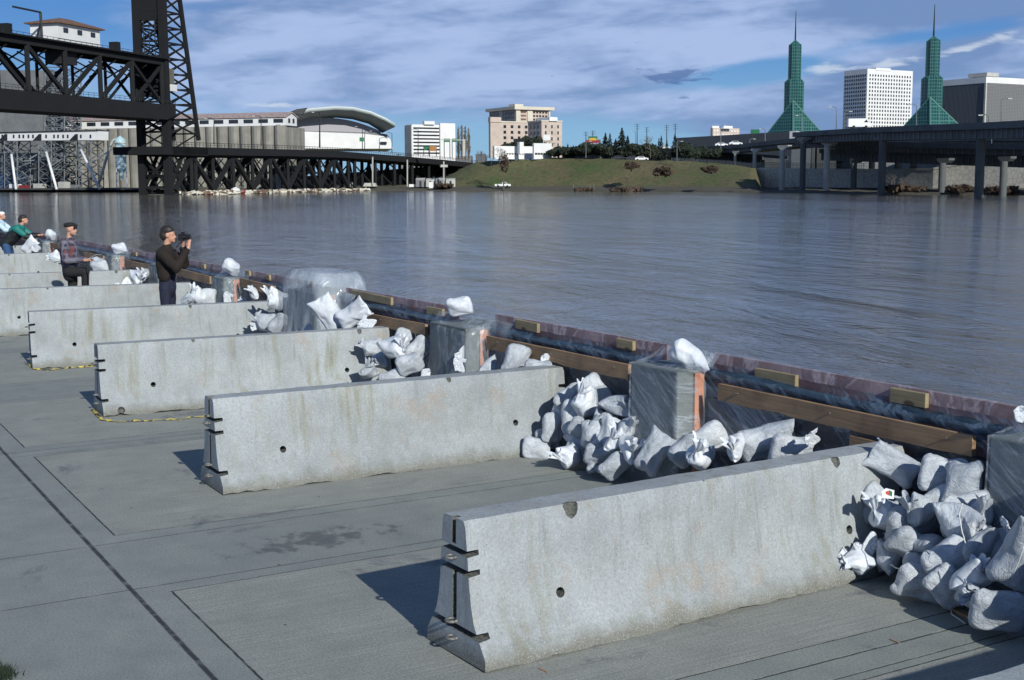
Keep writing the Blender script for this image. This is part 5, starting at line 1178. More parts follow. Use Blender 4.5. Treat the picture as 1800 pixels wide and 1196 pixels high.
for i in range(nw):
    s = s0+sg*(L/nw)*(i+.5); q = L/nw*.31; zc = (gz0+gz1)/2+.1; m = MB(); p = E_.w(s-q, zc-.62, -.95); m.prism([p, E_.w(s+q, zc-.62, -.95), E_.w(s+q, zc+.62, -.95), E_.w(s-q, zc+.62, -.95)], E_.n*.1); m.build('window', F_glass, r)
for i in range(2): m = MB(); p = E_.w(s0, gz0+.9, -2.6-i*3.2); m.prism([p, p-E_.n*1.3, p-E_.n*1.3+Vector((0,0,1.5)), p+Vector((0,0,1.5))], -E_.t*sg*.12); m.build('gable_window', F_glass, r)
# loading gallery in front
G_ = Plane(at(170, 300, 437), -42.4+6)
def gw(x, y, o=0): return G_.hit(x, y)+G_.n*o
r = empty('loading_gallery', gw(80, 332), 'white conveyor gallery on lattice towers with slanting loading spouts', 'conveyor')
m = MB(); m.prism([gw(172,246.5), gw(-60,248), gw(-60,236), gw(172,230)], -G_.n*5); m.build('gallery_wall', F_white, r)
m = MB(); m.prism([gw(173,230,.4), gw(-60,235.5,.4), gw(-60,234,.4), gw(173,228.8,.4)], -G_.n*6); m.build('gallery_roof', F_blackl, r)
for x in (3, 23, 33, 40, 49, 57, 80, 94, 101, 110, 118, 141, 158): m = MB(); m.prism([gw(x,243), gw(x+2.6,243), gw(x+2.6,237), gw(x,237)], G_.n*.15); m.build('window', F_glass, r)
for x in (6, 66, 130): m = MB(); m.prism([gw(x-8,247.5), gw(x+7,247.5), gw(x+7,236), gw(x+3,236)], G_.n*.2); m.build('dark_gap_panel', F_blackl, r)  # dark panels laid on the wall to stand in for shadowy gaps
F_lat = plain('grey_lattice_steel', (.13,.15,.17), .6, .3, 1)
def lattice(par, name, x0, x1, yt, yb, mat=F_lat, wd=.28, nseg=5, o=0, dep=6., Pn=None):
    Pn = Pn or G_; m = MB(); hh = lambda x, y, oo: Pn.hit(x, y)+Pn.n*oo
    for oo in (o, o-dep):
        for x in (x0, x1): m.bar(hh(x, yb, oo), hh(x, yt, oo), wd)
        for i in range(nseg):
            a = yt+(yb-yt)*i/nseg; b_ = yt+(yb-yt)*(i+1)/nseg; m.bar(hh(x0, a, oo), hh(x1, b_, oo), wd*.6); m.bar(hh(x1, a, oo), hh(x0, b_, oo), wd*.6); m.bar(hh(x0, a, oo), hh(x1, a, oo), wd*.7)
    for x in (x0, x1):
        for i in range(nseg): a = yt+(yb-yt)*i/nseg; b_ = yt+(yb-yt)*(i+1)/nseg; m.bar(hh(x, a, o), hh(x, b_, o-dep), wd*.6); m.bar(hh(x, b_, o), hh(x, a, o-dep), wd*.5)
    return m.build(name, mat, par)
for x0, x1 in ((-20,-2), (8,30), (68,90), (134,160)): lattice(r, 'lattice_tower', x0, x1, 248, 331)
random.seed(9)
m = MB()
for _ in range(60):
    x = random.uniform(0, 100); y = random.uniform(255, 322); m.bar(gw(x, y, -random.uniform(0, 8)), gw(x+random.uniform(-18, 18), y+random.uniform(-14, 14), -random.uniform(0, 8)), random.uniform(.15, .4))
m.build('pipework', F_lat, r)
for (a, b_) in (((28,272),(52,333)), ((89,268),(123,333)), ((150,264),(198,333))): m = MB(); m.tube([gw(*a, 2), gw(*b_, 6)], .42, 8); m.build('loading_spout', F_white, r, smooth=True)
for a_, b_ in (((138,274),(160,250)),((74,258),(90,268)),((12,258),(28,272))): m = MB(); m.tube([gw(*a_, 1), gw(*b_, 1)], .35, 8); m.build('feed_pipe', F_lat, r)
m = MB(); m.prism([gw(44,314,-4), gw(72,314,-4), gw(72,286,-4), gw(44,286,-4)], -G_.n*6); tag(m.build('machine_shed', F_dk, loc=gw(58,314,-4)), 'dark windowless shed under the loading gallery', 'shed')
m = MB(); m.prism([gw(-20,331,-3), gw(12,331,-3), gw(12,306,-3), gw(-20,306,-3)], -G_.n*6); tag(m.build('machine_shed', plain('blue_cladding', (.03,.07,.16), .7, .3, 1), loc=gw(0,331,-3)), 'dark blue shed at the left edge under the loading gallery', 'shed')
for i, (x, w_, h, mt, lab) in enumerate([(20,10,8,F_white,'small white hut under the left spout'),(36,9,6,F_red,'red tank beside the left spout'),(62,12,9,F_lgrey,'pale hut between the left and middle spouts'),(106,10,12,F_lgrey,'pale hut right of the middle spout'),(128,8,7,F_grey,'grey hut near the right lattice tower')]):
    m = MB(); m.prism([gw(x,332,1), gw(x+w_,332,1), gw(x+w_,332-h,1), gw(x,332-h,1)], -G_.n*3); o = m.build('dock_hut', mt, loc=gw(x,332,1)); tag(o, lab, 'hut', 'huts on the far dock')
m = MB(); m.prism([gw(-100,334,3), gw(262,334,3), gw(262,331,3), gw(-100,331,3)], -G_.n*20); tag(m.build('dock', F_dk, loc=gw(100,334,3)), 'dark timber dock along the far bank under the grain elevator', 'dock')
# pale blue bin
def bin_():
    P = gw(222, 331, 2); k = 437/FPX; z = lambda y: gw(222, y, 2).z-P.z; r = empty('storage_bin', P, 'pale blue cylindrical bin with a cone top on legs', 'bin')
    m = MB(); R = 8.6*k; m.lathe([(R*.25, z(317)), (R*.5, z(304)), (R, z(297)), (R, z(246)), (.05, z(239))], P, 18); m.build('bin_shell', plain('pale_blue_metal', (.42,.60,.64), .4, .08, .4), r, smooth=False)
    m = MB()
    for y in (253, 262, 270, 278, 286, 294): m.lathe([(R+.06, z(y)), (R+.12, z(y)+.05), (R+.12, z(y)+.22), (R+.06, z(y)+.27)], P, 18)
    m.build('bin_hoops', F_lgrey, r)
    for a in range(4):
        a = a*PI/2+.5; m = MB(); x, y = P.x+1.25*R*math.cos(a), P.y+1.25*R*math.sin(a); m.bar((x, y, P.z), (x, y, P.z+z(295)), .28); m.build('leg', F_white, r)
    m = MB(); m.tube([gw(211,246,2), gw(207,247,2), gw(203,262,3), (gw(196,300,4)), gw(190,328,5)], .45, 8); m.build('down_pipe', F_lgrey, r, smooth=True)
    m = MB(); m.tube([gw(205,262,2), gw(169,287,2)], .25, 8); m.build('cross_pipe', F_lgrey, r)
    m = MB(); m.lathe([(.5, z(331)), (.5, z(250))], gw(233,331,0), 6); 
bin_()
m = MB(); m.prism([gw(-60,331,-14), gw(13,331,-14), gw(13,118,-14), gw(-60,118,-14)], -G_.n*12); o = m.build('headhouse', F_grey, loc=gw(0,331,-14)); tag(o, 'tall grey concrete headhouse at the left edge behind the bridge span', 'building')
r = empty('lattice_mast', gw(35, 331, -16), 'tall lattice leg tower right of the grey headhouse, seen under and through the bridge span', 'tower'); lattice(r, 'lattice_frame', 17, 52, 112, 331, F_lat, .45, 12, -16, 8); m = MB(); m.tube([gw(24,331,-18), gw(24,116,-18)], .8, 8); m.tube([gw(42,331,-18), gw(42,140,-18)], .8, 8); m.build('elevator_leg', F_lat, r)
# ================================================================ lift bridge
BP = Plane(at(297, 336, 338), 47.6); bs = lambda x, y: BP.sz(x, y)
if bs(600, 260)[0] < 0: BP.t = -BP.t
WB = 7.4
def bw(s, z, o=0): return BP.w(s, z, -o)      # o: metres behind the near truss
zr = BP.hit(297, 250).z; z_deck = zr-1.2; z_tr = BP.hit(297, 262).z
st_b, st_d, st_t = BP.hit(250, 208).z, BP.hit(250, 181).z, BP.hit(250, 99).z
BR = empty('lift_bridge', bw(0, -1), 'black steel lift bridge with a lattice tower and a raised truss span', 'bridge')
def part(m, name, mat=F_black, par=None, **k): return m.build(name, mat, par or BR, **k)
# raised span, running towards the near bank
SL = 64.; NP = 5; pl = SL/NP; s_end = 1.0
for nm, o in (('near_truss', 0), ('far_truss', WB)):
    m = MB(); m.bar(bw(s_end, st_t-.7, o), bw(-SL-20, st_t-.7, o), .9, 1.5); m.bar(bw(s_end, st_d-.5, o), bw(-SL-20, st_d-.5, o), .9, 1.0)
    for i in range(NP+2):
        s = -1.5-i*pl; m.bar(bw(s, st_d, o), bw(s, st_t-1, o), .9 if o == 0 else .55, .9)
        T_, B_ = st_t-1.6, st_d; w_ = .85 if o == 0 else .55
        if i == 0: m.bar(bw(s, T_, o), bw(s-pl, B_, o), .6, w_*.8); m.bar(bw(s, B_, o), bw(s-pl, T_, o), .6, w_*.8)
        elif i < 3: m.bar(bw(s, T_, o), bw(s-pl, B_, o), .7, w_)
        else: m.bar(bw(s, B_, o), bw(s-pl, T_, o), .7, w_)
    part(m, nm)
m = MB()
for i in range(NP*2+4):
    s = -1.5-i*pl/2; m.bar(bw(s, st_t-1.2, 0), bw(s, st_t-1.2, WB), .5); m.bar(bw(s, st_t-2, 0), bw(s, (st_t+st_d)/2, WB), .28); m.bar(bw(s, st_t-2, WB), bw(s, (st_t+st_d)/2, 0), .28); m.bar(bw(s, st_t-1., 0), bw(s-pl/2, st_t-1., WB), .3)
part(m, 'sway_bracing')
m = MB(); m.prism([bw(2.0, st_b+1.2, -1.6), bw(2.0, st_d, -1.6), bw(-SL-20, st_d, -1.6), bw(-SL-20, st_b-.6, -1.6), bw(-2, st_b, -1.6)], -BP.n*(WB+3.4)); part(m, 'span_deck')
m = MB()
for z in (.5, 1.0): m.bar(bw(2, st_d+z, -1.6), bw(-SL-20, st_d+z, -1.6), .08); m.bar(bw(2, st_t+z, -.3), bw(-SL-20, st_t+z, -.3), .08)
for i in range(44): s = 2-i*2; m.bar(bw(s, st_d, -1.6), bw(s, st_d+1.05, -1.6), .08); m.bar(bw(s, st_t, -.3), bw(s, st_t+1.05, -.3), .08)
part(m, 'hand_rails', F_blackl)
m = MB(); m.prism([bw(0, st_t, -1.5), bw(-SL-20, st_t, -1.5), bw(-SL-20, st_t+.3, -1.5), bw(0, st_t+.3, -1.5)], -BP.n*(WB+2)); part(m, 'top_walkway')
for x in (14, 204): 
    h = BP.hit(x, 85 if x > 100 else 62); m = MB(); m.bar(bw(bs(x, 90)[0], st_t+.1, .3), bw(bs(x, 90)[0], st_t+2.3, .3), 2.2, 1.4, BP.t); part(m, 'sheave_housing')
# control house on top of the span
def house():
    s1, s0 = bs(174, 60)[0], bs(101, 60)[0]; zb = st_t+.3; ze = BP.hit(174, 54).z; zt_ = ze+1.9; wd = 7.2
    m = MB(); m.prism([bw(s0, zb, -.2), bw(s1, zb, -.2), bw(s1, ze, -.2), bw(s0, ze, -.2)], -BP.n*wd); h = part(m, 'control_house', F_white)
    m = MB(); e = .9; cs = [bw(s0-e, ze, -.2-e), bw(s1+e, ze, -.2-e), bw(s1+e, ze, -.2+wd+e), bw(s0-e, ze, -.2+wd+e)]; mid = (s0+s1)/2; a = bw(mid-(s1-s0)*.12, zt_, wd/2-.2); b_ = bw(mid+(s1-s0)*.12, zt_, wd/2-.2); v = cs+[c+Vector((0,0,.3)) for c in cs]+[a, b_]
    m.add(v, [(0,1,2,3),(0,4,5,1),(1,5,6,2),(2,6,7,3),(3,7,4,0),(4,8,9,5),(6,9,8,7),(5,9,6),(7,8,4)]); m.build('roof', F_brown, h)
    for f in (.17, .50, .82): m = MB(); s = s0+(s1-s0)*f; z = zb+(ze-zb)*.55; m.prism([bw(s-.8, z, -.25), bw(s+.8, z, -.25), bw(s+.8, z+1., -.25), bw(s-.8, z+1., -.25)], BP.n*.12); m.build('window', F_glass, h)
    m = MB(); s = bs(80, 60)[0]; m.bar(bw(s, st_t, 1), bw(s, BP.hit(80, 22).z, 1), .5); m.bar(bw(s, BP.hit(80, 22).z, 1), bw(s-9, BP.hit(80, 22).z+.1, 1), .35); m.bar(bw(s, st_t+4, 1), bw(s-2, st_t, 1), .3); part(m, 'davit', F_blackl)
    m = MB(); s = bs(128, 108)[0]; m.prism([bw(s-3, st_t-4.2, 1), bw(s+3, st_t-4.2, 1), bw(s+3, st_t-1, 1), bw(s-3, st_t-1, 1)], -BP.n*4); part(m, 'machine_room', F_blackl)
house()
# tower
def tower():
    zT = BP.hit(297, -60).z; zb = -1.5; zx = BP.hit(345, 240).z; sx = bs(349, 240)[0]; stp = bs(308, -60)[0]
    for o in (0, WB):
        m = MB(); m.bar(bw(0, zb, o), bw(0, zT, o), 1.7, 1.7, BP.t); part(m, 'tower_column')
        m = MB(); m.bar(bw(sx, zx-1, o), bw(stp, zT, o), .8, 1.0, BP.t); part(m, 'raking_leg')
        m = MB(); N = 11; z0 = zx
        def rs(z): return sx+(stp-sx)*(z-zx)/(zT-zx)
        zs_ = [z0+(zT-z0)*(i/N) for i in range(N+1)]
        for i in range(N):
            a, b_ = zs_[i], zs_[i+1]; m.bar(bw(0, a, o), bw(rs(b_), b_, o), .38); m.bar(bw(rs(a), a, o), bw(0, b_, o), .38); m.bar(bw(0, b_, o), bw(rs(b_), b_, o), .42)
        part(m, 'side_lattice')
    m = MB(); z0 = z_deck; N = 12
    zs_ = [z0+(zT-z0)*i/N for i in range(N+1)]
    for i in range(N):
        a, b_ = zs_[i], zs_[i+1]
        for s in (0,): m.bar(bw(s, a, 0), bw(s, b_, WB), .35); m.bar(bw(s, b_, 0), bw(s, a, WB), .35); m.bar(bw(s, b_, 0), bw(s, b_, WB), .5)
        sb = sx+(stp-sx)*max(0, (b_-zx))/(zT-zx); m.bar(bw(sb, b_, 0), bw(sb, b_, WB), .4); m.bar(bw(sb, b_, 0), bw(sx+(stp-sx)*max(0, a-zx)/(zT-zx), a, WB), .3)
    part(m, 'cross_lattice')
    # counterweight and the closed panel at the span end
    zc0, zc1 = BP.hit(270, 31).z, zT; m = MB(); m.prism([bw(-.2, zc0, .8), bw(1.8, zc0, .8), bw(1.8, zc1, .8), bw(-.2, zc1, .8)], -BP.n*(WB-1.2)); part(m, 'counterweight')
    m = MB(); z1, z2 = BP.hit(280, 100).z, BP.hit(280, 168).z; m.prism([bw(.4, z2, .6), bw(1.6, z2, .6), bw(1.6, z1, .6), bw(.4, z1, .6)], -BP.n*(WB-1)); part(m, 'lift_panel')
    for dz in range(3): m = MB(); m.tube([bw(-.6, zc0, 2+dz*1.6), bw(-.6, st_t, 2+dz*1.6)], .12, 6); part(m, 'cable', F_blackl)
    a = BP.hit(299, 152); m = MB(); sa = bs(294, 152)[0]; sb = bs(305, 152)[0]; m.prism([bw(sa, BP.hit(299,161).z, -1.), bw(sb, BP.hit(299,161).z, -1.), bw(sb, BP.hit(299,149).z, -1.), bw(sa, BP.hit(299,149).z, -1.)], -BP.n*1.5); part(m, 'operator_cabin', F_white)
    m = MB(); m.prism([bw(sa, BP.hit(299,148).z, -.9), bw(sb-1, BP.hit(299,148).z, -.9), bw(sb-1, BP.hit(299,122).z, -.9), bw(sa, BP.hit(299,122).z, -.9)], -BP.n*1.2); part(m, 'cabin_lift', plain('dull_olive_panel', (.13,.12,.09), .8, .2, 1))
    m = MB(); m.prism([bw(-4, z_deck-2, -1.5), bw(sx+2, z_deck-2, -1.5), bw(sx+2, z_deck, -1.5), bw(-4, z_deck, -1.5)], -BP.n*(WB+3)); part(m, 'tower_floor')
    m = MB()
    for o in (0, WB):
        for zz in (z_deck*.35,): m.bar(bw(0, zz, o), bw(0, zz, WB-o), .6)
        m.bar(bw(0, z_deck-2, o), bw(7, 0, o), .7); m.bar(bw(7, z_deck-2, o), bw(0, 0, o), .7); m.bar(bw(13, -1, o), bw(13, z_deck, o), .9)
    m.bar(bw(0, 1, 0), bw(0, z_deck-2, WB), .5); m.bar(bw(0, 1, WB), bw(0, z_deck-2, 0), .5); m.bar(bw(0, 1, 0), bw(0, 1, WB), .7); part(m, 'pier_bracing')
tower()
# fixed deck and its trusses
DK = [(297,250),(400,253.5),(500,256.5),(600,261),(700,269.5),(780,277),(835,283)]
dp = [bs(*p) for p in DK]
def dz(s): return interp(dp, s)
sE = dp[-1][0]; m = MB(); N = 50
for i in range(N):
    a = sE*i/N; b_ = sE*(i+1)/N; za, zb_ = dz(a)-1.1, dz(b_)-1.1
    m.prism([bw(a, za, -1.5), bw(b_, zb_, -1.5), bw(b_, zb_-2.0, -1.5), bw(a, za-2.0, -1.5)], -BP.n*(WB+10))
part(m, 'road_deck'); m = MB()
for i in range(130):
    a = sE*i/130; b_ = sE*(i+1)/130; m.bar(bw(a, dz(a)-1.1, -1.5), bw(a, dz(a)+.05, -1.5), .10); m.bar(bw(a, dz(a), -1.5), bw(b_, dz(b_), -1.5), .12); m.bar(bw(a, dz(a)-.55, -1.5), bw(b_, dz(b_)-.55, -1.5), .08)
part(m, 'deck_rail', F_blackl)
sT = bs(612, 300)[0]; nP = 10; q = sT/nP
for nm, o in (('near_deck_truss', 0), ('far_deck_truss', WB)):
    m = MB(); zl = .2
    for i in range(nP):
        a, b_ = q*i+(3 if i == 0 else 0), q*(i+1); ta, tb = dz(a)-3, dz(b_)-3; m.bar(bw(b_, zl-1, o), bw(b_, tb, o), .8, .9)
        if i % 2: m.bar(bw(a, ta, o), bw(b_, zl, o), 1.0, 1.1)
        else: m.bar(bw(a, zl, o), bw(b_, tb, o), 1.0, 1.1)
        m.bar(bw(a, ta, o), bw((a+b_)/2, (ta+zl)/2, o), .35)
    m.bar(bw(0, zl-.7, o), bw(sT, zl-.7, o), .5, .5); m.bar(bw(0, dz(0)-3.2, o), bw(sT, dz(sT)-3.2, o), .8, .8); part(m, nm)
m = MB()
for i in range(nP*2):
    a = q*i/2; m.bar(bw(a, 1, 0), bw(a, dz(a)-4, WB), .22); m.bar(bw(a, dz(a)-4, 0), bw(a, 1, WB), .22); m.bar(bw(a, 5, 0), bw(a, 5, WB), .25)
part(m, 'deck_bracing')
for i in range(7):
    s = sT+(sE-sT)*(i+.3)/7.5; z = dz(s)-2.5; m = MB()
    for o in (0, 5, 10): m.bar(bw(s, -.5, o), bw(s, z, o), .9)
    m.bar(bw(s, 0, 0), bw(s, z, 10), .4); m.bar(bw(s, z, 0), bw(s, 0, 10), .4); m.bar(bw(s-5, 0, 10), bw(s, z, 10), .4); m.bar(bw(s+5, 0, 10), bw(s, z, 10), .4)
    part(m, 'trestle_bent')
m = MB(); m.prism([bw(sT-2, -.5, WB+3), bw(sE, -.5, WB+3), bw(sE, dz(sE)-2, WB+3), bw(sT-2, dz(sT)-9, WB+3)], -BP.n*6); part(m, 'rear_wall', F_dk)
sA = bs(752, 300)[0]; m = MB(); m.prism([bw(sA, -.5, -2), bw(sE+3, -.5, -2), bw(sE+3, dz(sE)-1.4, -2)], -BP.n*20); part(m, 'abutment', F_dk)
tagl = []
def lamp(px, yt, yb, D, arm=-1, lab='', P=None, mat=F_blackl, pole=.16, g='street lamps on the bridge and roads', armw=1.8):
    b_ = at(px, yb, D); t_ = at(px, yt, D); r = empty('street_lamp', b_, lab, 'street lamp', g); m = MB(); m.tube([b_, t_], [pole, pole*.6], 6); m.build('pole', mat, r)
    d = _r*arm; m = MB(); m.tube([t_, t_+d*armw*.5+Vector((0,0,.35)), t_+d*armw+Vector((0,0,.3))], .08, 5); m.build('lamp_arm', mat, r); m = MB(); c = t_+d*(armw+.3)+Vector((0,0,.22)); m.bar(c-d*.4, c+d*.4, .35, .2); m.build('lamp_head', F_lgrey, r)
def dD(px): return math.hypot(*BP.hit(px, 260)[:2])-1
def hgt(px): return interp(DK, px)
for i, (x, yt, a) in enumerate([(376,210,-1),(459,206,-1),(482,222,1),(562,199,-1),(637,224,-1),(641,232,1),(689,235,-1),(735,229,-1),(667,244,1)]):
    lamp(x, yt, hgt(x)+1, dD(x), a, ['lamp post on the bridge just right of the tower','tall lamp post on the bridge in front of the silos','lamp post at the right end of the silos','thick tall post on the bridge in front of the arena drum','lamp post beside the green sign in front of the arena','curved lamp post right of the green sign','post on the bridge right of the arena','dark lamp post in front of the striped hotel','thin post on the bridge at the right end of the arena'][i], pole=.28 if x == 562 else .17)
def sign(px0, px1, y0, y1, D, mat, lab, name='road_sign', post=None):
    a = at(px0, y1, D); b_ = at(px1, y1, D); c = at(px1, y0, D); d = at(px0, y0, D); r = empty(name, a, lab, 'sign', 'road signs by the bridge and ramps'); n_ = -_f*.15; m = MB(); m.prism([a, b_, Vector((b_.x, b_.y, d.z)), d], n_); m.build('panel', mat, r)
    if post:
        m = MB(); q = at(px0, post, D); m.bar((q.x, q.y, q.z), (q.x, q.y, d.z), .2); q = at(px1, post, D); m.bar((q.x, q.y, q.z), (q.x, q.y, d.z), .2); m.build('post', F_blackl, r)
sign(632, 640, 242, 249, dD(636)-1, F_green, 'small green sign on the lamp post in front of the arena')
sign(781, 791, 244, 250, 470, F_green, 'left green panel of the sign gantry by the bridge end', post=280)
sign(795, 806, 244, 250, 470, F_green, 'right green panel of the sign gantry by the bridge end', post=280)
sign(745, 754, 258, 264, 480, F_green, 'low green sign on the bridge below the striped hotel', post=275); sign(755, 767, 257, 266, 478, plain('orange_green_panel', (.35,.16,.04), .5), 'orange sign on the bridge beside the low green one', post=276)
sign(1034, 1050, 240, 245, 520, F_green, 'green roof sign left of the conifers'); sign(1030, 1055, 246, 252, 524, F_red, 'red billboard panel under the green roof sign', 'billboard', 270); sign(1036, 1048, 243, 247, 518, F_yel, 'yellow stripe panel between the green and red ones', 'billboard')
sign(1320, 1334, 228, 235, 520, F_green, 'green motorway sign in front of the exhibition hall', post=246)
m = MB(); a = at(815, 245, 470); b_ = at(815, 275, 470); q = at(775, 246, 470); m.bar(b_, a, 1.1, .5); m.bar(a-Vector((0,0,.3)), q, .3); o = m.build('sign_gantry', F_lgrey, loc=b_); tag(o, 'white gantry post holding the green signs', 'gantry')
r = empty('billboard', at(960, 254, 452), 'white billboard on two posts in front of the pink building', 'billboard'); m = MB(); P = at(955, 247, 452); Q = at(967, 247, 452); m.prism([P, Q, Q+Vector((0,0,1.9)), P+Vector((0,0,1.9))], -_f*.3); m.build('panel', F_white, r); m = MB(); m.bar(P-Vector((0,0,2)), P, .25); m.bar(Q-Vector((0,0,2)), Q, .25); m.build('post', F_lgrey, r)
# things on the bank below the bridge
for i, (x, yt, yb) in enumerate([(655,276,325),(716,281,328),(780,284,327)]):
    D = interp(DW, x)+6; m = MB(); b_ = at(x, yb, D); t_ = at(x, yt, D); m.tube([b_, t_], .25, 6); 
    if i == 2: m.box((t_.x-.3, t_.y-1.3, t_.z-1.9), (t_.x+.3, t_.y+1.3, t_.z-1.1))
    tag(m.build('mooring_post', F_lgrey, loc=b_), ['pale post on the bank below the middle of the viaduct','pale post left of the grey sheds','pale post with two white boxes near its top'][i], 'post', 'pale posts on the far bank')
for i, (a, b_, yt, mt) in enumerate([(731,747,316,F_grey),(749,764,316.5,F_lgrey),(766,782,316,F_grey),(784,800,316.5,F_lgrey)]):
    D = interp(DW, a)+9; P = at(a, 329, D); Q = at(b_, 329, D); z1 = at(a, yt, D).z; r = empty('storage_shed', P, ['grey storage shed, leftmost of the row on the bank','pale storage shed beside the leftmost grey one','grey storage shed left of the white-boxed post','pale blue storage shed, rightmost of the row on the bank'][i], 'shed', 'storage sheds on the bank'); m = MB(); m.prism([P, Q, Vector((Q.x, Q.y, z1)), Vector((P.x, P.y, z1))], _f*4); m.build('shed_body', mt, r); m = MB(); m.prism([Vector((P.x, P.y, z1+.02)), Vector((Q.x, Q.y, z1+.02)), Vector((Q.x, Q.y, z1+.02))+_f*4+Vector((0,0,.4)), Vector((P.x, P.y, z1+.02))+_f*4+Vector((0,0,.4))], (0,0,.15)); m.build('shed_roof', F_lgrey, r)
    m = MB(); c = P.lerp(Q, .4)-_f*.02; d = P.lerp(Q, .62)-_f*.02; m.prism([c, d, d+Vector((0,0,2)), c+Vector((0,0,2))], -_f*.06); m.build('door', F_blackl, r)
D = interp(DW, 757)+2; P = at(754, 331, D); Q = at(761, 331, D); m = MB(); m.prism([P, Q, Q+Vector((0,0,2.)), P+Vector((0,0,2.))], _f*.3); tag(m.build('notice_board', F_white, loc=P), 'plain white notice board at the water edge', 'board')
D = interp(DW, 722)+3; P = at(719, 329, D); Q = at(727, 329, D); m = MB(); m.prism([P, Q, Q+Vector((0,0,.9)), P+Vector((0,0,.9))], _f*1.5); tag(m.build('white_skip', F_white, loc=P), 'low white skip left of the sheds', 'skip')
def ftg(px0, px1, y0, y1, dD_, lab):
    D = interp(DW, px0)+dD_; P = at(px0, y1, D); Q = at(px1, y1, D); h = at(px0, y0, D).z-P.z; m = MB(); a = P.lerp(Q, .12)+Vector((0,0,h)); c = P.lerp(Q, .88)+Vector((0,0,h)); m.prism([P, Q, c, a], _f*5); tag(m.build('bridge_footing', F_lgrey, loc=P), lab, 'footing', 'concrete footings under the viaduct')
ftg(611, 618, 321, 329, 3, 'narrow pale footing at the right end of the deck truss'); ftg(638, 661, 322, 328, 5, 'broad pale footing under the viaduct')
# drift
def drift():
    random.seed(12); m = MB(); 
    for _ in range(1300):
        s_ = random.choice([random.uniform(4, sT), random.gauss(20, 8), random.gauss(50, 14), random.gauss(75, 14)])
        if s_ < 3 or s_ > sT: continue
        P = bw(s_, 0, -random.uniform(.5, 9)*(.35+.65*abs(math.sin(s_*.11)))); z = -.75+random.random()*.5; a = random.uniform(0, PI); l = random.uniform(.3, 1.8); w_ = random.uniform(.15, .5); m.cur = random.choice([0,0,1,1,1,2]); d = Vector((math.cos(a), math.sin(a), random.uniform(-.2, .25)))*l
        m.bar(Vector((P.x, P.y, z))-d, Vector((P.x, P.y, z))+d, w_, random.uniform(.15, .6))
    tag(m.build('driftwood', [plain('brown_driftwood', (.14,.08,.05), .9), plain('pale_foam_debris', (.62,.60,.52), .8, .3), plain('grey_driftwood', (.2,.18,.16), .9)]), 'raft of pale and brown driftwood and litter floating against the bridge piers', 'driftwood', kind='stuff')
drift()
m = MB(); P = bw(bs(385, 330)[0], 0, -5); m.lathe([(.2, -.7), (1.5, -.5), (1.1, .5), (.3, .9)], (P.x, P.y, 0), 7); tag(m.build('foam_block', F_white, loc=P), 'large white block of foam in the driftwood', 'foam block')
m = MB(); P = bw(bs(381, 330)[0], 0, -8); m.lathe([(.3, -.9), (.7, -.4), (.6, .1), (.1, .3)], (P.x, P.y, 0), 9); tag(m.build('red_float', F_red, loc=P), 'red float in the driftwood', 'float')
# ================================================================ motorway ramps
def ramp(name, pts, wd, th, lab, mat=F_dk, par_h=.9, away=1):
    P = [at(*p) for p in pts]; Q = []
    for a, b_ in zip(P, P[1:]):
        for k in range(6): Q.append(a.lerp(b_, k/6))
    Q.append(P[-1]); r = empty(name, Q[0], lab, 'road ramp', 'elevated motorway ramps'); T = []
    for i, p in enumerate(Q):
        d = Q[min(i+1, len(Q)-1)]-Q[max(i-1, 0)]; d.z = 0; d.normalize(); nrm = Vector((-d.y, d.x, 0)); nrm = nrm if nrm.dot(p) > 0 else -nrm; T.append((p, nrm))
    def sweep(sec, nm, mt, extra=None):
        m = MB(); vs = []; k = len(sec)
        for p, nn in T:
            for o, z in sec: q = p+nn*o; vs.append((q.x, q.y, q.z+z))
        fs = [(i*k+j, (i+1)*k+j, (i+1)*k+(j+1) % k, i*k+(j+1) % k) for i in range(len(T)-1) for j in range(k)]+[tuple(range(k)), tuple((len(T)-1)*k+j for j in range(k))]
        m.add(vs, fs)
        if extra: m.cur = 1; extra(m)
        return m.build(nm, mt, r)
    sweep([(0,0),(.3,0),(.3,-par_h),(wd-.3,-par_h),(wd-.3,0),(wd,0),(wd,-par_h-.3),(0,-par_h-.3)], 'parapet_deck', mat)
    def stiff(m):
        for i in range(0, len(T)-1):
            for f in (0, .5): p = T[i][0].lerp(T[i+1][0], f)+T[i][1]*.88; m.box((p.x-.15, p.y-.15, p.z-par_h-.3-th), (p.x+.15, p.y+.15, p.z-par_h-.32))
    sweep([(.9,-par_h-.32),(wd-.9,-par_h-.32),(wd-.9,-par_h-.3-th),(.9,-par_h-.3-th)], 'girder', [mat, F_grey], stiff); return r
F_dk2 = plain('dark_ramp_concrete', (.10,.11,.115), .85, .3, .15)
RA = ramp('upper_ramp', [(1393,233,346),(1450,229,325),(1520,224.5,303),(1600,221,282),(1720,216,252),(1830,210,228),(2050,196,190)], 11, 1.7, 'nearest upper motorway ramp crossing the right of the picture', F_dk2)
RB = ramp('lower_ramp', [(1040,263,620),(1150,262,540),(1230,259,470),(1300,254,425),(1350,248,392),(1400,243,366),(1470,246,345),(1560,250,325),(1700,252,300),(1900,254,270)], 10, 1.2, 'curving motorway ramp that passes under the nearest one', F_dk2)
RC = ramp('middle_ramp', [(1440,262,372),(1520,263,350),(1620,265,325),(1740,267,300),(1900,270,275)], 12, 2.0, 'lower motorway deck carrying cars at the right', F_dk2)
RD = ramp('rear_ramp', [(1520,243,420),(1620,242,390),(1740,240,360),(1900,238,330)], 10, 1.6, 'rear motorway ramp seen between the upper and lower decks', F_dk2)
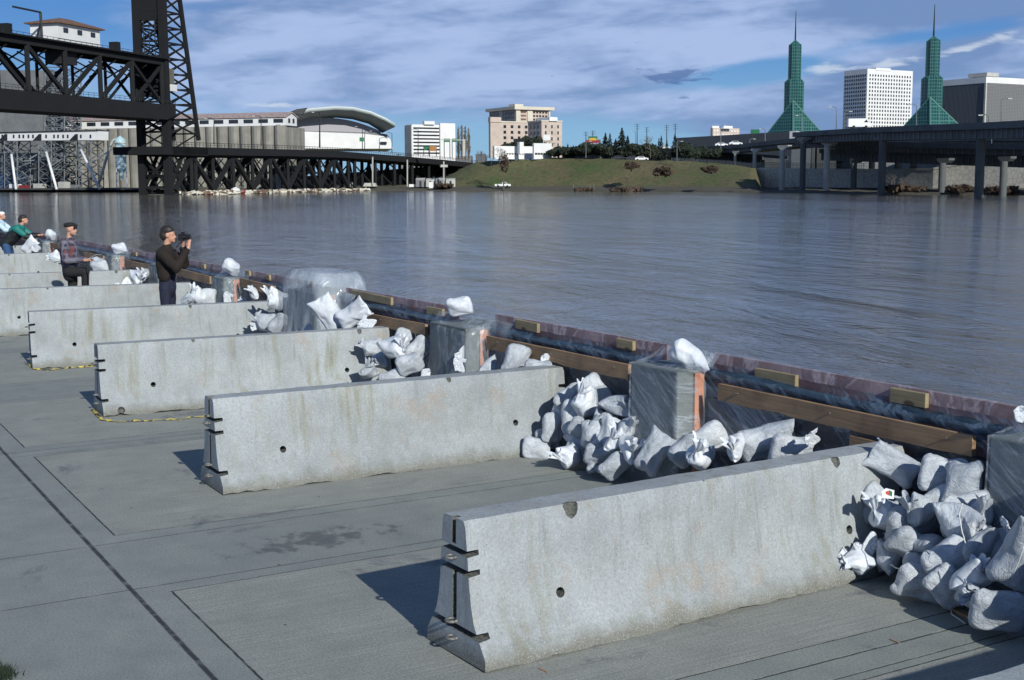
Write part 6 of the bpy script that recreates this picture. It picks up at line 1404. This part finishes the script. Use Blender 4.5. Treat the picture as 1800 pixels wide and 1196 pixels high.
RE = ramp('approach_ramp', [(960,266,640),(1060,263,580),(1160,265,520),(1260,269,470),(1340,275,430)], 9, 5.0, 'far dark approach road behind the trees at the centre right', F_dk)
def pier(px, yt, yb, w_, D, mat, lab, head=0, hy=8):
    b_ = at(px, yb, D); t_ = at(px, yt, D); k = D/FPX; w_ *= k; r = empty('road_pier', (b_.x, b_.y, -1.5), lab, 'pier', 'round piers of the motorway ramps'); m = MB(); m.lathe([(w_/2, -1.5), (w_/2, t_.z)], (b_.x, b_.y, 0), 14); m.build('column', mat, r, smooth=False)
    if head:
        h = hy*k; hw = head*k; d = Vector((_r.x, _r.y, 0)); m = MB(); c = Vector((b_.x, b_.y, t_.z)); d2 = (d*.55-_f*.83); 
        m.prism([c-d2*hw+Vector((0,0,h*.55)), c-d2*hw+Vector((0,0,h)), c+d2*hw+Vector((0,0,h)), c+d2*hw+Vector((0,0,h*.55)), c+d2*w_*.5, c-d2*w_*.5], _f.cross(Vector((0,0,1)))*w_*.8); m.build('hammerhead', mat, r)
F_pl = plain('sun_toned_pier_concrete', (.42,.42,.39), .85, .2, .4)  # sunlight on these piers is put into the paler colour
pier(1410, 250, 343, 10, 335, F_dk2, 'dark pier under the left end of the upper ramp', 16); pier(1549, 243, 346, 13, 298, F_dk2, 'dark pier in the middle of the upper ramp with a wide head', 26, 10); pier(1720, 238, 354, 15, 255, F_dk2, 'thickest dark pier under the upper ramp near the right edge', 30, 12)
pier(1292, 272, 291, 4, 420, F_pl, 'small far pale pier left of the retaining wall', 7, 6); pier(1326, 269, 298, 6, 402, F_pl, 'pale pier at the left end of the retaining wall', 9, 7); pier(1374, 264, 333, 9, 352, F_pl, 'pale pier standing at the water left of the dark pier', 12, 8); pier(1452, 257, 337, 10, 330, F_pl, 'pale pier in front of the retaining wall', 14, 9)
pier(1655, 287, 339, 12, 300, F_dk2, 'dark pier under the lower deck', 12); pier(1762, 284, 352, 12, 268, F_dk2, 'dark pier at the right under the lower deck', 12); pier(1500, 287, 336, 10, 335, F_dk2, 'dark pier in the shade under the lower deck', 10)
# retaining wall with a rail
def m_stone():
    t = NT('stone_block_wall'); b_ = t.n('ShaderNodeTexVoronoi', {'Vector': t.co.outputs['Object'], 'Scale': .9}, feature='DISTANCE_TO_EDGE').outputs[0]; n = t.noise(.2, 5, .6)
    c = t.mix(t.ramp(n, .3, .7), (.40,.39,.36), (.54,.53,.49)); return t.fin(t.mix(t.ramp(b_, .02, .08, .5, 0), c, (.14,.14,.13)), .9)
M_st = m_stone()
wp = [(1300, 331, 390), (1345, 333, 381), (1420, 334, 374), (1520, 335, 360), (1640, 336, 344), (1760, 337, 336), (1960, 338, 326)]; WT = [(1300, 300), (1345, 298), (1420, 300), (1520, 301), (1560, 300), (1640, 299), (1700, 288), (1760, 287), (1960, 284)]
r = empty('retaining_wall', at(1345, 333, 330), 'pale stone retaining wall along the far bank under the ramps', 'wall'); m = MB(); c_ = MB(); rl = MB()
for (x0, y0, D0), (x1, y1, D1) in zip(wp, wp[1:]):
    for k in range(4):
        xa, xb = x0+(x1-x0)*k/4, x0+(x1-x0)*(k+1)/4; Da, Db = D0+(D1-D0)*k/4, D0+(D1-D0)*(k+1)/4; P = at(xa, 320, Da); Q = at(xb, 320, Db); za, zb_ = at(xa, interp(WT, xa), Da).z, at(xb, interp(WT, xb), Db).z
        m.prism([(P.x, P.y, -1.5), (Q.x, Q.y, -1.5), (Q.x, Q.y, zb_), (P.x, P.y, za)], _f*1.2); e = -_f*.15; c_.prism([(P.x+e.x, P.y+e.y, za+.01), (Q.x+e.x, Q.y+e.y, zb_+.01), (Q.x+e.x, Q.y+e.y, zb_+.5), (P.x+e.x, P.y+e.y, za+.5)], _f*1.5)
        if xa < 1520:
            for z in (.6, 1.4, 2.0): rl.bar((P.x, P.y, za+z), (Q.x, Q.y, zb_+z), .08)
            for f in range(8): p = P.lerp(Q, f/8); rl.bar((p.x, p.y, za+.5), (p.x, p.y, za+2.0), .08)
m.build('wall_face', M_st, r); c_.build('coping', F_lgrey, r); rl.build('railing', F_lat, r)
# ---------------------------------------------------------------- vehicles
F_rub = plain('black_rubber', (.015,.015,.015), .8)
def car(px, py, D, col, lab, kind='car', dirv=None, s=1.):
    P = at(px, py, D); P.z = ground_z(px, D)-.1 if kind == 'park' else P.z; d = (dirv or _r).normalized(); u = Vector((0,0,1)); n_ = d.cross(u)
    r = empty('parked_car' if kind == 'park' else ('pickup_truck' if kind == 'pickup' else ('delivery_van' if kind == 'van' else 'moving_car')), P, lab, {'pickup': 'pickup truck', 'van': 'van'}.get(kind, 'car'), 'cars on the far roads')
    prof = {'van': [(-2.7,.35),(-2.7,2.2),(1.5,2.25),(2.1,1.3),(2.7,1.1),(2.7,.35)], 'pickup': [(-2.6,.4),(-2.6,1.05),(-.3,1.05),(-.2,1.65),(1.0,1.65),(1.5,1.08),(2.5,1.0),(2.6,.4)]}.get(kind, [(-2.2,.35),(-2.2,.95),(-1.6,1.02),(-1.0,1.45),(.5,1.45),(1.1,1.0),(2.1,.85),(2.2,.35)])
    m = MB(); w_ = 1.75; m.prism([P+d*a*s+u*b_*s+n_*w_/2 for a, b_ in prof], -n_*w_); m.build('car_body', col, r)
    gl = {'van': [(.8,1.35),(1.45,2.0),(1.85,1.35)], 'pickup': [(-.1,1.12),(-.05,1.55),(.9,1.55),(1.25,1.12)]}.get(kind, [(-1.3,1.02),(-.95,1.38),(.45,1.38),(.9,1.02)])
    m = MB(); m.prism([P+d*a*s+u*b_*s+n_*(w_/2+.02) for a, b_ in gl], -n_*(w_+.04)); m.build('window', F_glass, r)
    for a in (-1.45, 1.4):
        for e in (-1, 1): m = MB(); c = P+d*a*s+u*.34+n_*e*.80; m.tube([c-n_*.12, c+n_*.12], .34, 10); m.build('wheel', F_rub, r)
F_cw = plain('white_car_paint', (.75,.76,.78), .3, .03); F_cd = plain('dark_car_paint', (.03,.035,.05), .3, .1)
car(884, 329.5, interp(DW, 884)+5, F_cw, 'white pickup truck parked on the bank at the foot of the grass slope', 'pickup', _r)
zc = lambda pts, x: interp([(p[0], p[1]) for p in pts], x)
def oncar(x, y, D, kind, lab, col=F_cw): car(x, y, D, col, lab, kind, Vector((_r.x, _r.y, 0)))
oncar(1487, 264, 366, 'car', 'white car on the lower deck between the two left dark piers'); oncar(1514, 265, 362, 'car', 'pale car on the lower deck left of the middle dark pier'); oncar(1577, 267, 345, 'car', 'white car on the lower deck right of the middle dark pier'); oncar(1621, 268, 336, 'pickup', 'white pickup on the lower deck in the middle of the bay'); oncar(1688, 269, 322, 'van', 'white van on the lower deck left of the thickest pier'); oncar(1772, 271, 306, 'car', 'white car on the lower deck near the right edge')
oncar(1268, 258, 452, 'car', 'white car on the curving ramp left of the exhibition hall end'); oncar(1293, 256, 438, 'car', 'second white car on the curving ramp'); oncar(1510, 226, 312, 'van', 'white van on the upper ramp under the office tower'); oncar(1168, 262.5, 535, 'car', 'white car far back on the curving ramp'); oncar(1195, 262, 515, 'car', 'grey car far back on the curving ramp', F_lgrey)
for i, (x, c) in enumerate([(1088,F_cd),(1112,F_cd),(1128,F_cw),(896,F_cd),(905,F_lgrey),(925,F_cd)]): car(x, 277.5 if x > 1000 else 279.5, interp(DW, x)+50, c, ['dark car parked on the bank top below the conifers','dark car parked right of the white box on the bank top','white car parked on the bank top right of the dark ones','dark car parked in front of the white low building','grey car parked in front of the white low building','dark car parked at the middle of the white low building'][i], 'park', Vector((_r.x, _r.y, 0)))
for i, (x, yt, yb, D, a) in enumerate([(1267,222,262,440,1),(1318,246,262,430,1),(1345,228,250,400,-1),(1411,205,232,340,-1),(1470,190,228,318,-1),(1484,198,228,316,1),(1611,186,222,280,-1),(1760,176,214,245,1),(1738,205,215,248,-1),(1743,238,275,300,1),(1190,250,285,400,1),(1030,250,278,430,1),(1117,232,262,520,-1)]):
    lamp(x, yt, yb, D, a, ['pole with a round beacon on the curving ramp','short lamp on the curving ramp','lamp left of the left spire','lamp in front of the left spire','lamp between the left spire and the office tower','lamp at the left side of the office tower','lamp just right of the office tower','tall lamp in front of the grey office block','short lamp left of the tall one at the grey block','lamp post between the upper and lower decks at the right','dark lamp post on the bank top right of the conifers','pale lamp post on the bank top left of the conifers','thin lamp above the conifers'][i], pole=.11 if D < 400 else .16, mat=F_lat, armw=1.2)
for i, (x, yt) in enumerate([(1030,232),(1042,230),(1120,218),(1137,224),(1172,220),(1187,218)]):
    D = 600; b_ = at(x, 268, D); t_ = at(x, yt, D); m = MB(); m.tube([b_, t_], [.28, .15], 5)
    for f in (.82, .9, .98): c = b_.lerp(t_, f); m.bar(c-_r*1.1, c+_r*1.1, .12)
    tag(m.build('power_pole', F_blackl, loc=b_), 'power pole on the skyline ' + ['left of the green roof sign','right above the green roof sign','right of the tallest conifer','beside the bare tree','right of the bare tree','farthest right before the exhibition hall'][i], 'power pole', 'power poles on the skyline')
m = MB(); P = at(1078, 279, 436); P.z = ground_z(1078, 436); m.box((P.x-1, P.y-.7, P.z), (P.x, P.y+.7, P.z+1.9)); tag(m.build('white_box', F_white, loc=P), 'small upright white box on the grass bank top', 'box')
# distant low skyline strip
def skyline(px0, px1, y0, y1, D, mat, lab, seed):
    random.seed(seed); x = px0; i = 0
    while x < px1:
        w_ = random.uniform(14, 36); yt = random.uniform(y0, y1); P = at(x, yt, D); Q = at(min(x+w_, px1), yt, D); r_ = MB(); r_.prism([(P.x, P.y, 0), (Q.x, Q.y, 0), (Q.x, Q.y, P.z), (P.x, P.y, P.z)], _f*30); o = r_.build('distant_building', mat, loc=(P.x, P.y, 0)); tag(o, '%s, number %d from the left' % (lab, i+1) if 0 else lab+' '+['farthest left','second from the left','third from the left','fourth from the left','fifth from the left','sixth from the left','seventh from the left','eighth from the left','ninth from the left','tenth from the left','eleventh from the left','twelfth from the left','thirteenth from the left','fourteenth from the left','fifteenth from the left','sixteenth from the left'][min(i,15)], 'building', lab); x += w_+random.uniform(0, 14); i += 1
skyline(836, 862, 262, 272, 640, F_slate, 'low dark building left of the pink apartment building', 1)
skyline(985, 1030, 262, 268, 700, F_cream, 'low cream building behind the dark trees', 2)
skyline(700, 860, 270, 278, 900, F_grey, 'low grey building behind the bridge end', 3)
skyline(1300, 1500, 250, 262, 700, F_dk, 'dark low building in the shade behind the ramps', 4)
skyline(1500, 1960, 252, 266, 700, F_grey, 'grey low building seen between the ramps', 5)
# ---------------------------------------------------------------- trees
def m_leaf(name, a, b_):
    t = NT(name); oi = t.n('ShaderNodeNewGeometry').outputs['Random Per Island']; return t.fin(t.mix(oi, a, b_), .8)
M_con = m_leaf('conifer_needles', (.006,.012,.008), (.022,.035,.018)); M_bush = m_leaf('bush_leaves', (.012,.02,.008), (.05,.06,.02)); M_brb = m_leaf('brown_bush_twigs', (.03,.02,.015), (.09,.06,.04)); M_bark = plain('grey_bark', (.10,.085,.07), .9, .3, 3); M_bk2 = plain('pale_twigs', (.16,.14,.115), .9, .3, 3)
def conifer(px, yt, yb, D, w_, lab):
    D = max(D, interp(DW, px)+47) if 900 < px < 1340 and yb < 280 and D < 470 else D; b_ = at(px, yb, D); b_.z = min(b_.z, ground_z(px, D)+.3) if 860 < px < 1340 and yb < 300 else b_.z; t_ = at(px, yt, D); H = t_.z-b_.z; R = w_*D/FPX/2; r = empty('conifer_tree', b_, lab, 'tree', 'dark conifers on the far bank'); m = MB(); m.tube([b_, b_+Vector((0,0,H*.95))], [R*.09+.08, .03], 6); m.build('trunk', M_bark, r); m = MB(); random.seed(int(px*7+yt))
    for i in range(800):
        f = random.random()**.8; rad = R*(1-f)**.85*(.55+.45*random.random())*(1+.25*math.sin(f*38+px)); a = random.uniform(0, 2*PI); c = Vector((b_.x+rad*math.cos(a), b_.y+rad*math.sin(a), b_.z+H*(.06+.94*f)-rad*.25)); s = R*random.uniform(.10, .24)*(1.15-f*.7)
        u = Vector((math.cos(a), math.sin(a), -.45))*s; v = Vector((-math.sin(a), math.cos(a), random.uniform(-.3, .3)))*s*.6; m.add([c-u-v, c-u+v, c+u*1.2], [(0,1,2)])
    m.build('crown', M_con, r, fix=False)
def roundtree(px, yt, yb, D, w_, lab, mat=None, name='evergreen_tree', n=1000, g='dark round trees on the far bank', cat='tree', trunk=True):
    D = max(D, interp(DW, px)+47) if 900 < px < 1340 and yb < 280 and D < 470 else D; b_ = at(px, yb, D); b_.z = min(b_.z, ground_z(px, D)+.3) if 860 < px < 1340 and yb < 300 else b_.z; t_ = at(px, yt, D); H = t_.z-b_.z; R = w_*D/FPX/2; r = empty(name, b_, lab, cat, g); random.seed(int(px*3+yt)); m = MB()
    m.tube([b_, b_+Vector((0,0,H*.6))], [R*.1+.05, .05], 6); m.build('trunk' if cat == 'tree' else 'stem', M_bark, r)
    L = [(Vector((random.uniform(-.6,.6)*R, random.uniform(-.6,.6)*R, H*random.uniform(.35,.82))), random.uniform(.35,.6)) for _ in range(7)]; m = MB()
    for i in range(n):
        c, q = random.choice(L); d = Vector((random.gauss(0,1), random.gauss(0,1), random.gauss(0,1))).normalized(); p = b_+c+Vector((d.x*R*q, d.y*R*q, d.z*H*.24*random.uniform(.6,1))); s = R*random.uniform(.07,.16); u = Vector((random.gauss(0,1), random.gauss(0,1), random.gauss(0,1))).normalized()*s; v = d.cross(u).normalized()*s if d.cross(u).length > 1e-4 else Vector((s,0,0)); m.add([p-u-v, p+u-v, p+v*1.3], [(0,1,2)])
    m.build('crown' if cat == 'tree' else 'foliage', mat or M_con, r, fix=False)
def baretree(px, yt, yb, D, lab, spread=.5, mat=None, name='bare_tree', depth=5, g='bare winter trees', th=.018):
    b_ = at(px, yb, D); t_ = at(px, yt, D); H = t_.z-b_.z; r = empty(name, b_, lab, 'tree', g); random.seed(int(px*5+yt)); m = MB(); tw = MB()
    def br(p, d, l, r_, k, mb):
        q = p+d*l; mb.tube([p, q], [r_, r_*.65], 5 if k > 2 else 3, cap=False)
        if k == 0: return
        for _ in range(3 if k > 1 else 3):
            e = (d+Vector((random.gauss(0, spread), random.gauss(0, spread), random.gauss(.1, spread*.5)))).normalized(); br(p.lerp(q, random.uniform(.55, 1)), e, l*random.uniform(.6, .82), r_*.6, k-1, tw if k <= depth else m)
    br(b_, Vector((0,0,1)), H*.30, H*th, depth, m); m.build('trunk', mat or M_bark, r); tw.build('crown', mat or M_bk2, r, fix=False)
for i, (x, yt, yb, D, w_) in enumerate([(1064,235,278,440,22),(1072,236,278,436,18),(1082,246,278,442,24),(1093,226.5,278,434,30),(1103,240,278,438,22),(1162,240,276,480,16),(1172,247,276,470,14),(1186,238,276,478,22),(1158,244,276,482,14),(998,254,277,440,12),(1008,257,277,444,12)]):
    conifer(x, yt-1, yb, D, w_*1.25, 'dark conifer ' + ['at the left of the conifer group','second from the left of the conifer group','short and wide in the middle of the conifer group','tallest of the group with a pointed top','right of the tallest conifer','standing left of the right conifer pair','small one in the right conifer group','broad one right of the power pole','leftmost of the right conifer group','small and slim right of the pink building','small and slim right of its slim neighbour'][i])
for i, (x, yt, yb, D, w_) in enumerate([(x_, y_-4, b2_, D_, w2_*1.45) for x_, y_, b2_, D_, w2_ in [(932,240,277,462,26),(944,247,277,460,20),(920,252,277,464,30),(902,255,277,466,26),(982,262,278,430,26),(1000,263,278,428,30),(1020,260,278,432,30),(1040,256,278,436,30),(1056,258,278,434,30),(1112,256,278,440,26),(1128,257,278,446,24),(1146,256,278,452,26),(1205,256,280,470,26),(1225,262,282,450,30),(1250,266,284,440,30)]]):
    roundtree(x, yt, yb, D, w_, 'dark leafy tree ' + ['tall in front of the pink building','right of the tall one at the pink building','left of the tall one at the pink building','behind the left of the white low building','just right of the white low building','second right of the white low building','third right of the white low building','under the green roof sign','at the foot of the left conifers','right of the tallest conifer','under the right power poles','left of the right conifer group','under the exhibition hall left end','in the shade under the curving ramp','farthest right under the curving ramp'][i])
for i, x in enumerate((806, 812, 818, 824)):
    D = 560; b_ = at(x, 280, D); t_ = at(x, (222, 219, 221, 224)[i], D); H = t_.z-b_.z; r = empty('poplar_tree', b_, ['leftmost bare poplar beside the striped hotel','second bare poplar from the left, the tallest','third bare poplar from the left','rightmost bare poplar beside the striped hotel'][i], 'tree', 'bare poplars'); random.seed(x); m = MB(); m.tube([b_, t_], [.5, .06], 6); m.build('trunk', M_bark, r); m = MB()
    for k in range(210): f = random.uniform(.1, .95); p = b_+Vector((random.gauss(0, .25), random.gauss(0, .25), H*f)); l = H*.14*(1.1-f); a = random.uniform(0, 6.28); m.bar(p, p+Vector((math.cos(a)*.28, math.sin(a)*.28, 1))*l*1.3, .10)
    m.build('crown', M_bk2, r, fix=False)
for x, yt, yb, D, lab in [(1143,222,278,440,'tall bare tree on the skyline right of the conifers'),(962,224,277,456,'bare tree in front of the right wing of the pink building'),(878,246,288,418,'bare tree in front of the left end of the white low building'),(893,252,290,416,'smaller bare tree in front of the white low building'),(846,254,284,430,'bare tree left of the white low building'),(864,262,290,420,'low bare tree at the top of the slope'),(1120,246,276,500,'bare tree behind the conifers'),(1570,296,338,312,'bare shrubby tree in front of the shaded retaining wall'),(1588,300,338,308,'second bare shrubby tree by the shaded wall'),(1700,240,268,380,'bare tree behind the lower deck at the right'),(700,262,285,900,'far bare tree right of the arena'),(1790,246,270,380,'bare tree behind the lower deck at the right edge')]:
    baretree(x, yt, yb, D, lab, .55)
for x, yt, yb, D, w_, lab, mt in [(1078,280,286,432,20,'dark green bush at the top of the grass slope',M_bush),(1110,284,303,388,30,'large dark bush on the upper grass slope',M_brb),(1170,293,312,368,44,'wide brown bush in the middle of the slope',M_brb),(1250,292,306,352,34,'brown bush near the right end of the slope',M_brb),(885,268,286,412,22,'dark bush at the top left of the slope',M_brb),(1100,333,336,372,60,'low dark scrub at the foot of the slope',M_brb),(1020,332.5,335,392,40,'low scrub at the water edge below the slope',M_brb),(780,324,330,428,44,'low brown scrub beside the sheds',M_brb),(1590,326,341,300,60,'dark scrub at the foot of the shaded wall',M_brb),(1680,326,343,290,50,'dark scrub under the lower deck',M_brb),(1770,326,345,284,60,'dark scrub at the right edge under the ramps',M_brb)]:
    roundtree(x, yt, yb, D, w_, lab, mt, 'bush', 420, 'bushes on the far bank', 'bush')
for i, (x0, y) in enumerate([(1008,324),(1037,324),(1044,323)]):
    D = interp(DW, x0)-1.5; P = at(x0, 334, D); Q = at(x0, y, D); m = MB(); m.tube([P, Q], .14, 5); tag(m.build('timber_pile', M_bk2, loc=P), ['left timber pile standing in the water','middle timber pile standing in the water','right timber pile standing in the water'][i], 'pile', 'timber piles')
# grounded rail on the bank top
m = MB()
for k in range(60):
    a = 1180+k*2.4; P = at(a, 300, interp(DW, a)+46); z = ground_z(a, interp(DW, a)+46); m.bar((P.x, P.y, z), (P.x, P.y, z+1.2), .1); Q = at(a+2.4, 300, interp(DW, a+2.4)+46); zq = ground_z(a+2.4, interp(DW, a+2.4)+46)
    for h in (.6, 1.2): m.bar((P.x, P.y, z+h), (Q.x, Q.y, zq+h), .08)
tag(m.build('metal_fence', F_lat, loc=at(1180, 290, 420)), 'low metal fence along the top of the grass slope', 'fence')
